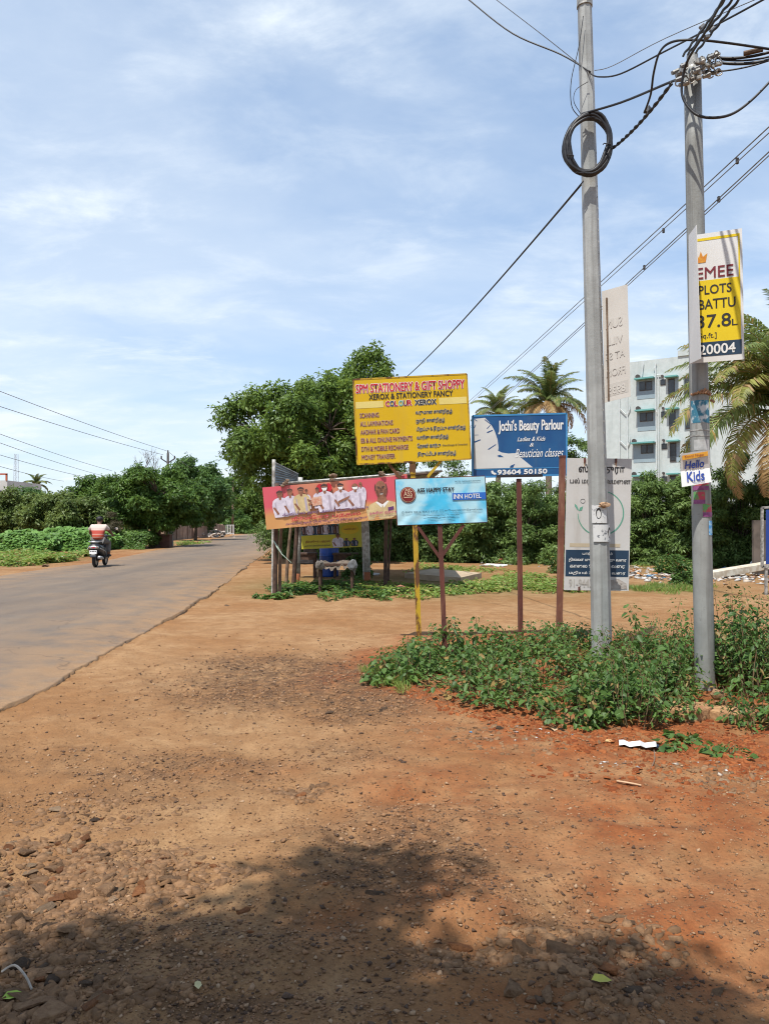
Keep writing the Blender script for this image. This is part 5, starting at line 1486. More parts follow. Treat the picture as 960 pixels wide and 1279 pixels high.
# ================================================================== shed with the red banner
M_TIN = mat('tin_sheet', (0.30, 0.34, 0.36), (0.20, 0.22, 0.23), 3, .5, .1, .4, dirt=(0.17, 0.12, 0.09), dirt_amt=.6)
M_WHITEWASH = mat('whitewashed_bark', (0.46, 0.45, 0.42), (0.26, 0.24, 0.21), 11, .9, .6, lo=.4, hi=.6)
M_OCHRE = mat('red_ochre_wash', (0.28, 0.095, 0.04), (0.20, 0.07, 0.03), 9, .9, .4)
M_DARKWOOD = mat('dark_pole_wood', (0.10, 0.058, 0.04), (0.05, 0.03, 0.022), 9, .9, .5)
M_TARP = mat('grey_tarp', (0.17, 0.135, 0.105), (0.10, 0.08, 0.062), 6, .8, .5)
def pole_thing(name, label, pts, rads, m, low=None, n=9, group=None):
    pts = [Vector(p) for p in pts]; base = pts[0].copy(); base.z = gz(base.x, base.y)
    T = thing(name, label, 'post', base, group)
    pts[0] = base - Vector((0, 0, .15))
    if low is None: MB().tube(smoothpath(pts, 4), [rads[0] + (rads[1] - rads[0]) * i / (4 * (len(pts) - 1)) for i in range(4 * (len(pts) - 1) + 1)], n).build('shaft', m, T, True)
    else:
        z = base.z + low[0]; f = (z - pts[0].z) / (pts[-1].z - pts[0].z); mid_ = pts[0].lerp(pts[-1], f)
        MB().tube([mid_, mid_.lerp(pts[-1], .35) + Vector((.012, 0, 0)), mid_.lerp(pts[-1], .7) - Vector((.012, 0, 0)), pts[-1]], [rads[0], rads[0] * .96, rads[1] * 1.03, rads[1]], n).build('shaft', m, T, True)
        MB().tube([pts[0], mid_ + Vector((0, 0, .004))], [rads[0] * 1.12, rads[0] * 1.04], n).build('painted_foot', low[1], T, True)
    return T
Ys = 16.6
pole_thing('bamboo_post', 'rough brown bamboo bundle post at the left end of the red banner', [P(343, 745, Ys), P(344, 690, Ys), P(346, 604, Ys)], (.055, .048), M_DARKWOOD)
pole_thing('bamboo_post', 'thin brown pole just right of the left bamboo bundle, under the banner', [P(349, 737, Ys + .2), P(350, 690, Ys + .2), P(352, 640, Ys + .2)], (.04, .035), M_WOOD)
pole_thing('slanting_pole', 'thin slanting pole left of the whitewashed trunk under the banner', [P(357, 722, 19.5), P(360, 690, 19.5), P(366, 636, 19.5)], (.045, .04), M_WOOD)
pole_thing('slanting_pole', 'brown slanting pole leaning against the left whitewashed trunk', [P(366, 721, 19.2), P(369, 690, 19.2), P(372, 640, 19.2)], (.06, .05), M_DARKWOOD)
pole_thing('whitewashed_post', 'left whitewashed trunk post with red ochre foot under the shed', [P(370, 720, 20), P(373, 640, 20), P(375, 596, 20)], (.075, .065), M_WHITEWASH, (.28, M_OCHRE))
pole_thing('whitewashed_post', 'thick whitewashed trunk post with red ochre foot right of the yellow banner', [P(459, 722, 20), P(457, 650, 20), P(455, 596, 20)], (.085, .075), M_WHITEWASH, (.30, M_OCHRE))
pole_thing('whitewashed_post', 'thin whitewashed slanting post just left of the thick whitewashed trunk', [P(456, 716, 20.3), P(453, 650, 20.3), P(450, 596, 20.3)], (.05, .045), M_WHITEWASH)
pole_thing('banner_post', 'dark brown post at the right end of the red banner', [P(481, 720, 19), P(482, 650, 19), P(483, 600, 19)], (.05, .045), M_DARKWOOD)
pole_thing('banner_post', 'thin dark slanting pole behind the right end of the red banner', [P(484, 717, 20), P(488, 655, 20), P(491, 600, 20)], (.03, .03), M_DARKWOOD)
pole_thing('tin_post', 'pale pole standing up beside the corrugated sheet', [P(341, 742, Ys + .35), P(341.5, 660, Ys + .35), P(342, 574, Ys + .35)], (.045, .04), M_WHITEWASH)
# roof poles, seen edge on
rb = P(352, 606, 17.0)
S = thing('shed_roof', 'low tin shed roof edge running behind the top of the red banner', 'roof', rb)
MB().tube(lean_pole(P(350, 604, 17.2), P(552, 588, 17.2), 3), .028, 7).build('eave_pole', M_CLAMP, S, True)
MB().tube(lean_pole(P(352, 606, 17.0), P(545, 591, 17.0), 3), .022, 7).build('eave_pole', M_DARKWOOD, S, True)
a0, a1, a2, a3 = P(350, 604, 17.4), P(552, 589, 17.4), P(540, 598, 25), P(362, 600, 25)
ncr = 60; mb = MB(); rowA, rowB = [], []
for i in range(ncr + 1):
    t_ = i / ncr; w_ = .018 * math.sin(i * 2.1); rowA.append(a0.lerp(a1, t_) + Vector((0, 0, w_))); rowB.append(a3.lerp(a2, t_) + Vector((0, 0, w_)))
mb.loft([rowA, rowB], cap=False, closed=False); mb.build('tin_sheet', M_TIN, S)
B = Board(P(460, 600, 16.9), P(508, 592, 16.9), P(460, 608, 16.9))
B.poly([(0, 0), (.5, -.25), (1, 0), (1, .8), (0, .9)], 0, .01).build('orange_cloth', mat('orange_cloth', (0.58, 0.12, 0.07), (0.62, 0.35, 0.28), 5, .6), S)
# corrugated sheet standing on the roof
cs = [P(342, 577, 16.98), P(372.5, 592, 17.6), P(372, 605, 17.6), P(343, 606, 16.98)]
S = thing('corrugated_sheet', 'grey corrugated iron sheet propped up above the left end of the banner', 'metal sheet', cs[3])
mb = MB(); rows = []
for j in range(37):
    t_ = j / 36; l_ = cs[0].lerp(cs[3], t_); r_ = cs[1].lerp(cs[2], t_); w_ = Vector((.3, -1, 0)).normalized() * .014 * math.sin(j * 1.45)
    rows.append([l_ + w_, l_.lerp(r_, .5) + w_, r_ + w_])
mb.loft(rows, cap=False, closed=False); mb.build('sheet', M_TIN, S)
MB().tube([cs[0], cs[1]], .012, 6).build('sheet_rim', M_CLAMP, S)
# --- the red banner
Yr = 16.3
B = Board(P(327.8, 609, Yr), P(508, 593.6, Yr), P(333, 661.5, Yr))
S = thing('event_banner', 'long red and yellow event banner with printed people, tied to bamboo posts', 'banner', B.at(.02, 1))
t = NT('red_yellow_flex'); co = t.new('ShaderNodeAttribute', attribute_name='bx')
sp = t.new('ShaderNodeSeparateColor'); t.l.new(co.outputs['Color'], sp.inputs[0])
posn = t.new('ShaderNodeNewGeometry').outputs['Position']
nz_ = t.math('MULTIPLY', t.math('SUBTRACT', t.noise(posn, 1.5, 3), .5), .35)
fy_ = t.math('ADD', sp.outputs[1], nz_)
col = t.mix(t.rng(fy_, .45, .72), (0.56, 0.085, 0.115), (0.55, 0.28, 0.10))
midx = t.math('MULTIPLY', t.rng(sp.outputs[0], .10, .30), t.rng(sp.outputs[0], .52, .66, 1, 0))
col = t.mix(t.math('MULTIPLY', midx, .75), col, (0.52, 0.24, 0.12))
t.l.new(col, t.b.inputs['Base Color']); t.b.inputs['Roughness'].default_value = .45
nx, ny = 46, 10
fx, fy = np.meshgrid(np.linspace(0, 1, nx), np.linspace(0, 1, ny))
def rip(fx, fy): return .02 * np.sin(fx * 9 + 1) + .012 * np.sin(fx * 23 + fy * 3) * fy
lz = rip(fx, fy)
me = bpy.data.meshes.new('banner_sheet')
me.from_pydata([B.at(a, b, c) - S.location for a, b, c in zip(fx.ravel(), fy.ravel(), lz.ravel())], [], [(j * nx + i, j * nx + i + 1, (j + 1) * nx + i + 1, (j + 1) * nx + i) for j in range(ny - 1) for i in range(nx - 1)])
ca = me.color_attributes.new('bx', 'FLOAT_COLOR', 'POINT'); ca.data.foreach_set('color', np.stack([fx.ravel(), fy.ravel(), fx.ravel() * 0, fx.ravel() * 0 + 1], -1).astype(np.float32).ravel())
link_mesh('banner_sheet', me, t.m, S, smooth=True)
M_SHIRT = mat('print_white_shirt', (0.62, 0.58, 0.66), (0.50, 0.46, 0.54), 12, .6)
M_SHIRTY = mat('print_cream_shirt', (0.58, 0.46, 0.24), (0.48, 0.37, 0.19), 12, .6)
M_HAIR = mat('print_dark_hair', (0.05, 0.03, 0.03), (0.09, 0.05, 0.04), 12, .6)
M_MAGENTA = mat('magenta_print', (0.42, 0.03, 0.17), (0.36, 0.03, 0.15), 12, .6)
M_PURPLE = mat('purple_print', (0.10, 0.03, 0.12), (0.13, 0.04, 0.15), 12, .6)
M_FOLD = mat('print_shirt_fold', (0.42, 0.37, 0.44), (0.36, 0.31, 0.37), 12, .6)
def printed_person(parent, Bd, x, y0, y1, w, shirt, lift=.03, mask=False, hair=True, arms=0):
    w = w * 1.3; h = y1 - y0; hx = w * .21; hy = h * .13
    b_ = Bd.poly([(x - w * .10, y0 + h * .27), (x + w * .10, y0 + h * .27), (x + w * .30, y0 + h * .31), (x + w * .46, y0 + h * .38), (x + w * .54, y0 + h * .55), (x + w * .50, y0 + h * .74), (x + w * .42, y1), (x - w * .42, y1), (x - w * .50, y0 + h * .74), (x - w * .54, y0 + h * .55), (x - w * .46, y0 + h * .38), (x - w * .30, y0 + h * .31)], lift).build('printed_figure', shirt, parent)
    Bd.poly([(x + w * .16, y0 + h * .42), (x + w * .30, y0 + h * .40), (x + w * .34, y1 - h * .08), (x + w * .20, y1 - h * .05)], lift + .0015).build('printed_fold', M_FOLD, b_)
    Bd.poly([(x - w * .36, y0 + h * .45), (x - w * .30, y0 + h * .44), (x - w * .22, y1 - h * .1), (x - w * .30, y1 - h * .1)], lift + .0015).build('printed_fold', M_FOLD, b_)
    Bd.poly([(x - w * .5, y0 + h * .62), (x - w * .36, y0 + h * .62), (x - w * .12, y0 + h * .86), (x - w * .22, y0 + h * .92)], lift + .002).build('printed_arm', M_SKIN, b_)
    Bd.poly([(x - w * .08, y0 + h * .22), (x + w * .08, y0 + h * .22), (x + w * .08, y0 + h * .33), (x, y0 + h * .38), (x - w * .08, y0 + h * .33)], lift + .0025).build('printed_neck', M_SKIN, b_)
    Bd.poly(ell(x, y0 + h * .15, hx * .85, hy * 1.05, 14), lift + .003).build('printed_face', M_SKIN, b_)
    Bd.poly([(x - hx * .6, y0 + h * .125), (x + hx * .6, y0 + h * .125), (x + hx * .6, y0 + h * .145), (x - hx * .6, y0 + h * .145)], lift + .0045).build('printed_eyes', M_HAIR, b_)
    if hair: Bd.poly([(x - hx, y0 + h * .14), (x - hx * .9, y0 + h * .05), (x, y0), (x + hx * .9, y0 + h * .05), (x + hx, y0 + h * .14), (x + hx * .6, y0 + h * .08), (x - hx * .6, y0 + h * .08)], lift + .006).build('printed_hair', M_HAIR, b_)
    if mask: Bd.poly([(x - hx * .8, y0 + h * .15), (x + hx * .8, y0 + h * .15), (x + hx * .5, y0 + h * .25), (x - hx * .5, y0 + h * .25)], lift + .006).build('printed_mask', M_WHITE, b_)
    if arms:
        Bd.poly([(x + arms * w * .35, y0 + h * .48), (x + arms * w * .40, y0 + h * .58), (x + arms * w * 1.0, y0 + h * .74), (x + arms * w * 1.02, y0 + h * .66)], lift + .006).build('printed_arm', M_SKIN, b_)
for i, (x, y0, y1, w, sh_, mk, ar) in enumerate([(.115, .10, .74, .085, M_SHIRT, 0, 0), (.185, .07, .72, .075, M_SHIRT, 0, 0), (.262, .06, .68, .085, M_SHIRTY, 0, 1), (.30, .12, .60, .04, M_SHIRT, 0, 0), (.375, .10, .6, .05, M_SHIRT, 0, 0), (.425, .03, .70, .09, M_SHIRT, 1, -1), (.535, .05, .66, .085, M_SHIRT, 1, 0), (.675, .06, .5, .05, M_SHIRT, 0, 0), (.635, .08, .68, .095, M_SHIRT, 1, -1)]):
    printed_person(S, B, x, y0, y1, w, sh_, .030 + .004 * (i % 3), mk, x < .6, ar)
for (x, r_) in ((.395, .05), (.455, .045)): B.poly(ell(x, .13, r_ * .5, .10, 14), .024).build('printed_parasol', M_CRIMSON, S)
B.poly([(.325, .34), (.40, .32), (.40, .52), (.335, .54)], .046).build('printed_certificate', mat('print_certificate', (0.58, 0.40, 0.30), (0.5, 0.2, 0.12), 20, .5), S)
# portrait on the right
PB = Board(B.at(-.038, 0), B.at(.962, 0), B.at(-.038, 1))
pf = PB.poly([(.745, .98), (.735, .75), (.765, .62), (.82, .54), (.88, .54), (.945, .62), (.965, .78), (.96, .88), (.90, .98)], .030).build('printed_portrait', M_SHIRTY, S)
PB.poly([(.825, .42), (.875, .42), (.885, .56), (.85, .64), (.815, .56)], .034).build('printed_neck', M_SKIN, pf)
PB.poly(ell(.85, .29, .040, .215, 20), .037).build('printed_face', M_SKIN, pf)
PB.poly([(.838, .385), (.862, .385), (.857, .402), (.843, .402)], .042).build('printed_smile', M_WHITE, pf)
M_SKIN2 = mat('print_skin_shade', (0.15, 0.062, 0.038), (0.11, 0.045, 0.028), 8, .6)
PB.poly([(.834, .365), (.85, .352), (.866, .365), (.862, .378), (.838, .378)], .043).build('printed_moustache', M_HAIR, pf)
PB.poly([(.846, .25), (.854, .25), (.860, .33), (.840, .33)], .040).build('printed_nose', M_SKIN2, pf)
for sx in (-1, 1):
    PB.poly([(.85 + sx * .006, .215), (.85 + sx * .026, .205), (.85 + sx * .026, .222), (.85 + sx * .006, .228)], .042).build('printed_eyebrow', M_HAIR, pf)
    PB.poly([(.85 + sx * .036, .13), (.85 + sx * .043, .22), (.85 + sx * .043, .32), (.85 + sx * .037, .30), (.85 + sx * .034, .20)], .040).build('printed_hair', M_HAIR, pf)
    PB.poly([(.85 + sx * .022, .30), (.85 + sx * .036, .28), (.85 + sx * .028, .44), (.85 + sx * .014, .46)], .0395).build('printed_cheek', M_SKIN2, pf)
PB.poly([(.825, .545), (.85, .64), (.842, .72), (.805, .58)], .0335).build('printed_collar', M_WHITE, pf); PB.poly([(.875, .545), (.85, .64), (.858, .72), (.895, .58)], .0335).build('printed_collar', M_WHITE, pf)
for x in (.836, .864): PB.poly(ell(x, .245, .008, .018, 8), .042).build('printed_eye', M_HAIR, pf)
PB.poly([(.885, .72), (.925, .70), (.925, .78), (.885, .80)], .036).build('printed_pocket', M_PURPLE, pf)
B.text('அன்பில் நகர் அமைப்பாளர்ப்பு', .12, .715, .635, .735, M_PURPLE, S, .03, lift=.048, outline=M_WHITE, ow=.03)
B.text('நீர்மோர் பந்தல்', .18, .655, .755, .865, M_CRIMSON, S, .045, lift=.048, outline=M_WHITE, ow=.02)
B.text('அன்பில் நகர் பெரும்பகுதி இளைஞர்கள்', .135, .70, .875, .955, M_PURPLE, S, .015, lift=.048)
B.text('நகரின் தந்தை', .715, .915, .79, .875, M_MAGENTA, S, .03, lift=.048)
B.text('அன்பில் நகர்', .735, .895, .905, .94, M_PURPLE, S, .01, lift=.048)
for (x, dy) in ((.155, -.03), (.49, -.05), (.83, -.05), (.95, -.03)):
    c = B.at(x, dy, .03); mb = MB()
    for k in range(7): mb.blob(c + Vector((random.uniform(-.06, .06), random.uniform(-.02, .02), random.uniform(-.03, .10))), (.045, .03, .035), k, 1, .3)
    tag(mb.build('rope_lashing', M_WOOD, S), kind='stuff')
# --- second, yellow and green banner farther back
Y2 = 20.6
B = Board(P(376, 651, Y2), P(452, 648, Y2), P(376.5, 686, Y2))
S = thing('yellow_banner', 'small yellow and green banner hanging under the shed behind the red banner', 'banner', B.at(.5, 1))
B.poly(rect(0, 0, 1, 1), 0, .01).build('banner_sheet', mat('yellow_green_flex', (0.50, 0.42, 0.035), (0.42, 0.42, 0.05), 1.2, .5), S)
B.poly(rect(0, 0, .62, .52), .003).build('photo_panel', mat('crowd_photo', (0.03, 0.11, 0.14), (0.20, 0.34, 0.36), 9, .5, lo=.45, hi=.6), S)
for k in range(7): printed_person(S, B, .06 + .085 * k, .04, .50, .075, (M_HAIR, M_SHIRT, M_NAVY)[k % 3], .012 + .004 * (k % 2))
B.poly(ell(.80, .36, .15, .17, 18), .004).build('yellow_oval', mat('oval_gold', (0.62, 0.45, 0.03), (0.55, 0.38, 0.02), 5, .5), S)
B.text('அன்பில் நகர்', .70, .90, .31, .39, M_MAROON, S, .015, lift=.008)
B.text('நீர்மோர் பந்தல்', .07, .47, .70, .80, M_MAROON, S, .02, lift=.006)
B.text('அன்பில் நகர் இளைஞர்கள்', .05, .48, .86, .93, M_NAVY, S, .01, lift=.006)
printed_person(S, B, .60, .50, .98, .14, M_SHIRT, .012); printed_person(S, B, .74, .66, .96, .09, M_NAVY, .012); printed_person(S, B, .87, .66, .96, .09, M_NAVY, .012)
# --- things under the shed
g = GP(411, 700); g = Vector((P(411, 700, 23).x, 23, gz(P(411, 700, 23).x, 23)))
S = thing('water_drum', 'blue plastic water drum in the shade under the yellow banner', 'drum', g)
M_DRUM = mat('blue_plastic', (0.012, 0.07, 0.33), (0.010, 0.055, 0.27), 4, .4)
MB().loft([[g + Vector((math.cos(6.283 * k / 20) * r_, math.sin(6.283 * k / 20) * r_, z)) for k in range(20)] for r_, z in ((.27, 0), (.285, .03), (.285, .3), (.295, .32), (.285, .34), (.285, .6), (.295, .62), (.285, .64), (.285, .86), (.26, .9))]).build('drum_body', M_DRUM, S, False)
MB().tube([g + Vector((.1, .05, .9)), g + Vector((.1, .05, .93))], .04, 10).build('drum_cap', M_INK, S)
for (px, lb) in ((383, 'dark brown wooden box left of the blue drum'), (436, 'dark brown wooden table right of the blue drum')):
    x = P(px, 690, 22.5).x; g = Vector((x, 22.5, gz(x, 22.5))); w_ = .6 if px < 400 else .95
    S = thing('wooden_table', lb, 'table', g)
    MB().box(g + Vector((0, 0, .70)), (w_, .6, .05), bev=.008).build('table_top', M_DARKWOOD, S)
    MB().box(g + Vector((0, -.25, .60)), (w_ * .92, .03, .14)).build('apron', M_DARKWOOD, S)
    for sx in (-1, 1):
        for sy in (-1, 1): MB().box(g + Vector((sx * (w_ / 2 - .06), sy * .24, .335)), (.06, .06, .69)).build('leg', M_DARKWOOD, S)
g0, g1 = P(396, 717, 17.8), P(444, 716, 17.8); g = Vector((g0.x, 17.8, gz(g0.x, 17.8)))
S = thing('covered_bench', 'low bench draped with a torn grey sheet among the weeds', 'bench', g)
zt = P(400, 702, 17.8).z
mb = MB(); rows = []
for j in range(9):
    q = j / 8; rows.append([Vector((g0.x + (g1.x - g0.x) * i / 24, 17.8 - .25 + .5 * q, zt + .02 * math.sin(i * 1.3 + j) + .03 * math.sin(i * .4 + 1) - (.07 + .10 * abs(math.sin(i * .8))) * max(0, (.25 - q) * 4) - (.16 if i in (0, 24) else .06 if i in (1, 23) else 0))) for i in range(25)])
mb.loft(rows, cap=False, closed=False).build('draped_sheet', M_TARP, S, True)
MB().box(((g0.x + g1.x) / 2, 17.8, zt - .05), (g1.x - g0.x - .08, .42, .05)).build('seat_board', M_DARKWOOD, S)
for sx in (g0.x + .08, g1.x - .08):
    for sy in (-.17, .17): MB().tube([(sx, 17.8 + sy, gz(sx, 17.8) - .08), (sx, 17.8 + sy, zt - .075)], .035, 7).build('leg', M_DARKWOOD, S)
mb = MB(); c = P(399, 706, 17.55)
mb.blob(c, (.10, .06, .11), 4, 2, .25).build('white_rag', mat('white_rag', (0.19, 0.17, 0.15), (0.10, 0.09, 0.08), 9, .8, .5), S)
mb = MB(); mb.blob(P(440, 706, 17.55), (.11, .06, .12), 6, 2, .25).build('blue_rag', mat('blue_rag', (0.15, 0.165, 0.18), (0.09, 0.09, 0.09), 9, .8, .5), S)
c = P(341, 674, 16.5)
tag(MB().tube([P(341, 674, 16.5), P(347, 684, 16.45), P(352, 692, 16.45), P(364, 703, 16.5)], [.012, .045, .02, .008], 6, flat=.3).build('cloth_strip', mat('pale_green_cloth', (0.42, 0.50, 0.40), (0.3, 0.38, 0.3), 9, .8), None, origin=c), 'pale green strip of cloth tied to the left bamboo post', 'cloth')
# concrete slab
gs = [GP(505, 722), GP(575, 729), GP(601, 722), GP(540, 716)]
S = thing('concrete_slab', 'low flat concrete slab lying in the grass behind the sign posts', 'slab', gs[0])
mb = MB(); mb.loft([[Vector((p.x, p.y, z)) for p in gs] for z in (-.05, .15)]).build('slab_block', mat('sun_bleached_concrete', (0.44, 0.34, 0.23), (0.33, 0.25, 0.17), 3, .9, .3), S)
g = GP(500, 738); S = MB().blob(g + Vector((0, 0, .05)), (.16, .10, .09), 12, 1, .2).build('brick_lump', mat('brick_lump', (0.34, 0.15, 0.09), (0.25, 0.11, 0.06), 9, .9, .5), None, origin=g); tag(S, 'broken brick lump in the grass left of the concrete slab', 'brick')
# ================================================================== apartment block
M_PLASTER = streaky('pale_plaster', (0.49, 0.54, 0.53), (0.44, 0.49, 0.48), (0.29, 0.33, 0.32), .45, .85, 0, 1.4, .12, .50, .74, .05, 4)
M_PLASTER2 = mat('grey_blue_panel', (0.27, 0.35, 0.39), (0.24, 0.31, 0.35), .6, .85)
M_TEAL = mat('teal_sunshade', (0.14, 0.36, 0.34), (0.11, 0.30, 0.29), 1, .8)
M_GLASS = mat('dark_window_glass', (0.022, 0.026, 0.030), (0.04, 0.045, 0.05), 1.5, .15, spec=.6)
M_FRAME = mat('dark_window_frame', (0.05, 0.045, 0.042), (0.07, 0.06, 0.055), 3, .6)
M_PIPE = mat('white_pipe', (0.58, 0.62, 0.62), (0.50, 0.54, 0.54), 2, .5)
Y0 = 76.0
fa = P(740, 655, 77.9); fb = P(905, 655, 70.8)
fd = Vector((fb.x - fa.x, fb.y - fa.y, 0)); FL = fd.length; fd.normalize()
fn = Vector((fd.y, -fd.x, 0))
if fn.y > 0: fn = -fn
def FP(px, py, off=0.0):
    """the facade point seen at a pixel"""
    d = P(px, py, 1.0) - Vector((0, 0, CAM_H)); o = Vector((0, 0, CAM_H))
    t_ = (Vector((fa.x, fa.y, 0)) - o).dot(fn) / d.dot(fn)
    return o + d * t_ + fn * off
ztop = FP(820, 448.5).z
S = thing('apartment_block', 'pale mint apartment block with teal sunshades behind the palms', 'building', Vector((fa.x, fa.y, 0)))
A0 = Vector((fa.x, fa.y, -.2)); A1 = Vector((fb.x, fb.y, -.2)); bk_ = -fn * 11
A1 = A1 + fd * 6
def fquad(a, b, z0, z1, off): return [a + fn * off + Vector((0, 0, z0 - a.z)), b + fn * off + Vector((0, 0, z0 - b.z)), b + fn * off + Vector((0, 0, z1 - b.z)), a + fn * off + Vector((0, 0, z1 - a.z))]
mb = MB(); mb.loft([[Vector((p.x, p.y, z)) for p in (A0, A1, A1 + bk_, A0 + bk_)] for z in (-.2, ztop)]).build('wall', M_PLASTER, S)
pr = FP(846, 446); mb = MB(); q0 = pr; q1 = A1.copy()
mb.loft([[Vector((p.x, p.y, z)) for p in (q0 + fn * .12, q1 + fn * .12, q1 + bk_ * .8, q0 + bk_ * .8)] for z in (ztop + .004, ztop + .55)]).build('parapet', M_PLASTER, S)
def frect(x0, y0, x1, y1, off, th, m, name, parent=None):
    c = [FP(x0, y0, off), FP(x1, y0, off), FP(x1, y1, off), FP(x0, y1, off)]
    zt_, zb_ = (c[0].z + c[1].z) / 2, (c[2].z + c[3].z) / 2
    c = [Vector((c[0].x, c[0].y, zt_)), Vector((c[1].x, c[1].y, zt_)), Vector((c[1].x, c[1].y, zb_)), Vector((c[0].x, c[0].y, zb_))]
    return MB().sheet(c, fn, th).build(name, m, parent or S)
def window(x0, y0, x1, y1, lights=2):
    w_ = frect(x0, y0, x1, y1, .06, .10, M_FRAME, 'window')
    for k in range(lights):
        a = x0 + (x1 - x0) * (k + .10) / lights; b = x0 + (x1 - x0) * (k + .90) / lights
        frect(a, y0 + (y1 - y0) * .08, b, y1 - (y1 - y0) * .08, .085, .01, M_GLASS, 'pane', w_)
for (rx0, ry0, rx1, ry1, wx0, wy0, wx1, wy1, vx0, vy0, vx1, vy1, dx0, dy0, dx1, dy1) in [
    (795, 475, 817.5, 498, 798, 476.5, 814, 488, 824, 474, 831, 481, 834, 473, 842, 495.5),
    (795.5, 514.5, 818, 538, 798.5, 515.5, 815, 526.5, 825, 514, 832, 521, 835, 513, 843, 537.5),
    (790.5, 555, 818, 577.5, 800, 555.5, 815.5, 566.5, 825.5, 554, 833, 561, 836, 553, 844, 577),
    (790.5, 596, 818, 619, 800, 597, 815.5, 608, 825.5, 595, 833, 602, 836, 594, 844, 618)]:
    frect(rx0, ry0, rx1, ry1, .03, .02, M_PLASTER2, 'recess_panel')
    window(wx0, wy0, wx1, wy1, 2)
    window(vx0, vy0, vx1, vy1, 1)
    window(dx0, dy0, dx1, dy1, 1)
    frect(dx0 + 19, dy0 - 3, dx1 + 19, dy1, .05, .05, M_PLASTER2, 'recess_panel'); window(dx0 + 20, dy0 - 2, dx1 + 19, dy1 - 1, 1)
    frect(dx1, dy0 - 1, dx1 + 4.5, dy1, .028, .02, M_PLASTER2, 'reveal')
    for (x0, x1, y_) in ((rx0 - 1, rx1, ry0 - 1.4), (dx0 - 2.5, dx1 + 5, dy0 - 1.8)):
        frect(x0, y_ - 1.0, x1, y_ + .8, .75, .75, M_TEAL, 'sunshade')
    c = FP(rx0 + 2.5, ry0 - 3.5, .3); MB().tube([c, c + fn * .25], .22, 10).build('vent_fan', M_FRAME, S)
    c = FP(vx0 + 3, vy0 - 4, .05); MB().tube([c, c + fn * .2], .12, 8).build('vent_fan', M_FRAME, S)
def pipe(pts, r_=.06):
    MB().tube([FP(x, y, .14) for x, y in pts], r_, 6).build('drain_pipe', M_PIPE, S)
pipe([(818.5, 455), (820.5, 640)]); pipe([(822, 470), (823, 640)], .05); pipe([(783, 470), (784, 640)]); pipe([(773.5, 470), (774, 640)], .05)
for y_ in (511, 551, 591):
    pipe([(774.5, y_), (781.5, y_ + 7)], .05); pipe([(783.5, y_ + 7), (786.5, y_), (786.5, y_ - 6)], .05); pipe([(818.5, y_ - 8), (818.2, y_ - 1), (820, y_ + 4)], .05)
pipe([(803.5, 453), (801.5, 469), (801, 473)]); pipe([(819.5, 454), (817, 461)], .06); pipe([(820, 468.5), (827, 468)], .05)
# second, lower wing seen past the palm
bq = P(897, 462, 84); S = thing('apartment_block', 'grey building corner half hidden behind the palm fronds', 'building', Vector((bq.x, 84, 0)))
mb = MB(); c = Vector((bq.x + 4.2, 88, bq.z / 2)); mb.box(c, (9, 8, bq.z)).build('wall', mat('grey_plaster', (0.40, 0.43, 0.43), (0.33, 0.36, 0.36), .6, .9), S)
for k in range(3): MB().box((bq.x + 1.2 + 2.6 * k, 83.98, bq.z - 1.8), (1.3, .08, 1.3)).build('window', M_GLASS, S)
# ------------------------------------------------------------------ left background
def house(name, label, px0, px1, top, Y, m):
    a, b = P(px0, 655, Y), P(px1, 655, Y); z = P(px0, top, Y).z
    S = thing(name, label, 'building', Vector(((a.x + b.x) / 2, Y, 0)))
    MB().box(((a.x + b.x) / 2, Y + 4, z / 2), (b.x - a.x, 8, z)).build('wall', m, S)
    return S, a, b, z
S, a, b, z = house('house', 'pale house with an orange roof frame at the left edge', -60, 9, 600, 80, mat('house_white', (0.55, 0.55, 0.53), (0.45, 0.45, 0.43), .5, .9))
M_ORG = mat('orange_paint', (0.42, 0.11, 0.05), (0.36, 0.09, 0.04), 2, .7)
for (x0, z0, x1, z1) in ((a.x, z + .65, b.x, z + .65), (b.x - .08, z, b.x - .08, z + .65), (a.x + 2, z, a.x + 2, z + .65)):
    tubebox((x0, 80, z0), (x1, 80, z1), .16, M_ORG, S, 'roof_frame_bar')
for k in range(2): MB().box((b.x - 1.1 - 2.2 * k, 79.97, z - 1.6), (1.0, .08, 1.1)).build('window', M_GLASS, S)
S, a, b, z = house('house', 'brown walled house half hidden behind the low compound wall', 216, 246, 648, 86, mat('house_brown', (0.30, 0.20, 0.15), (0.22, 0.15, 0.11), .8, .9))
for k in range(2): MB().box((a.x + .7 + 1.1 * k, 85.97, z - .55), (.55, .08, .6)).build('window', M_GLASS, S)
# low compound wall
M_CWALL = mat('old_compound_wall', (0.30, 0.21, 0.155), (0.20, 0.14, 0.105), .9, .95, .3, dirt=(0.12, 0.095, 0.075), dirt_amt=.6)
w0, w1 = P(204, 655, 72), P(281, 655, 112)
S = thing('compound_wall', 'low weathered brown compound wall behind the rubble heap', 'wall', Vector((w0.x, 72, 0)))
n_ = 14
for k in range(n_):
    p, q = w0.lerp(w1, k / n_), w0.lerp(w1, (k + 1) / n_); p.z = q.z = 0
    d = (q - p).normalized(); M3 = Matrix((d, Vector((-d.y, d.x, 0)), Vector((0, 0, 1)))).transposed()
    hh = 1.55 + random.uniform(-.08, .08)
    MB().box((p + q) / 2 + Vector((0, 0, hh / 2 - .05)), ((q - p).length - .36, .18, hh), M3).build('wall_panel', M_CWALL, S)
    MB().box(p + Vector((0, 0, hh / 2)), (.35, .3, hh + .18), M3, .02).build('wall_pier', M_CWALL, S)
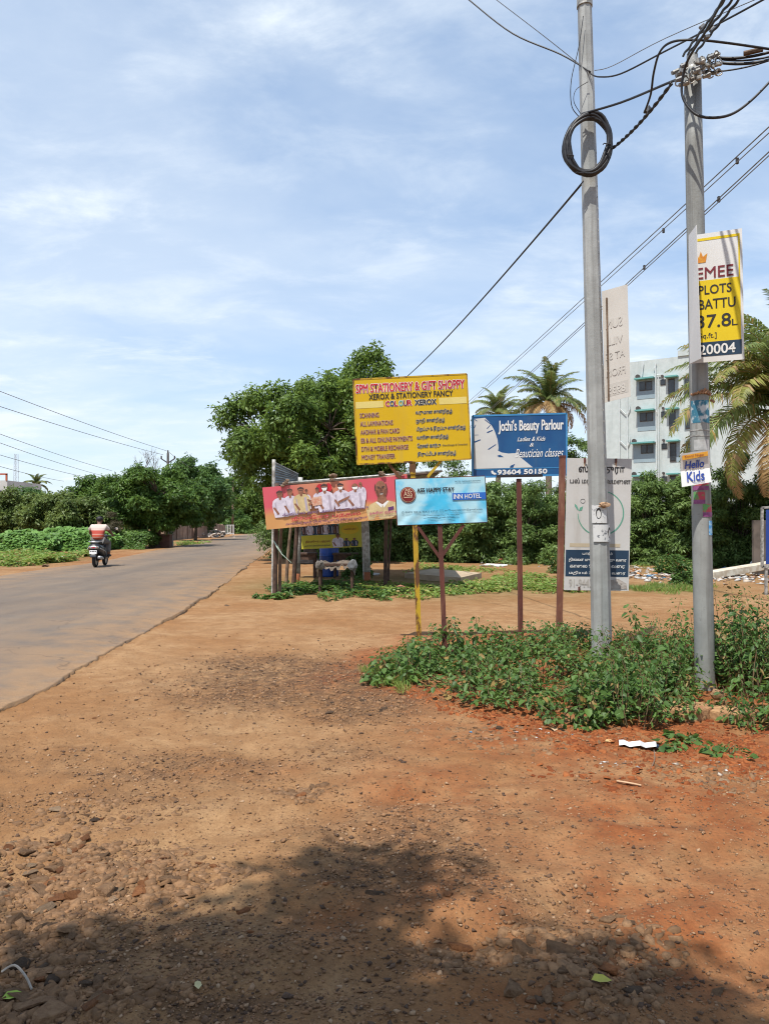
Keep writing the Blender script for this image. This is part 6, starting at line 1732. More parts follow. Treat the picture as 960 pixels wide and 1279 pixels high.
# wall at the right behind the blue board
w0, w1 = Vector((P(938, 655, 24).x, 24, 0)), Vector((P(1010, 655, 23).x, 23, 0))
S = thing('compound_wall', 'weathered grey concrete wall at the right edge behind the blue framed board', 'wall', w0)
for k in range(3):
    p, q = w0.lerp(w1, k / 3), w0.lerp(w1, (k + 1) / 3)
    MB().box((p + q) / 2 + Vector((0, 0, .82)), ((q - p).length - .02, .12, 1.72)).build('wall_panel', mat('stained_concrete', (0.15, 0.12, 0.10), (0.08, 0.066, 0.056), 2, .9, .3), S)
# blue framed board at the right edge
g = GP(950, 708); g = Vector((P(951, 700, 17).x, 17, gz(P(951, 700, 17).x, 17)))
S = thing('framed_board', 'blue board in a steel frame cut by the right edge of the photo', 'sign', g)
B = Board(P(951.5, 634, 17), P(1040, 630, 17), P(951.5, 708, 17))
B.poly(rect(.05, .04, .97, .96), 0, .01).build('board_panel', mat('deep_blue_board', (0.016, 0.05, 0.26), (0.014, 0.045, 0.22), 2, .4), S)
frame_bars(B, S, M_CLAMP, .05, .01, .05)
for x in (.06, .94): tubebox(B.at(x, 1.0, -.04), Vector((B.at(x, 1, -.04).x, B.at(x, 1, -.04).y, -.1)), .05, M_CLAMP, S, 'leg')
# brick planter and shrine-like box below the broad tree
g = GP(204, 684); S = thing('brick_planter', 'small brown brick box under the broad roadside tree', 'planter', g)
M_BRK = mat('brown_brick', (0.16, 0.075, 0.05), (0.11, 0.055, 0.04), 3, .9, .3)
MB().box(g + Vector((0, .4, .42)), (.85, .8, .84), bev=.02).build('planter_box', M_BRK, S)
MB().box(g + Vector((0, .4, .88)), (.95, .9, .08), bev=.01).build('planter_rim', M_CWALL, S)
g = GP(213, 682); S = thing('white_marker', 'pale painted stone marker beside the brick planter', 'marker stone', g)
MB().loft([[g + Vector((x * w_, y * w_, z)) for x, y in ((-.18, -.12), (.18, -.12), (.18, .12), (-.18, .12))] for w_, z in ((1.1, 0), (1, .5), (.85, .95), (.5, 1.05))]).build('stone_block', M_WHITEWASH, S)
# white gate
g = GP(288, 667.5); g = Vector((P(287.5, 667, 119).x, 119, 0)); S = thing('white_gate', 'small white barred gate at the end of the compound wall', 'gate', g)
for k in range(6): tubebox(g + Vector((-.6 + .24 * k, 0, 0)), g + Vector((-.6 + .24 * k, 0, 1.5)), .06, M_WHITE, S, 'gate_bar')
for z in (.12, 1.45): tubebox(g + Vector((-.65, .06, z)), g + Vector((.65, .06, z)), .06, M_WHITE, S, 'gate_rail')
# rubble heap
gA = GP(262, 672.5); S = thing('rubble_heap', 'long heap of pale stone rubble along the far verge', 'rubble', gA)
M_RUB = mat('pale_rubble', (0.50, 0.44, 0.38), (0.36, 0.30, 0.25), 3, .9)
rr = random.Random(31)
def rubble(parent, cx, cy, n, sx, sy, hmax, smin, smax, m, name='rubble_stone', tilt=0.0):
    me_ = [stone_mesh(name, 900 + k, .6) for k in range(4)]
    for q in me_: q.materials.append(m)
    for k in range(n):
        u, v = rr.gauss(0, .45), rr.gauss(0, .45); s = rr.uniform(smin, smax)
        o = bpy.data.objects.new(name, rr.choice(me_)); COL.objects.link(o); o.parent = parent
        x, y = u * sx, v * sy + u * sx * tilt; h = hmax * math.exp(-(u * u + v * v) * 1.6) * rr.random()
        o.location = Vector((cx + x, cy + y, h + gz(cx + x, cy + y) + s * .12)) - parent.location
        o.scale = (s / 2, s / 2 * rr.uniform(.7, 1), s / 2 * rr.uniform(.7, 1)); o.rotation_euler = (rr.uniform(-.5, .5), rr.uniform(-.5, .5), rr.uniform(0, 6))
rubble(S, gA.x - 2.2, gA.y + 9, 110, 3.0, 9, 1.1, .3, .8, M_RUB, tilt=-.9)
# lattice tower far away
g = Vector((P(20, 655, 420).x, 420, 0)); zt = P(20, 567, 420).z
S = thing('lattice_tower', 'tall pale lattice mast on the horizon at the far left', 'tower', g)
M_FAR = mat('far_hazed_steel', (0.42, 0.48, 0.55), (0.38, 0.44, 0.5), 1, .8)  # steel tinted pale: the haze of distance is put into its colour
for sx in (-1, 1):
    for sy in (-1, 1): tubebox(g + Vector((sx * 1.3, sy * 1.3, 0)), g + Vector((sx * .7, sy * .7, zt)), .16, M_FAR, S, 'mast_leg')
for k in range(16):
    z0, z1 = zt * k / 16, zt * (k + 1) / 16; h0, h1 = 1.3 - .6 * k / 16, 1.3 - .6 * (k + 1) / 16
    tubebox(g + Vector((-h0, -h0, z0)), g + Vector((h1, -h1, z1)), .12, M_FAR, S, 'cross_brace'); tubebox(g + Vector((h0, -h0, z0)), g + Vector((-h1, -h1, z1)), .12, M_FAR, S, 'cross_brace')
# far power pole with three arms
g = Vector((P(209.5, 655, 58).x, 58, 0)); zt = P(209.5, 566, 58).z
S = thing('power_pole', 'dark power pole with V shaped insulator arms above the trees', 'pole', g)
M_DPOLE = mat('dark_pole', (0.07, 0.06, 0.055), (0.05, 0.045, 0.04), 2, .8)
MB().tube([g - Vector((0, 0, .2)), Vector((g.x, g.y, zt))], [.13, .09], 8).build('shaft', M_DPOLE, S, True)
for sx in (-1, 1):
    tubebox(Vector((g.x, 58, zt - .75)), Vector((g.x + sx * .5, 58, zt - .42)), .08, M_DPOLE, S, 'arm')
    MB().tube([Vector((g.x + sx * .5, 58, zt - .45)), Vector((g.x + sx * .5, 58, zt - .2))], [.06, .05], 8).build('insulator', M_DPOLE, S)
MB().tube([Vector((g.x, 58, zt)), Vector((g.x, 58, zt + .22))], [.06, .05], 8).build('insulator', M_DPOLE, S)
farpole = Vector((g.x, 58, zt))
g = Vector((P(291, 655, 126).x, 126, 0)); S = thing('power_pole', 'thin pale wooden pole in front of the trees at the road bend', 'pole', g)
MB().tube([g - Vector((0, 0, .2)), P(290.5, 600, 126)], [.2, .16], 8).build('shaft', M_WOOD, S, True)
tubebox(P(284, 623, 126), P(296, 622, 126), .16, M_WOOD, S, 'cross_arm')

# ================================================================== cables
def run_on(p, q, L_, level=1.0):
    d = (q - p).normalized(); d.z *= level; d.normalize(); return q + d * L_
def cable(label, pts, r_, m=None, name='cable', cat='cable', n=6, group=None, start=0, end=0):
    pts = list(pts)
    if end: pts.append(run_on(pts[-2], pts[-1], end))
    if start: pts.insert(0, run_on(pts[1], pts[0], start))
    o = MB().tube(pts, r_, n).build(name, m or M_BLACK, None, True, origin=pts[0])
    return tag(o, label, cat, group)
c1 = pole1_at(95); a_pole = P(737, 92, 8.4)
cable('thin black cable from the top left corner region to the octagonal pole', smoothpath([P(575, -10, 9.5), P(588, 2, 9.4), P(640, 42, 9.0), P(700, 68, 8.7), P(737, 90, 8.42)], 6), .009, start=14)
cable('hair thin wire crossing above the octagonal pole from the top edge', smoothpath([P(612, -6, 9.6), P(680, 46, 9.0), P(740, 94, 8.42)], 5), .005, start=14)
cable('thin black cable sagging from the octagonal pole up to the top right corner', smoothpath([P(737, 92, 8.42), P(748, 96, 8.3), P(775, 92, 8.0), P(830, 64, 7.4), P(900, 28, 6.6), P(970, -10, 6.0)], 6), .0085, end=14)
cable('hair thin wire rising from the octagonal pole past the clamps', smoothpath([P(742, 88, 8.4), P(765, 82, 8.2), P(830, 48, 7.5), P(960, -8, 6.2)], 5), .004, M_WIRE, end=14)
cable('thin wire looping down the left side of the octagonal pole', smoothpath([P(728, 20, 8.42), P(722, 60, 8.42), P(713, 100, 8.42), P(713, 130, 8.42), P(720, 143, 8.42), P(729, 150, 8.42)], 5), .005)
cable('second thin wire looping beside the octagonal pole above the coil', smoothpath([P(734, 102, 8.42), P(719, 112, 8.42), P(716, 126, 8.42), P(722, 138, 8.42), P(728, 146, 8.42)], 5), .004)
cable('straight black cable from the coil up to the clamps on the round pole', smoothpath([P(727, 142, 8.42), P(775, 128, 7.9), P(833, 104, 7.1), P(846, 99, 6.9)], 5), .012)
# twisted pair up to the clamps
A, Bp = P(763, 186, 8.38), P(838, 104, 6.95)
for s_, lb in ((0, 'first strand of the twisted cable from the coil to the clamps'), (3.14, 'second strand of the twisted cable from the coil to the clamps')):
    pts = []
    for i in range(61):
        t_ = i / 60; p = A.lerp(Bp, t_); w_ = .009; pts.append(p + Vector((math.cos(t_ * 40 + s_) * w_, 0, math.sin(t_ * 40 + s_) * w_ - .05 * 4 * t_ * (1 - t_))))
    cable(lb, pts, .0105)
S = thing('cable_clip', 'small metal clip on the twisted cable left of the round pole', 'clip', P(808, 137, 7.5))
MB().box(P(808, 137, 7.5), (.07, .04, .04), Matrix.Rotation(-.8, 3, 'Y'), .006).build('clip_body', M_WIRE, S); MB().tube([P(810, 132, 7.5), P(813, 139, 7.48)], .008, 5).build('clip_bolt', M_WIRE, S)
cable('black cable arching from the twisted cable over the clamps to the right edge', smoothpath([P(804, 141, 7.5), P(812, 118, 7.3), P(816, 90, 7.1), P(824, 64, 6.9), P(840, 52, 6.7), P(870, 50, 6.6), P(910, 54, 6.6), P(965, 62, 6.6)], 6), .0105, end=14)
cable('thick black cable hanging in a loop below the clamps to the right edge', smoothpath([P(905, -6, 5.6), P(880, 40, 6.2), P(858, 76, 6.6), P(851, 105, 6.7), P(853, 124, 6.7), P(866, 141, 6.65), P(885, 147, 6.6), P(912, 143, 6.6), P(938, 125, 6.6), P(970, 92, 6.6)], 6), .012, start=14, end=14)
for i, (x0, x1, lb) in enumerate([(852, 904, 'left black feeder cable rising from the clamps to the top edge'), (858, 914, 'middle black feeder cable rising from the clamps to the top edge'), (868, 922, 'right black feeder cable rising from the clamps to the top edge')]):
    A, Bp = P(x0, 70 - 2 * i, 6.85), P(x1 + 6, -8, 5.6); pts = []
    for k in range(41):
        t_ = k / 40; p = A.lerp(Bp, t_); pts.append(p + Vector((.004 * math.cos(t_ * 36), 0, .004 * math.sin(t_ * 36))))
    cable(lb, pts, .011, end=14)
for (x0, y0, x1, y1, r_, lb) in [(895, 72, 970, 62, .012, 'upper short cable from the clamps to the right edge'), (898, 74, 970, 68, .008, 'thin cable just below the upper short cable'), (897, 78, 970, 72, .013, 'lower short cable from the clamps to the right edge'), (880, 90, 970, 72, .007, 'thin lowest wire from the pole top to the right edge')]:
    cable(lb, sag(P(x0, y0, 6.85), P(x1, y1, 6.6), .03, 10), r_, end=14)
S = thing('cable_joint', 'grey cable joint sleeve right of the clamps', 'cable joint', P(938, 65, 6.7)); MB().tube([P(928, 67, 6.7), P(952, 61.5, 6.65)], [.022, .022], 8).build('joint_sleeve', M_WOOD, S)
for (x0, y0, x1, y1, lb) in [(880, 62, 888, 37, 'a')]:
    S = thing('cable_clip', 'small metal clips on the feeder cables above the clamps', 'clip', P(884, 40, 6.4))
    for (x, y) in ((876, 33), (889, 37), (882, 46)): MB().box(P(x, y, 6.4), (.05, .03, .03), Matrix.Rotation(random.uniform(-1, 1), 3, 'Y'), .005).build('clip_body', M_WIRE, S)
cable('long black service cable running from the octagonal pole down behind the yellow sign', sag(P(729, 226, 8.5), P(505, 473, 24), .12, 24), .013)
for i, (x0, y0, x1, y1, Ya, Yb_, lb) in enumerate([(1000, 121, 552, 530, 11, 60, 'uppermost of the four power lines at the right'), (1000, 129, 552, 533, 11, 60, 'second power line from the top at the right'), (1000, 152, 552, 563, 11, 66, 'third power line from the top at the right'), (1000, 157, 552, 565, 11, 66, 'lowest of the four power lines at the right')]):
    cable(lb, sag(P(x0, y0, Ya), P(x1, y1, Yb_), .10, 30), .011 if i % 2 == 0 else .009, M_WIRE, 'power_line', start=30, end=30)
for (px, py, Yk, lb) in [(920, 201, 13.2, 'upper line spacer right of the round pole'), (828, 288, 17, 'upper line spacer right of the octagonal pole'), (897, 249, 13.7, 'lower line spacer right of the round pole'), (804, 334, 18, 'lower line spacer above the faded flag')]:
    o = MB().box(P(px, py, Yk), (.05, .04, .11), None, .008).build('line_spacer', M_INK, None, origin=P(px, py, Yk)); tag(o, lb, 'spacer')
for i, (y0, x1, y1, lb) in enumerate([(487, 208, 563, 'topmost of the wires at the left, ending at the dark power pole'), (506, 204, 568, 'second wire from the top at the left'), (540, 140, 588, 'third wire from the top at the left'), (551, 128, 594, 'fourth wire from the top at the left'), (566, 118, 598, 'fifth wire from the top at the left'), (580, 80, 601, 'lowest thin wire at the left')]):
    e = P(x1, y1, 58)
    cable(lb, sag(P(-60, y0 - (y1 - y0) * 60 / x1, 30), e, .12, 20), .014 if i < 2 else .012, M_WIRE, 'power_line', start=30)
cable('wire leaving the dark power pole to the right', sag(P(209, 563, 58), P(245, 588, 75), .1, 8), .014, M_WIRE, 'power_line')
# ================================================================== scooter and rider
M_SCB = mat('scooter_dark_paint', (0.028, 0.030, 0.034), (0.022, 0.024, 0.028), 2, .3, spec=.6)
M_SCS = mat('scooter_silver', (0.42, 0.43, 0.44), (0.36, 0.37, 0.38), 4, .3, metal=.5)
M_TYRE = mat('tyre_rubber', (0.018, 0.018, 0.018), (0.03, 0.027, 0.024), 20, .85, .3)
M_SEAT = mat('seat_vinyl', (0.02, 0.02, 0.021), (0.03, 0.03, 0.03), 20, .6, .2)
M_REDL = mat('tail_light_red', (0.45, 0.012, 0.03), (0.4, 0.02, 0.05), 12, .2)
M_CHROME = mat('mirror_glass', (0.75, 0.78, 0.8), (0.7, 0.73, 0.76), 3, .08, metal=1.0)

def sub_mesh(ob):
    dg = bpy.context.evaluated_depsgraph_get(); dg.update()
    return bpy.data.meshes.new_from_object(ob.evaluated_get(dg))

def wheel(parent, loc, r, w, name='wheel'):
    """axle along X; loc relative to the parent"""
    W_ = bpy.data.objects.new(name, None); W_.empty_display_size = .1; COL.objects.link(W_); W_.parent = parent; W_.location = loc
    n = 24; prof = [(r * .72, -w * .40), (r * .86, -w * .5), (r * .97, -w * .32), (r, 0), (r * .97, w * .32), (r * .86, w * .5), (r * .72, w * .40)]
    mb = MB(); mb.loft([[Vector((x, math.cos(6.283 * k / n) * q, math.sin(6.283 * k / n) * q)) for q, x in prof] for k in range(n + 1)], cap=False, closed=True)
    me = bpy.data.meshes.new('tyre'); me.from_pydata(mb.v, [], mb.f); me.update(); link_mesh('tyre', me, M_TYRE, W_, smooth=True)
    mb = MB(); mb.loft([[Vector((x, math.cos(6.283 * k / n) * q, math.sin(6.283 * k / n) * q)) for k in range(n)] for q, x in ((r * .73, -w * .3), (r * .6, -w * .2), (r * .25, -w * .35), (r * .25, w * .35), (r * .6, w * .2), (r * .73, w * .3))])
    me = bpy.data.meshes.new('rim'); me.from_pydata(mb.v, [], mb.f); me.update(); link_mesh('rim', me, M_SCS, W_)
    return W_
def sring(y, zc, wx, hz, n=18, p=2.6, xo=0.0):
    out = []
    for k in range(n):
        a = 6.283 * k / n; c, s = math.cos(a), math.sin(a)
        out.append(Vector((xo + wx * math.copysign(abs(c) ** (2 / p), c), y, zc + hz * math.copysign(abs(s) ** (2 / p), s))))
    return out
def make_scooter(label, loc, rz, lean_):
    S = thing('scooter', label, 'scooter', (0, 0, 0))
    b = lambda mb, nm, m, par=S, sm=True: mb.build(nm, m, par, sm)
    wheel(S, (0, -.62, .245), .245, .11, 'rear_wheel'); wheel(S, (0, .62, .245), .245, .10, 'front_wheel')
    body = b(MB().loft([sring(-.86, .66, .10, .05), sring(-.82, .66, .17, .10), sring(-.70, .62, .205, .15), sring(-.45, .58, .215, .17), sring(-.20, .53, .20, .17), sring(-.02, .46, .17, .15), sring(.06, .42, .15, .11)]), 'rear_body', M_SCB)
    for sx in (-1, 1): MB().tube(smoothpath([(sx * .19, -.80, .62), (sx * .225, -.55, .55), (sx * .22, -.25, .50), (sx * .17, .0, .40)], 4), .018, 6).build('chrome_strip', M_SCS, body, True)
    b(MB().loft([sring(-.74, .78, .12, .03), sring(-.66, .79, .15, .05), sring(-.35, .785, .155, .055), sring(-.05, .76, .14, .05), sring(.06, .73, .10, .035)]), 'seat', M_SEAT)
    b(MB().box((0, .22, .28), (.34, .46, .07), None, .015), 'footboard', M_SCB, S, False)
    b(MB().loft([sring(.42, .30, .19, .06), sring(.47, .45, .21, .10), sring(.53, .62, .20, .12), sring(.52, .80, .15, .10), sring(.50, .90, .10, .05)]), 'leg_shield', M_SCB)
    b(MB().loft([sring(.36, .98, .10, .05), sring(.46, .99, .13, .075), sring(.58, .97, .10, .06), sring(.62, .96, .05, .03)]), 'headlamp_cowl', M_SCB)
    b(MB().tube([(0, .50, .9), (0, .58, .42), (0, .62, .30)], [.03, .032, .03], 8), 'fork', M_SCB)
    b(MB().loft([sring(.38, .46, .06, .02), sring(.52, .53, .075, .03), sring(.72, .52, .075, .03), sring(.86, .42, .06, .02)]), 'front_mudguard', M_SCB)
    hb = b(MB().tube(smoothpath([(-.34, .30, 1.0), (-.2, .38, 1.02), (0, .44, 1.0), (.2, .38, 1.02), (.34, .30, 1.0)], 4), .014, 7), 'handlebar', M_SCB)
    for sx in (-1, 1):
        MB().tube([(sx * .36, .29, .998), (sx * .25, .355, 1.012)], .02, 8).build('grip', M_TYRE, hb, True)
        st = MB().tube(smoothpath([(sx * .27, .36, 1.02), (sx * .34, .38, 1.14), (sx * .40, .36, 1.22)], 4), .007, 5).build('mirror_stem', M_SCB, S, True)
        MB().loft([[Vector((sx * .43 + .062 * math.cos(a) * s_, y, 1.25 + .05 * math.sin(a) * s_)) for a in [6.283 * k / 14 for k in range(14)]] for y, s_ in ((.33, 1.0), (.36, .95), (.375, .5))]).build('mirror_shell', M_SCB, st, True)
        MB().loft([[Vector((sx * .43 + .055 * math.cos(a), y, 1.25 + .044 * math.sin(a))) for a in [6.283 * k / 14 for k in range(14)]] for y in (.326, .329)]).build('mirror_glass', M_CHROME, st)
    tl = b(MB().loft([sring(-.885, .645, .09, .035), sring(-.84, .65, .16, .055), sring(-.80, .65, .175, .06)]), 'tail_light', M_SCS)
    MB().box((0, -.885, .645), (.11, .012, .04), None, .004).build('light_lens', M_REDL, tl)
    for sx in (-1, 1): MB().box((sx * .10, -.868, .648), (.05, .02, .045), None, .005).build('indicator', mat('indicator_amber', (0.5, 0.16, 0.03), (.45, .14, .02), 8, .2), tl)
    b(MB().tube(smoothpath([(-.15, -.45, .83), (-.17, -.72, .84), (-.10, -.85, .83), (.10, -.85, .83), (.17, -.72, .84), (.15, -.45, .83)], 4), .016, 7), 'grab_rail', M_SCS)
    pl = b(MB().box((0, -.90, .50), (.22, .012, .12), Matrix.Rotation(-.18, 3, 'X'), .004), 'number_plate', M_WHITE, S, False)
    mb = MB()
    for j in range(2):
        for k in range(4): mb.box((-.07 + .047 * k, -.908 + .01 * j, .525 - .05 * j), (.03, .004, .028))
    tag(mb.build('plate_marks', M_INK, pl), kind='stuff')
    b(MB().loft([sring(-.94, .34, .085, .012), sring(-.90, .42, .10, .03), sring(-.80, .48, .11, .05), sring(-.62, .52, .10, .04)]), 'rear_mudguard', M_SCB)
    b(MB().loft([sring(-.90, .33, .055, .05, xo=.19), sring(-.70, .31, .06, .055, xo=.19), sring(-.45, .28, .05, .045, xo=.17), sring(-.3, .26, .02, .02, xo=.14)]), 'exhaust', M_SCS)
    b(MB().box((0, -.45, .30), (.22, .42, .18), None, .04), 'engine', M_TYRE, S, False)
    S.location = loc; S.rotation_euler = (0, lean_, rz); S.scale = (1.08, 1.05, 1.06)
    return S
def skin_mesh(verts, edges, radii, root, sub=2):
    me = bpy.data.meshes.new('s'); me.from_pydata(verts, edges, []); me.update()
    o = bpy.data.objects.new('s', me); COL.objects.link(o)
    o.modifiers.new('skin', 'SKIN')
    if not me.skin_vertices: 
        bpy.context.view_layer.objects.active = o
        bpy.ops.mesh.customdata_skin_add()
    for i, sv in enumerate(me.skin_vertices[0].data):
        r_ = radii[i]; sv.radius = (r_, r_) if isinstance(r_, (int, float)) else r_; sv.use_root = (i == root)
    m = o.modifiers.new('sub', 'SUBSURF'); m.levels = sub; m.render_levels = sub
    out = sub_mesh(o); bpy.data.objects.remove(o); return out
def make_rider(label, loc, rz, shirt_mat):
    T = thing('person', label, 'person', (0, 0, 0))
    V, E, Rd, ix = [], [], [], {}
    def j(nm, p, r_, par=None):
        ix[nm] = len(V); V.append(p); Rd.append(r_)
        if par: E.append((ix[par], ix[nm]))
    j('pelvis', (0, -.28, .90), (.17, .13)); j('belly', (0, -.27, 1.06), (.165, .12), 'pelvis'); j('chest', (0, -.21, 1.24), (.175, .115), 'belly'); j('neckb', (0, -.16, 1.38), (.08, .07), 'chest')
    j('neck', (0, -.13, 1.44), .058, 'neckb'); j('skull', (0, -.10, 1.53), (.078, .088), 'neck'); j('crown_', (0, -.09, 1.61), (.06, .07), 'skull'); j('nose', (0, .015, 1.525), .014, 'skull')
    for sx, n_ in ((-1, 'l'), (1, 'r')):
        j('ear' + n_, (sx * .088, -.105, 1.525), .014, 'skull')
        j('sh' + n_, (sx * .19, -.19, 1.32), .068, 'chest'); j('el' + n_, (sx * .30, -.02, 1.12), .046, 'sh' + n_); j('wr' + n_, (sx * .315, .235, 1.03), .030, 'el' + n_)
        j('palm' + n_, (sx * .31, .285, 1.022), (.034, .022), 'wr' + n_)
        for f in range(4):
            x = sx * (.285 + .022 * f); j(f'f{f}a{n_}', (x, .325, 1.018), .0095, 'palm' + n_); j(f'f{f}b{n_}', (x, .325 - .012 * (f % 2), .988), .0085, f'f{f}a{n_}')
        j('th0' + n_, (sx * .262, .275, 1.005), .010, 'palm' + n_); j('th1' + n_, (sx * .262, .31, .988), .009, 'th0' + n_)
        j('hip' + n_, (sx * .11, -.22, .86), .095, 'pelvis'); j('kn' + n_, (sx * .20, .20, .80), .066, 'hip' + n_); j('an' + n_, (sx * .20, .17, .40), .040, 'kn' + n_); j('toe' + n_, (sx * .21, .34, .355), .036, 'an' + n_)
    me = skin_mesh(V, E, Rd, 0); link_mesh('body', me, mat('brown_skin', (0.17, 0.085, 0.055), (0.13, 0.065, 0.04), 6, .55), T, smooth=True)
    def sub(names, edges, rads, nm, m):
        me_ = skin_mesh([V[ix[n]] if isinstance(n, str) else n for n in names], edges, rads, 0); return link_mesh(nm, me_, m, T, smooth=True)
    sub([(0, -.30, .86), 'belly', 'chest', (0, -.165, 1.37), 'shl', (-.262, -.08, 1.19), 'shr', (.262, -.08, 1.19)], [(0, 1), (1, 2), (2, 3), (2, 4), (4, 5), (2, 6), (6, 7)], [(.195, .155), (.19, .145), (.195, .135), (.095, .085), .092, .074, .092, .074], 'shirt', shirt_mat)
    sub(['pelvis', 'hipl', 'knl', (-.20, .172, .45), 'hipr', 'knr', (.20, .172, .45)], [(0, 1), (1, 2), (2, 3), (0, 4), (4, 5), (5, 6)], [(.15, .12), .108, .083, .062, .112, .083, .062], 'trousers', mat('grey_trousers', (0.17, 0.165, 0.16), (0.13, 0.125, 0.12), 12, .85))
    mb = MB(); mb.blob((0, -.115, 1.575), (.092, .104, .088), 3, 3, .02)
    mb.v = [(x, y if z > 1.53 else min(y, -.08), max(z, 1.475)) for x, y, z in mb.v]
    mb.build('hair', mat('black_hair', (0.012, 0.011, 0.012), (0.02, 0.018, 0.018), 30, .6, .3), T, True)
    for sx in (-1, 1):
        mb = MB(); mb.loft([[Vector((sx * .21 + x * w_, y, .32 + z * h_)) for x, z in ((-.045, 0), (.045, 0), (.045, .05), (.0, .07), (-.045, .05))] for y, w_, h_ in ((.12, .8, 1), (.20, 1, 1.2), (.32, 1, .9), (.39, .6, .5))]); mb.build('sandal', M_SEAT, T, True)
    T.location = loc; T.rotation_euler = (0, 0, rz); T.scale = (1.16, 1.1, 1.06)
    return T
t = NT('striped_shirt'); co = t.coord(); sp = t.new('ShaderNodeSeparateXYZ'); t.l.new(co, sp.inputs[0])
cr = t.new('ShaderNodeValToRGB'); cr.color_ramp.interpolation = 'CONSTANT'
t.l.new(t.rng(sp.outputs[2], .75, 1.45), cr.inputs[0])
t.n.remove(t.l and cr.inputs[0].links[0].from_node); mr = t.new('ShaderNodeMapRange'); t.l.new(sp.outputs[2], mr.inputs[0]); mr.inputs[1].default_value = .75; mr.inputs[2].default_value = 1.45; t.l.new(mr.outputs[0], cr.inputs[0])
el = cr.color_ramp.elements; el[0].position = 0; el[0].color = (0.46, 0.085, 0.035, 1); el[1].position = .30; el[1].color = (0.55, 0.30, 0.22, 1)
for p_, c_ in ((.335, (0.46, 0.075, 0.04, 1)), (.44, (0.56, 0.33, 0.26, 1)), (.47, (0.42, 0.06, 0.04, 1)), (.64, (0.56, 0.42, 0.36, 1)), (.70, (0.42, 0.30, 0.27, 1)), (.72, (0.56, 0.46, 0.40, 1))):
    e_ = el.new(p_); e_.color = c_
t.l.new(cr.outputs[0], t.b.inputs['Base Color']); t.b.inputs['Roughness'].default_value = .85
SHIRT = t.m
def road_top(x, y):
    s = np.clip((road_right(np.array([y])) - x) / (road_right(np.array([y])) - road_left(np.array([y]))), 0, 1)[0]
    return .048 + .030 * math.sin(math.pi * s) + .012 * (float(fbm(np.array([x * .5]), np.array([y * .5]), 91, 3)[0]) - .5)
sg = G(117.5, 708.5, .07); sz = road_top(sg.x, sg.y)
sc_loc = Vector((sg.x, sg.y + .6, sz + .002))
make_scooter('dark scooter ridden away along the road', sc_loc, R(6), 0)
make_rider('person in a cream and orange striped shirt riding the scooter', sc_loc, R(6), SHIRT)
dg_ = G(337, 675, .05); loc2 = Vector((dg_.x, dg_.y, road_top(dg_.x, dg_.y)))
make_scooter('distant dark scooter parked on the road edge under the left end of the banner', loc2, R(20), 0)

# ================================================================== litter and heaps
M_PLW = mat('white_plastic', (0.66, 0.66, 0.65), (0.50, 0.50, 0.49), 6, .5, .3)
def crumple(name, label, px, py, size, m, seed, flat=.45, cat='litter', jit=.3, sub=2):
    g = GP(px, py); mb = MB(); mb.blob(g + Vector((0, 0, size[2] * .35)), (size[0] / 2, size[1] / 2, size[2] / 2), seed, sub, jit)
    o = mb.build(name, m, None, False, origin=g); return tag(o, label, cat)
crumple('red_sack', 'flat red sack lying on the rubbish plot behind the blue sign post', 632, 703.5, (.85, .5, .22), mat('red_sack', (0.45, 0.04, 0.06), (0.36, 0.03, 0.05), 8, .7, .4), 1, jit=.15)
crumple('plastic_bag', 'white plastic bag on the rubbish plot behind the hotel sign post', 607, 696.5, (.95, .5, .30), M_PLW, 2)
crumple('plastic_bag', 'white scrap lying below the white bag behind the hotel sign', 616, 707.5, (.9, .4, .12), M_PLW, 3)
crumple('plastic_bag', 'orange plastic bag on the rubbish right of the clinic board', 823, 713, (.28, .25, .18), mat('orange_plastic', (0.62, 0.16, 0.02), (0.5, 0.12, 0.02), 9, .5, .3), 4)
crumple('plastic_bag', 'translucent white plastic bag right of the round pole, by the fallen slab', 944, 713, (.36, .3, .40), M_PLW, 5, jit=.38)
crumple('plastic_bag', 'pale green plastic bag in the rubbish right of the round pole', 921, 717, (.34, .3, .22), mat('green_plastic', (0.42, 0.52, 0.46), (0.5, 0.55, 0.52), 9, .5, .3), 6)
crumple('plastic_bag', 'white plastic bag near the foot of the thick whitewashed trunk', 469, 718.5, (.28, .2, .10), M_PLW, 7)
crumple('plastic_bag', 'white sack on the left verge beside the scooter', 77, 701.5, (.42, .3, .28), M_PLW, 8, jit=.2)
crumple('dark_lump', 'dark lump on the left verge weeds', 57, 708, (.25, .2, .12), M_STONE3, 9)
crumple('plastic_bag', 'green plastic bag on the rubbish above the clinic board left edge', 686, 690, (.4, .4, .3), mat('mint_plastic', (0.25, 0.5, 0.38), (0.3, 0.5, 0.4), 9, .5, .3), 10)
crumple('rubbish_heap', 'grey ash heap under the shed left of the blue drum', 387, 704, (.9, .5, .24), M_TARP, 11, jit=.2)
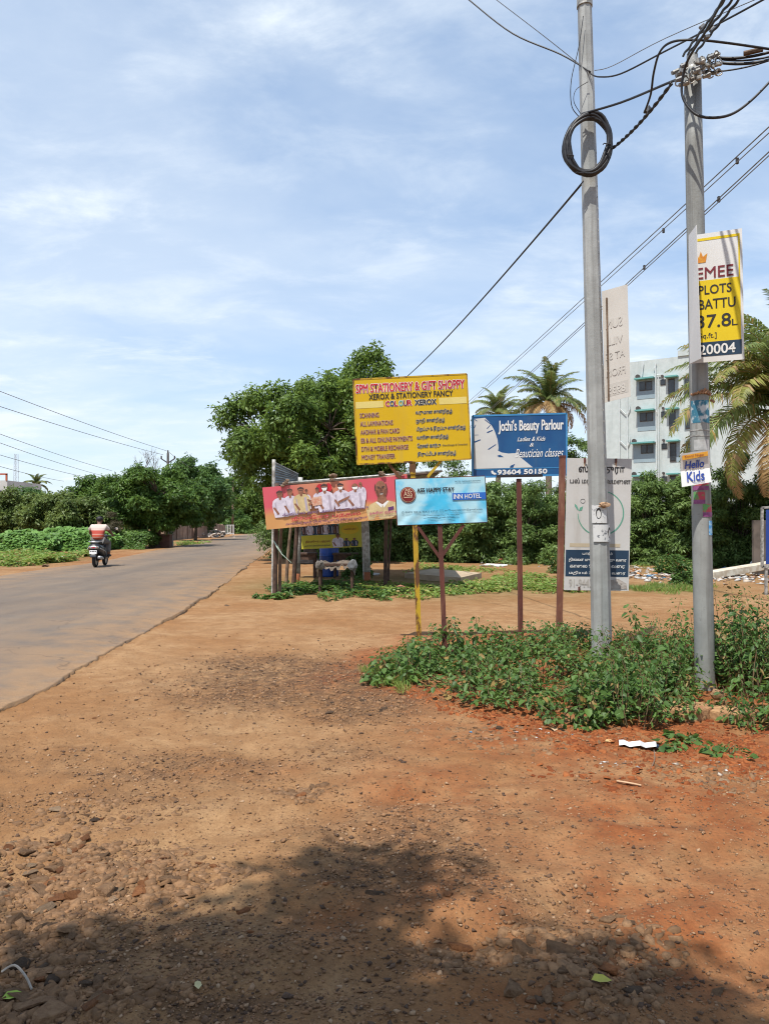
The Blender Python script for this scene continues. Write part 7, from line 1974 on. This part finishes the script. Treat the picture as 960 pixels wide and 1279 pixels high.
# white wrapper on the red soil
g = GP(795, 934); S = thing('wrapper', 'crumpled white wrapper with a dark end on the red soil below the weeds', 'wrapper', g)
mb = MB(); d = Vector((.94, -.2, 0)); n_ = Vector((.2, .94, 0)); rows = []
for i in range(8):
    q = i / 7; c = g + d * (q - .5) * .26 + Vector((0, 0, .022 + .008 * math.sin(i * 2.1))); rows.append([c - n_ * .045, c - n_ * .02 + Vector((0, 0, .02 * math.cos(i * 1.7) + .012)), c + n_ * .02 + Vector((0, 0, .018)), c + n_ * .045])
mb.loft(rows, cap=False, closed=False).build('wrapper_sheet', M_PLW, S)
c = g + d * .135; mb = MB(); mb.blob(c + Vector((0, 0, .02)), (.02, .035, .018), 4, 1, .25).build('wrapper_end', M_NAVY, S)
tag(MB().tube(smoothpath([GP(816, 938) + Vector((0, 0, .01)), GP(817, 950) + Vector((0, 0, .01)), GP(812, 962) + Vector((0, 0, .008))], 4), .004, 5).build('string', M_WOOD, None, origin=GP(816, 938)), 'thin string trailing from the white wrapper', 'string')
tag(MB().tube(smoothpath([GP(770, 978) + Vector((0, 0, .012)), GP(785, 981) + Vector((0, 0, .015)), GP(800, 983) + Vector((0, 0, .01))], 4), .007, 5).build('twig', mat('pale_twig', (0.52, 0.34, 0.2), (0.42, 0.27, 0.16), 9, .8), None, origin=GP(785, 981)), 'pale straight twig on the orange soil below the wrapper', 'twig')
tag(MB().tube(smoothpath([GP(2, 1225) + Vector((0, 0, .03)), GP(18, 1222) + Vector((0, 0, .045)), GP(32, 1230) + Vector((0, 0, .03)), GP(40, 1240) + Vector((0, 0, .012))], 4), .004, 5).build('twig', mat('grey_twig', (0.42, 0.36, 0.30), (0.32, 0.27, 0.22), 9, .8), None, origin=GP(18, 1222)), 'thin curved dry stalk at the lower left corner', 'twig')
def fallen_leaf(label, px, py, L_, m, rot):
    g = GP(px, py); V, F = leaf_geo(np.array([[0, 0, .012]]), np.array([[.1, -.15, 1.0]]), np.array([[math.cos(rot), math.sin(rot), 0.]]), np.array([L_]), np.array([L_ * .55]), True, .25, .1)
    tag(link_mesh('fallen_leaf', fast_mesh('fallen_leaf', V, F, 4), m, None, g), label, 'leaf')
M_LY = mat('yellow_leaf', (0.42, 0.40, 0.05), (0.36, 0.33, 0.06), 30, .6); M_LP = mat('pale_leaf', (0.50, 0.44, 0.22), (0.42, 0.36, 0.18), 30, .6); M_LG = mat('lime_leaf', (0.30, 0.42, 0.05), (0.26, 0.36, 0.05), 30, .6)
fallen_leaf('bright yellow fallen leaf on the stones at the bottom right', 738, 1228, .075, M_LY, .2)
fallen_leaf('small pale fallen leaf in the shade at the bottom centre', 248, 1240, .045, M_LP, 1.9)
fallen_leaf('lime green fallen leaf at the bottom left corner', 2, 1252, .07, M_LG, .6)
fallen_leaf('dry tan leaf left of the white wrapper', 755, 928, .09, mat('tan_leaf', (0.55, 0.36, 0.16), (0.45, 0.28, 0.12), 30, .6), .3)
fallen_leaf('dry pale leaf standing on the red soil under the weeds', 692, 915, .09, mat('peach_leaf', (0.58, 0.40, 0.26), (0.5, 0.33, 0.2), 30, .6), 1.4)
# fallen white slab
a, b = GP(884, 712), GP(952, 702); a = Vector((P(884, 708, 22).x, 22, .0)); b = Vector((P(962, 700, 23.5).x, 23.5, .22))
S = thing('fallen_slab', 'long whitewashed slab lying in the rubbish right of the round pole', 'slab', a)
d = (b - a); L_ = d.length; d.normalize(); M3 = Matrix((d, Vector((-d.y, d.x, 0)).normalized(), d.cross(Vector((-d.y, d.x, 0)).normalized()))).transposed()
MB().box((a + b) / 2 + Vector((0, 0, .10)), (L_, .35, .20), M3, .015).build('slab_block', mat('peeling_whitewash', (0.60, 0.56, 0.46), (0.45, 0.38, 0.28), 6, .85, .3), S)
# brown straw heaps
for (px, py, w_, h_, sd, lb) in [(806, 697, 2.6, .35, 71, 'brown heap of dry brush left of the round pole'), (905, 696, 1.5, .3, 72, 'brown heap of dry brush behind the fallen slab'), (640, 692, 2.6, .3, 73, 'dry brown brush pile under the blue sign')]:
    g = GP(px, py); rg = np.random.default_rng(sd); n = 900
    x = rg.normal(0, w_ * .26, n); y = rg.normal(0, .5, n); z = h_ * np.exp(-(x / (w_ * .35)) ** 2 - (y / .7) ** 2) * rg.random(n) + gh(g.x + x, g.y + y) - g.z
    dr = rg.normal(size=(n, 3)) * np.array([1, 1, .3]); ln = rg.uniform(.15, .5, n)
    V, F = leaf_geo(np.stack([x, y, z], -1), rg.normal(size=(n, 3)) + np.array([0, 0, 1.]), dr, ln, ln * .07 + .008)
    tag(link_mesh('brush_heap', fast_mesh('brush_heap', V, F, 4), leafmat('dry_brush' + str(sd), (0.17, 0.085, 0.045), (0.42, 0.25, 0.13), nscale=2, trans=.1), None, g), lb, 'brush heap', kind='stuff')
# scattered scraps of paper and plastic: far too many to count
def litter(label, spots_, n, seed, s0, s1, m):
    rg = np.random.default_rng(seed); X, Y = [], []
    for (sx, sy, rx, ry, a) in spots_:
        k = int(n * a); X.append(sx + rx * rg.normal(0, .5, k)); Y.append(sy + ry * rg.normal(0, .5, k))
    x, y = np.concatenate(X), np.concatenate(Y); k = len(x); s = rg.uniform(s0, s1, k) * rg.uniform(.4, 1, k)
    base = np.array([(1, 0, 0), (-1, 0, 0), (0, 1, 0), (0, -1, 0), (0, 0, .6), (0, 0, -.6)], float)
    fc = np.array([(0, 2, 4), (2, 1, 4), (1, 3, 4), (3, 0, 4), (2, 0, 5), (1, 2, 5), (3, 1, 5), (0, 3, 5)])
    v = (base[None] + rg.normal(size=(k, 6, 3)) * .4) * s[:, None, None] * np.array([1, .8, .5])
    V = v + np.stack([x, y, gh(x, y) + s * .2], -1)[:, None, :]
    tag(link_mesh('scattered_litter', fast_mesh('scattered_litter', V, fc[None] + (np.arange(k) * 6)[:, None, None], 3), m), label, 'litter', kind='stuff')
tl_ = NT('litter_mix'); rnd = tl_.new('ShaderNodeNewGeometry').outputs['Random Per Island']
cr = tl_.new('ShaderNodeValToRGB'); cr.color_ramp.interpolation = 'CONSTANT'; tl_.l.new(rnd, cr.inputs[0])
el = cr.color_ramp.elements; el[0].color = (.48, .46, .43, 1); el[1].position = .42; el[1].color = (.44, .36, .28, 1)
for p_, c_ in ((.62, (.30, .17, .10, 1)), (.78, (.52, .24, .08, 1)), (.83, (.14, .13, .12, 1)), (.90, (.62, .61, .60, 1)), (.96, (.08, .22, .36, 1))):
    e_ = el.new(p_); e_.color = c_
tl_.l.new(cr.outputs[0], tl_.b.inputs['Base Color']); tl_.b.inputs['Roughness'].default_value = .6
litter('strewn scraps of paper, plastic and brick on the plot behind the signs', [spot(720, 702, 90, 9, 1), spot(640, 697, 80, 7, .6), spot(830, 722, 70, 6, 1), spot(790, 712, 60, 7, .8), spot(930, 722, 60, 6, 1.1), spot(955, 716, 40, 6, .6), spot(540, 693, 90, 6, .35), spot(690, 695, 50, 5, .9)], 170, 601, .05, .16, tl_.m)
litter('small scraps and twigs on the red bank below the weeds', [spot(650, 915, 70, 14, 1), spot(760, 945, 70, 14, .7), spot(460, 880, 30, 8, .3), spot(900, 960, 60, 16, .6)], 26, 602, .008, .026, tl_.m)
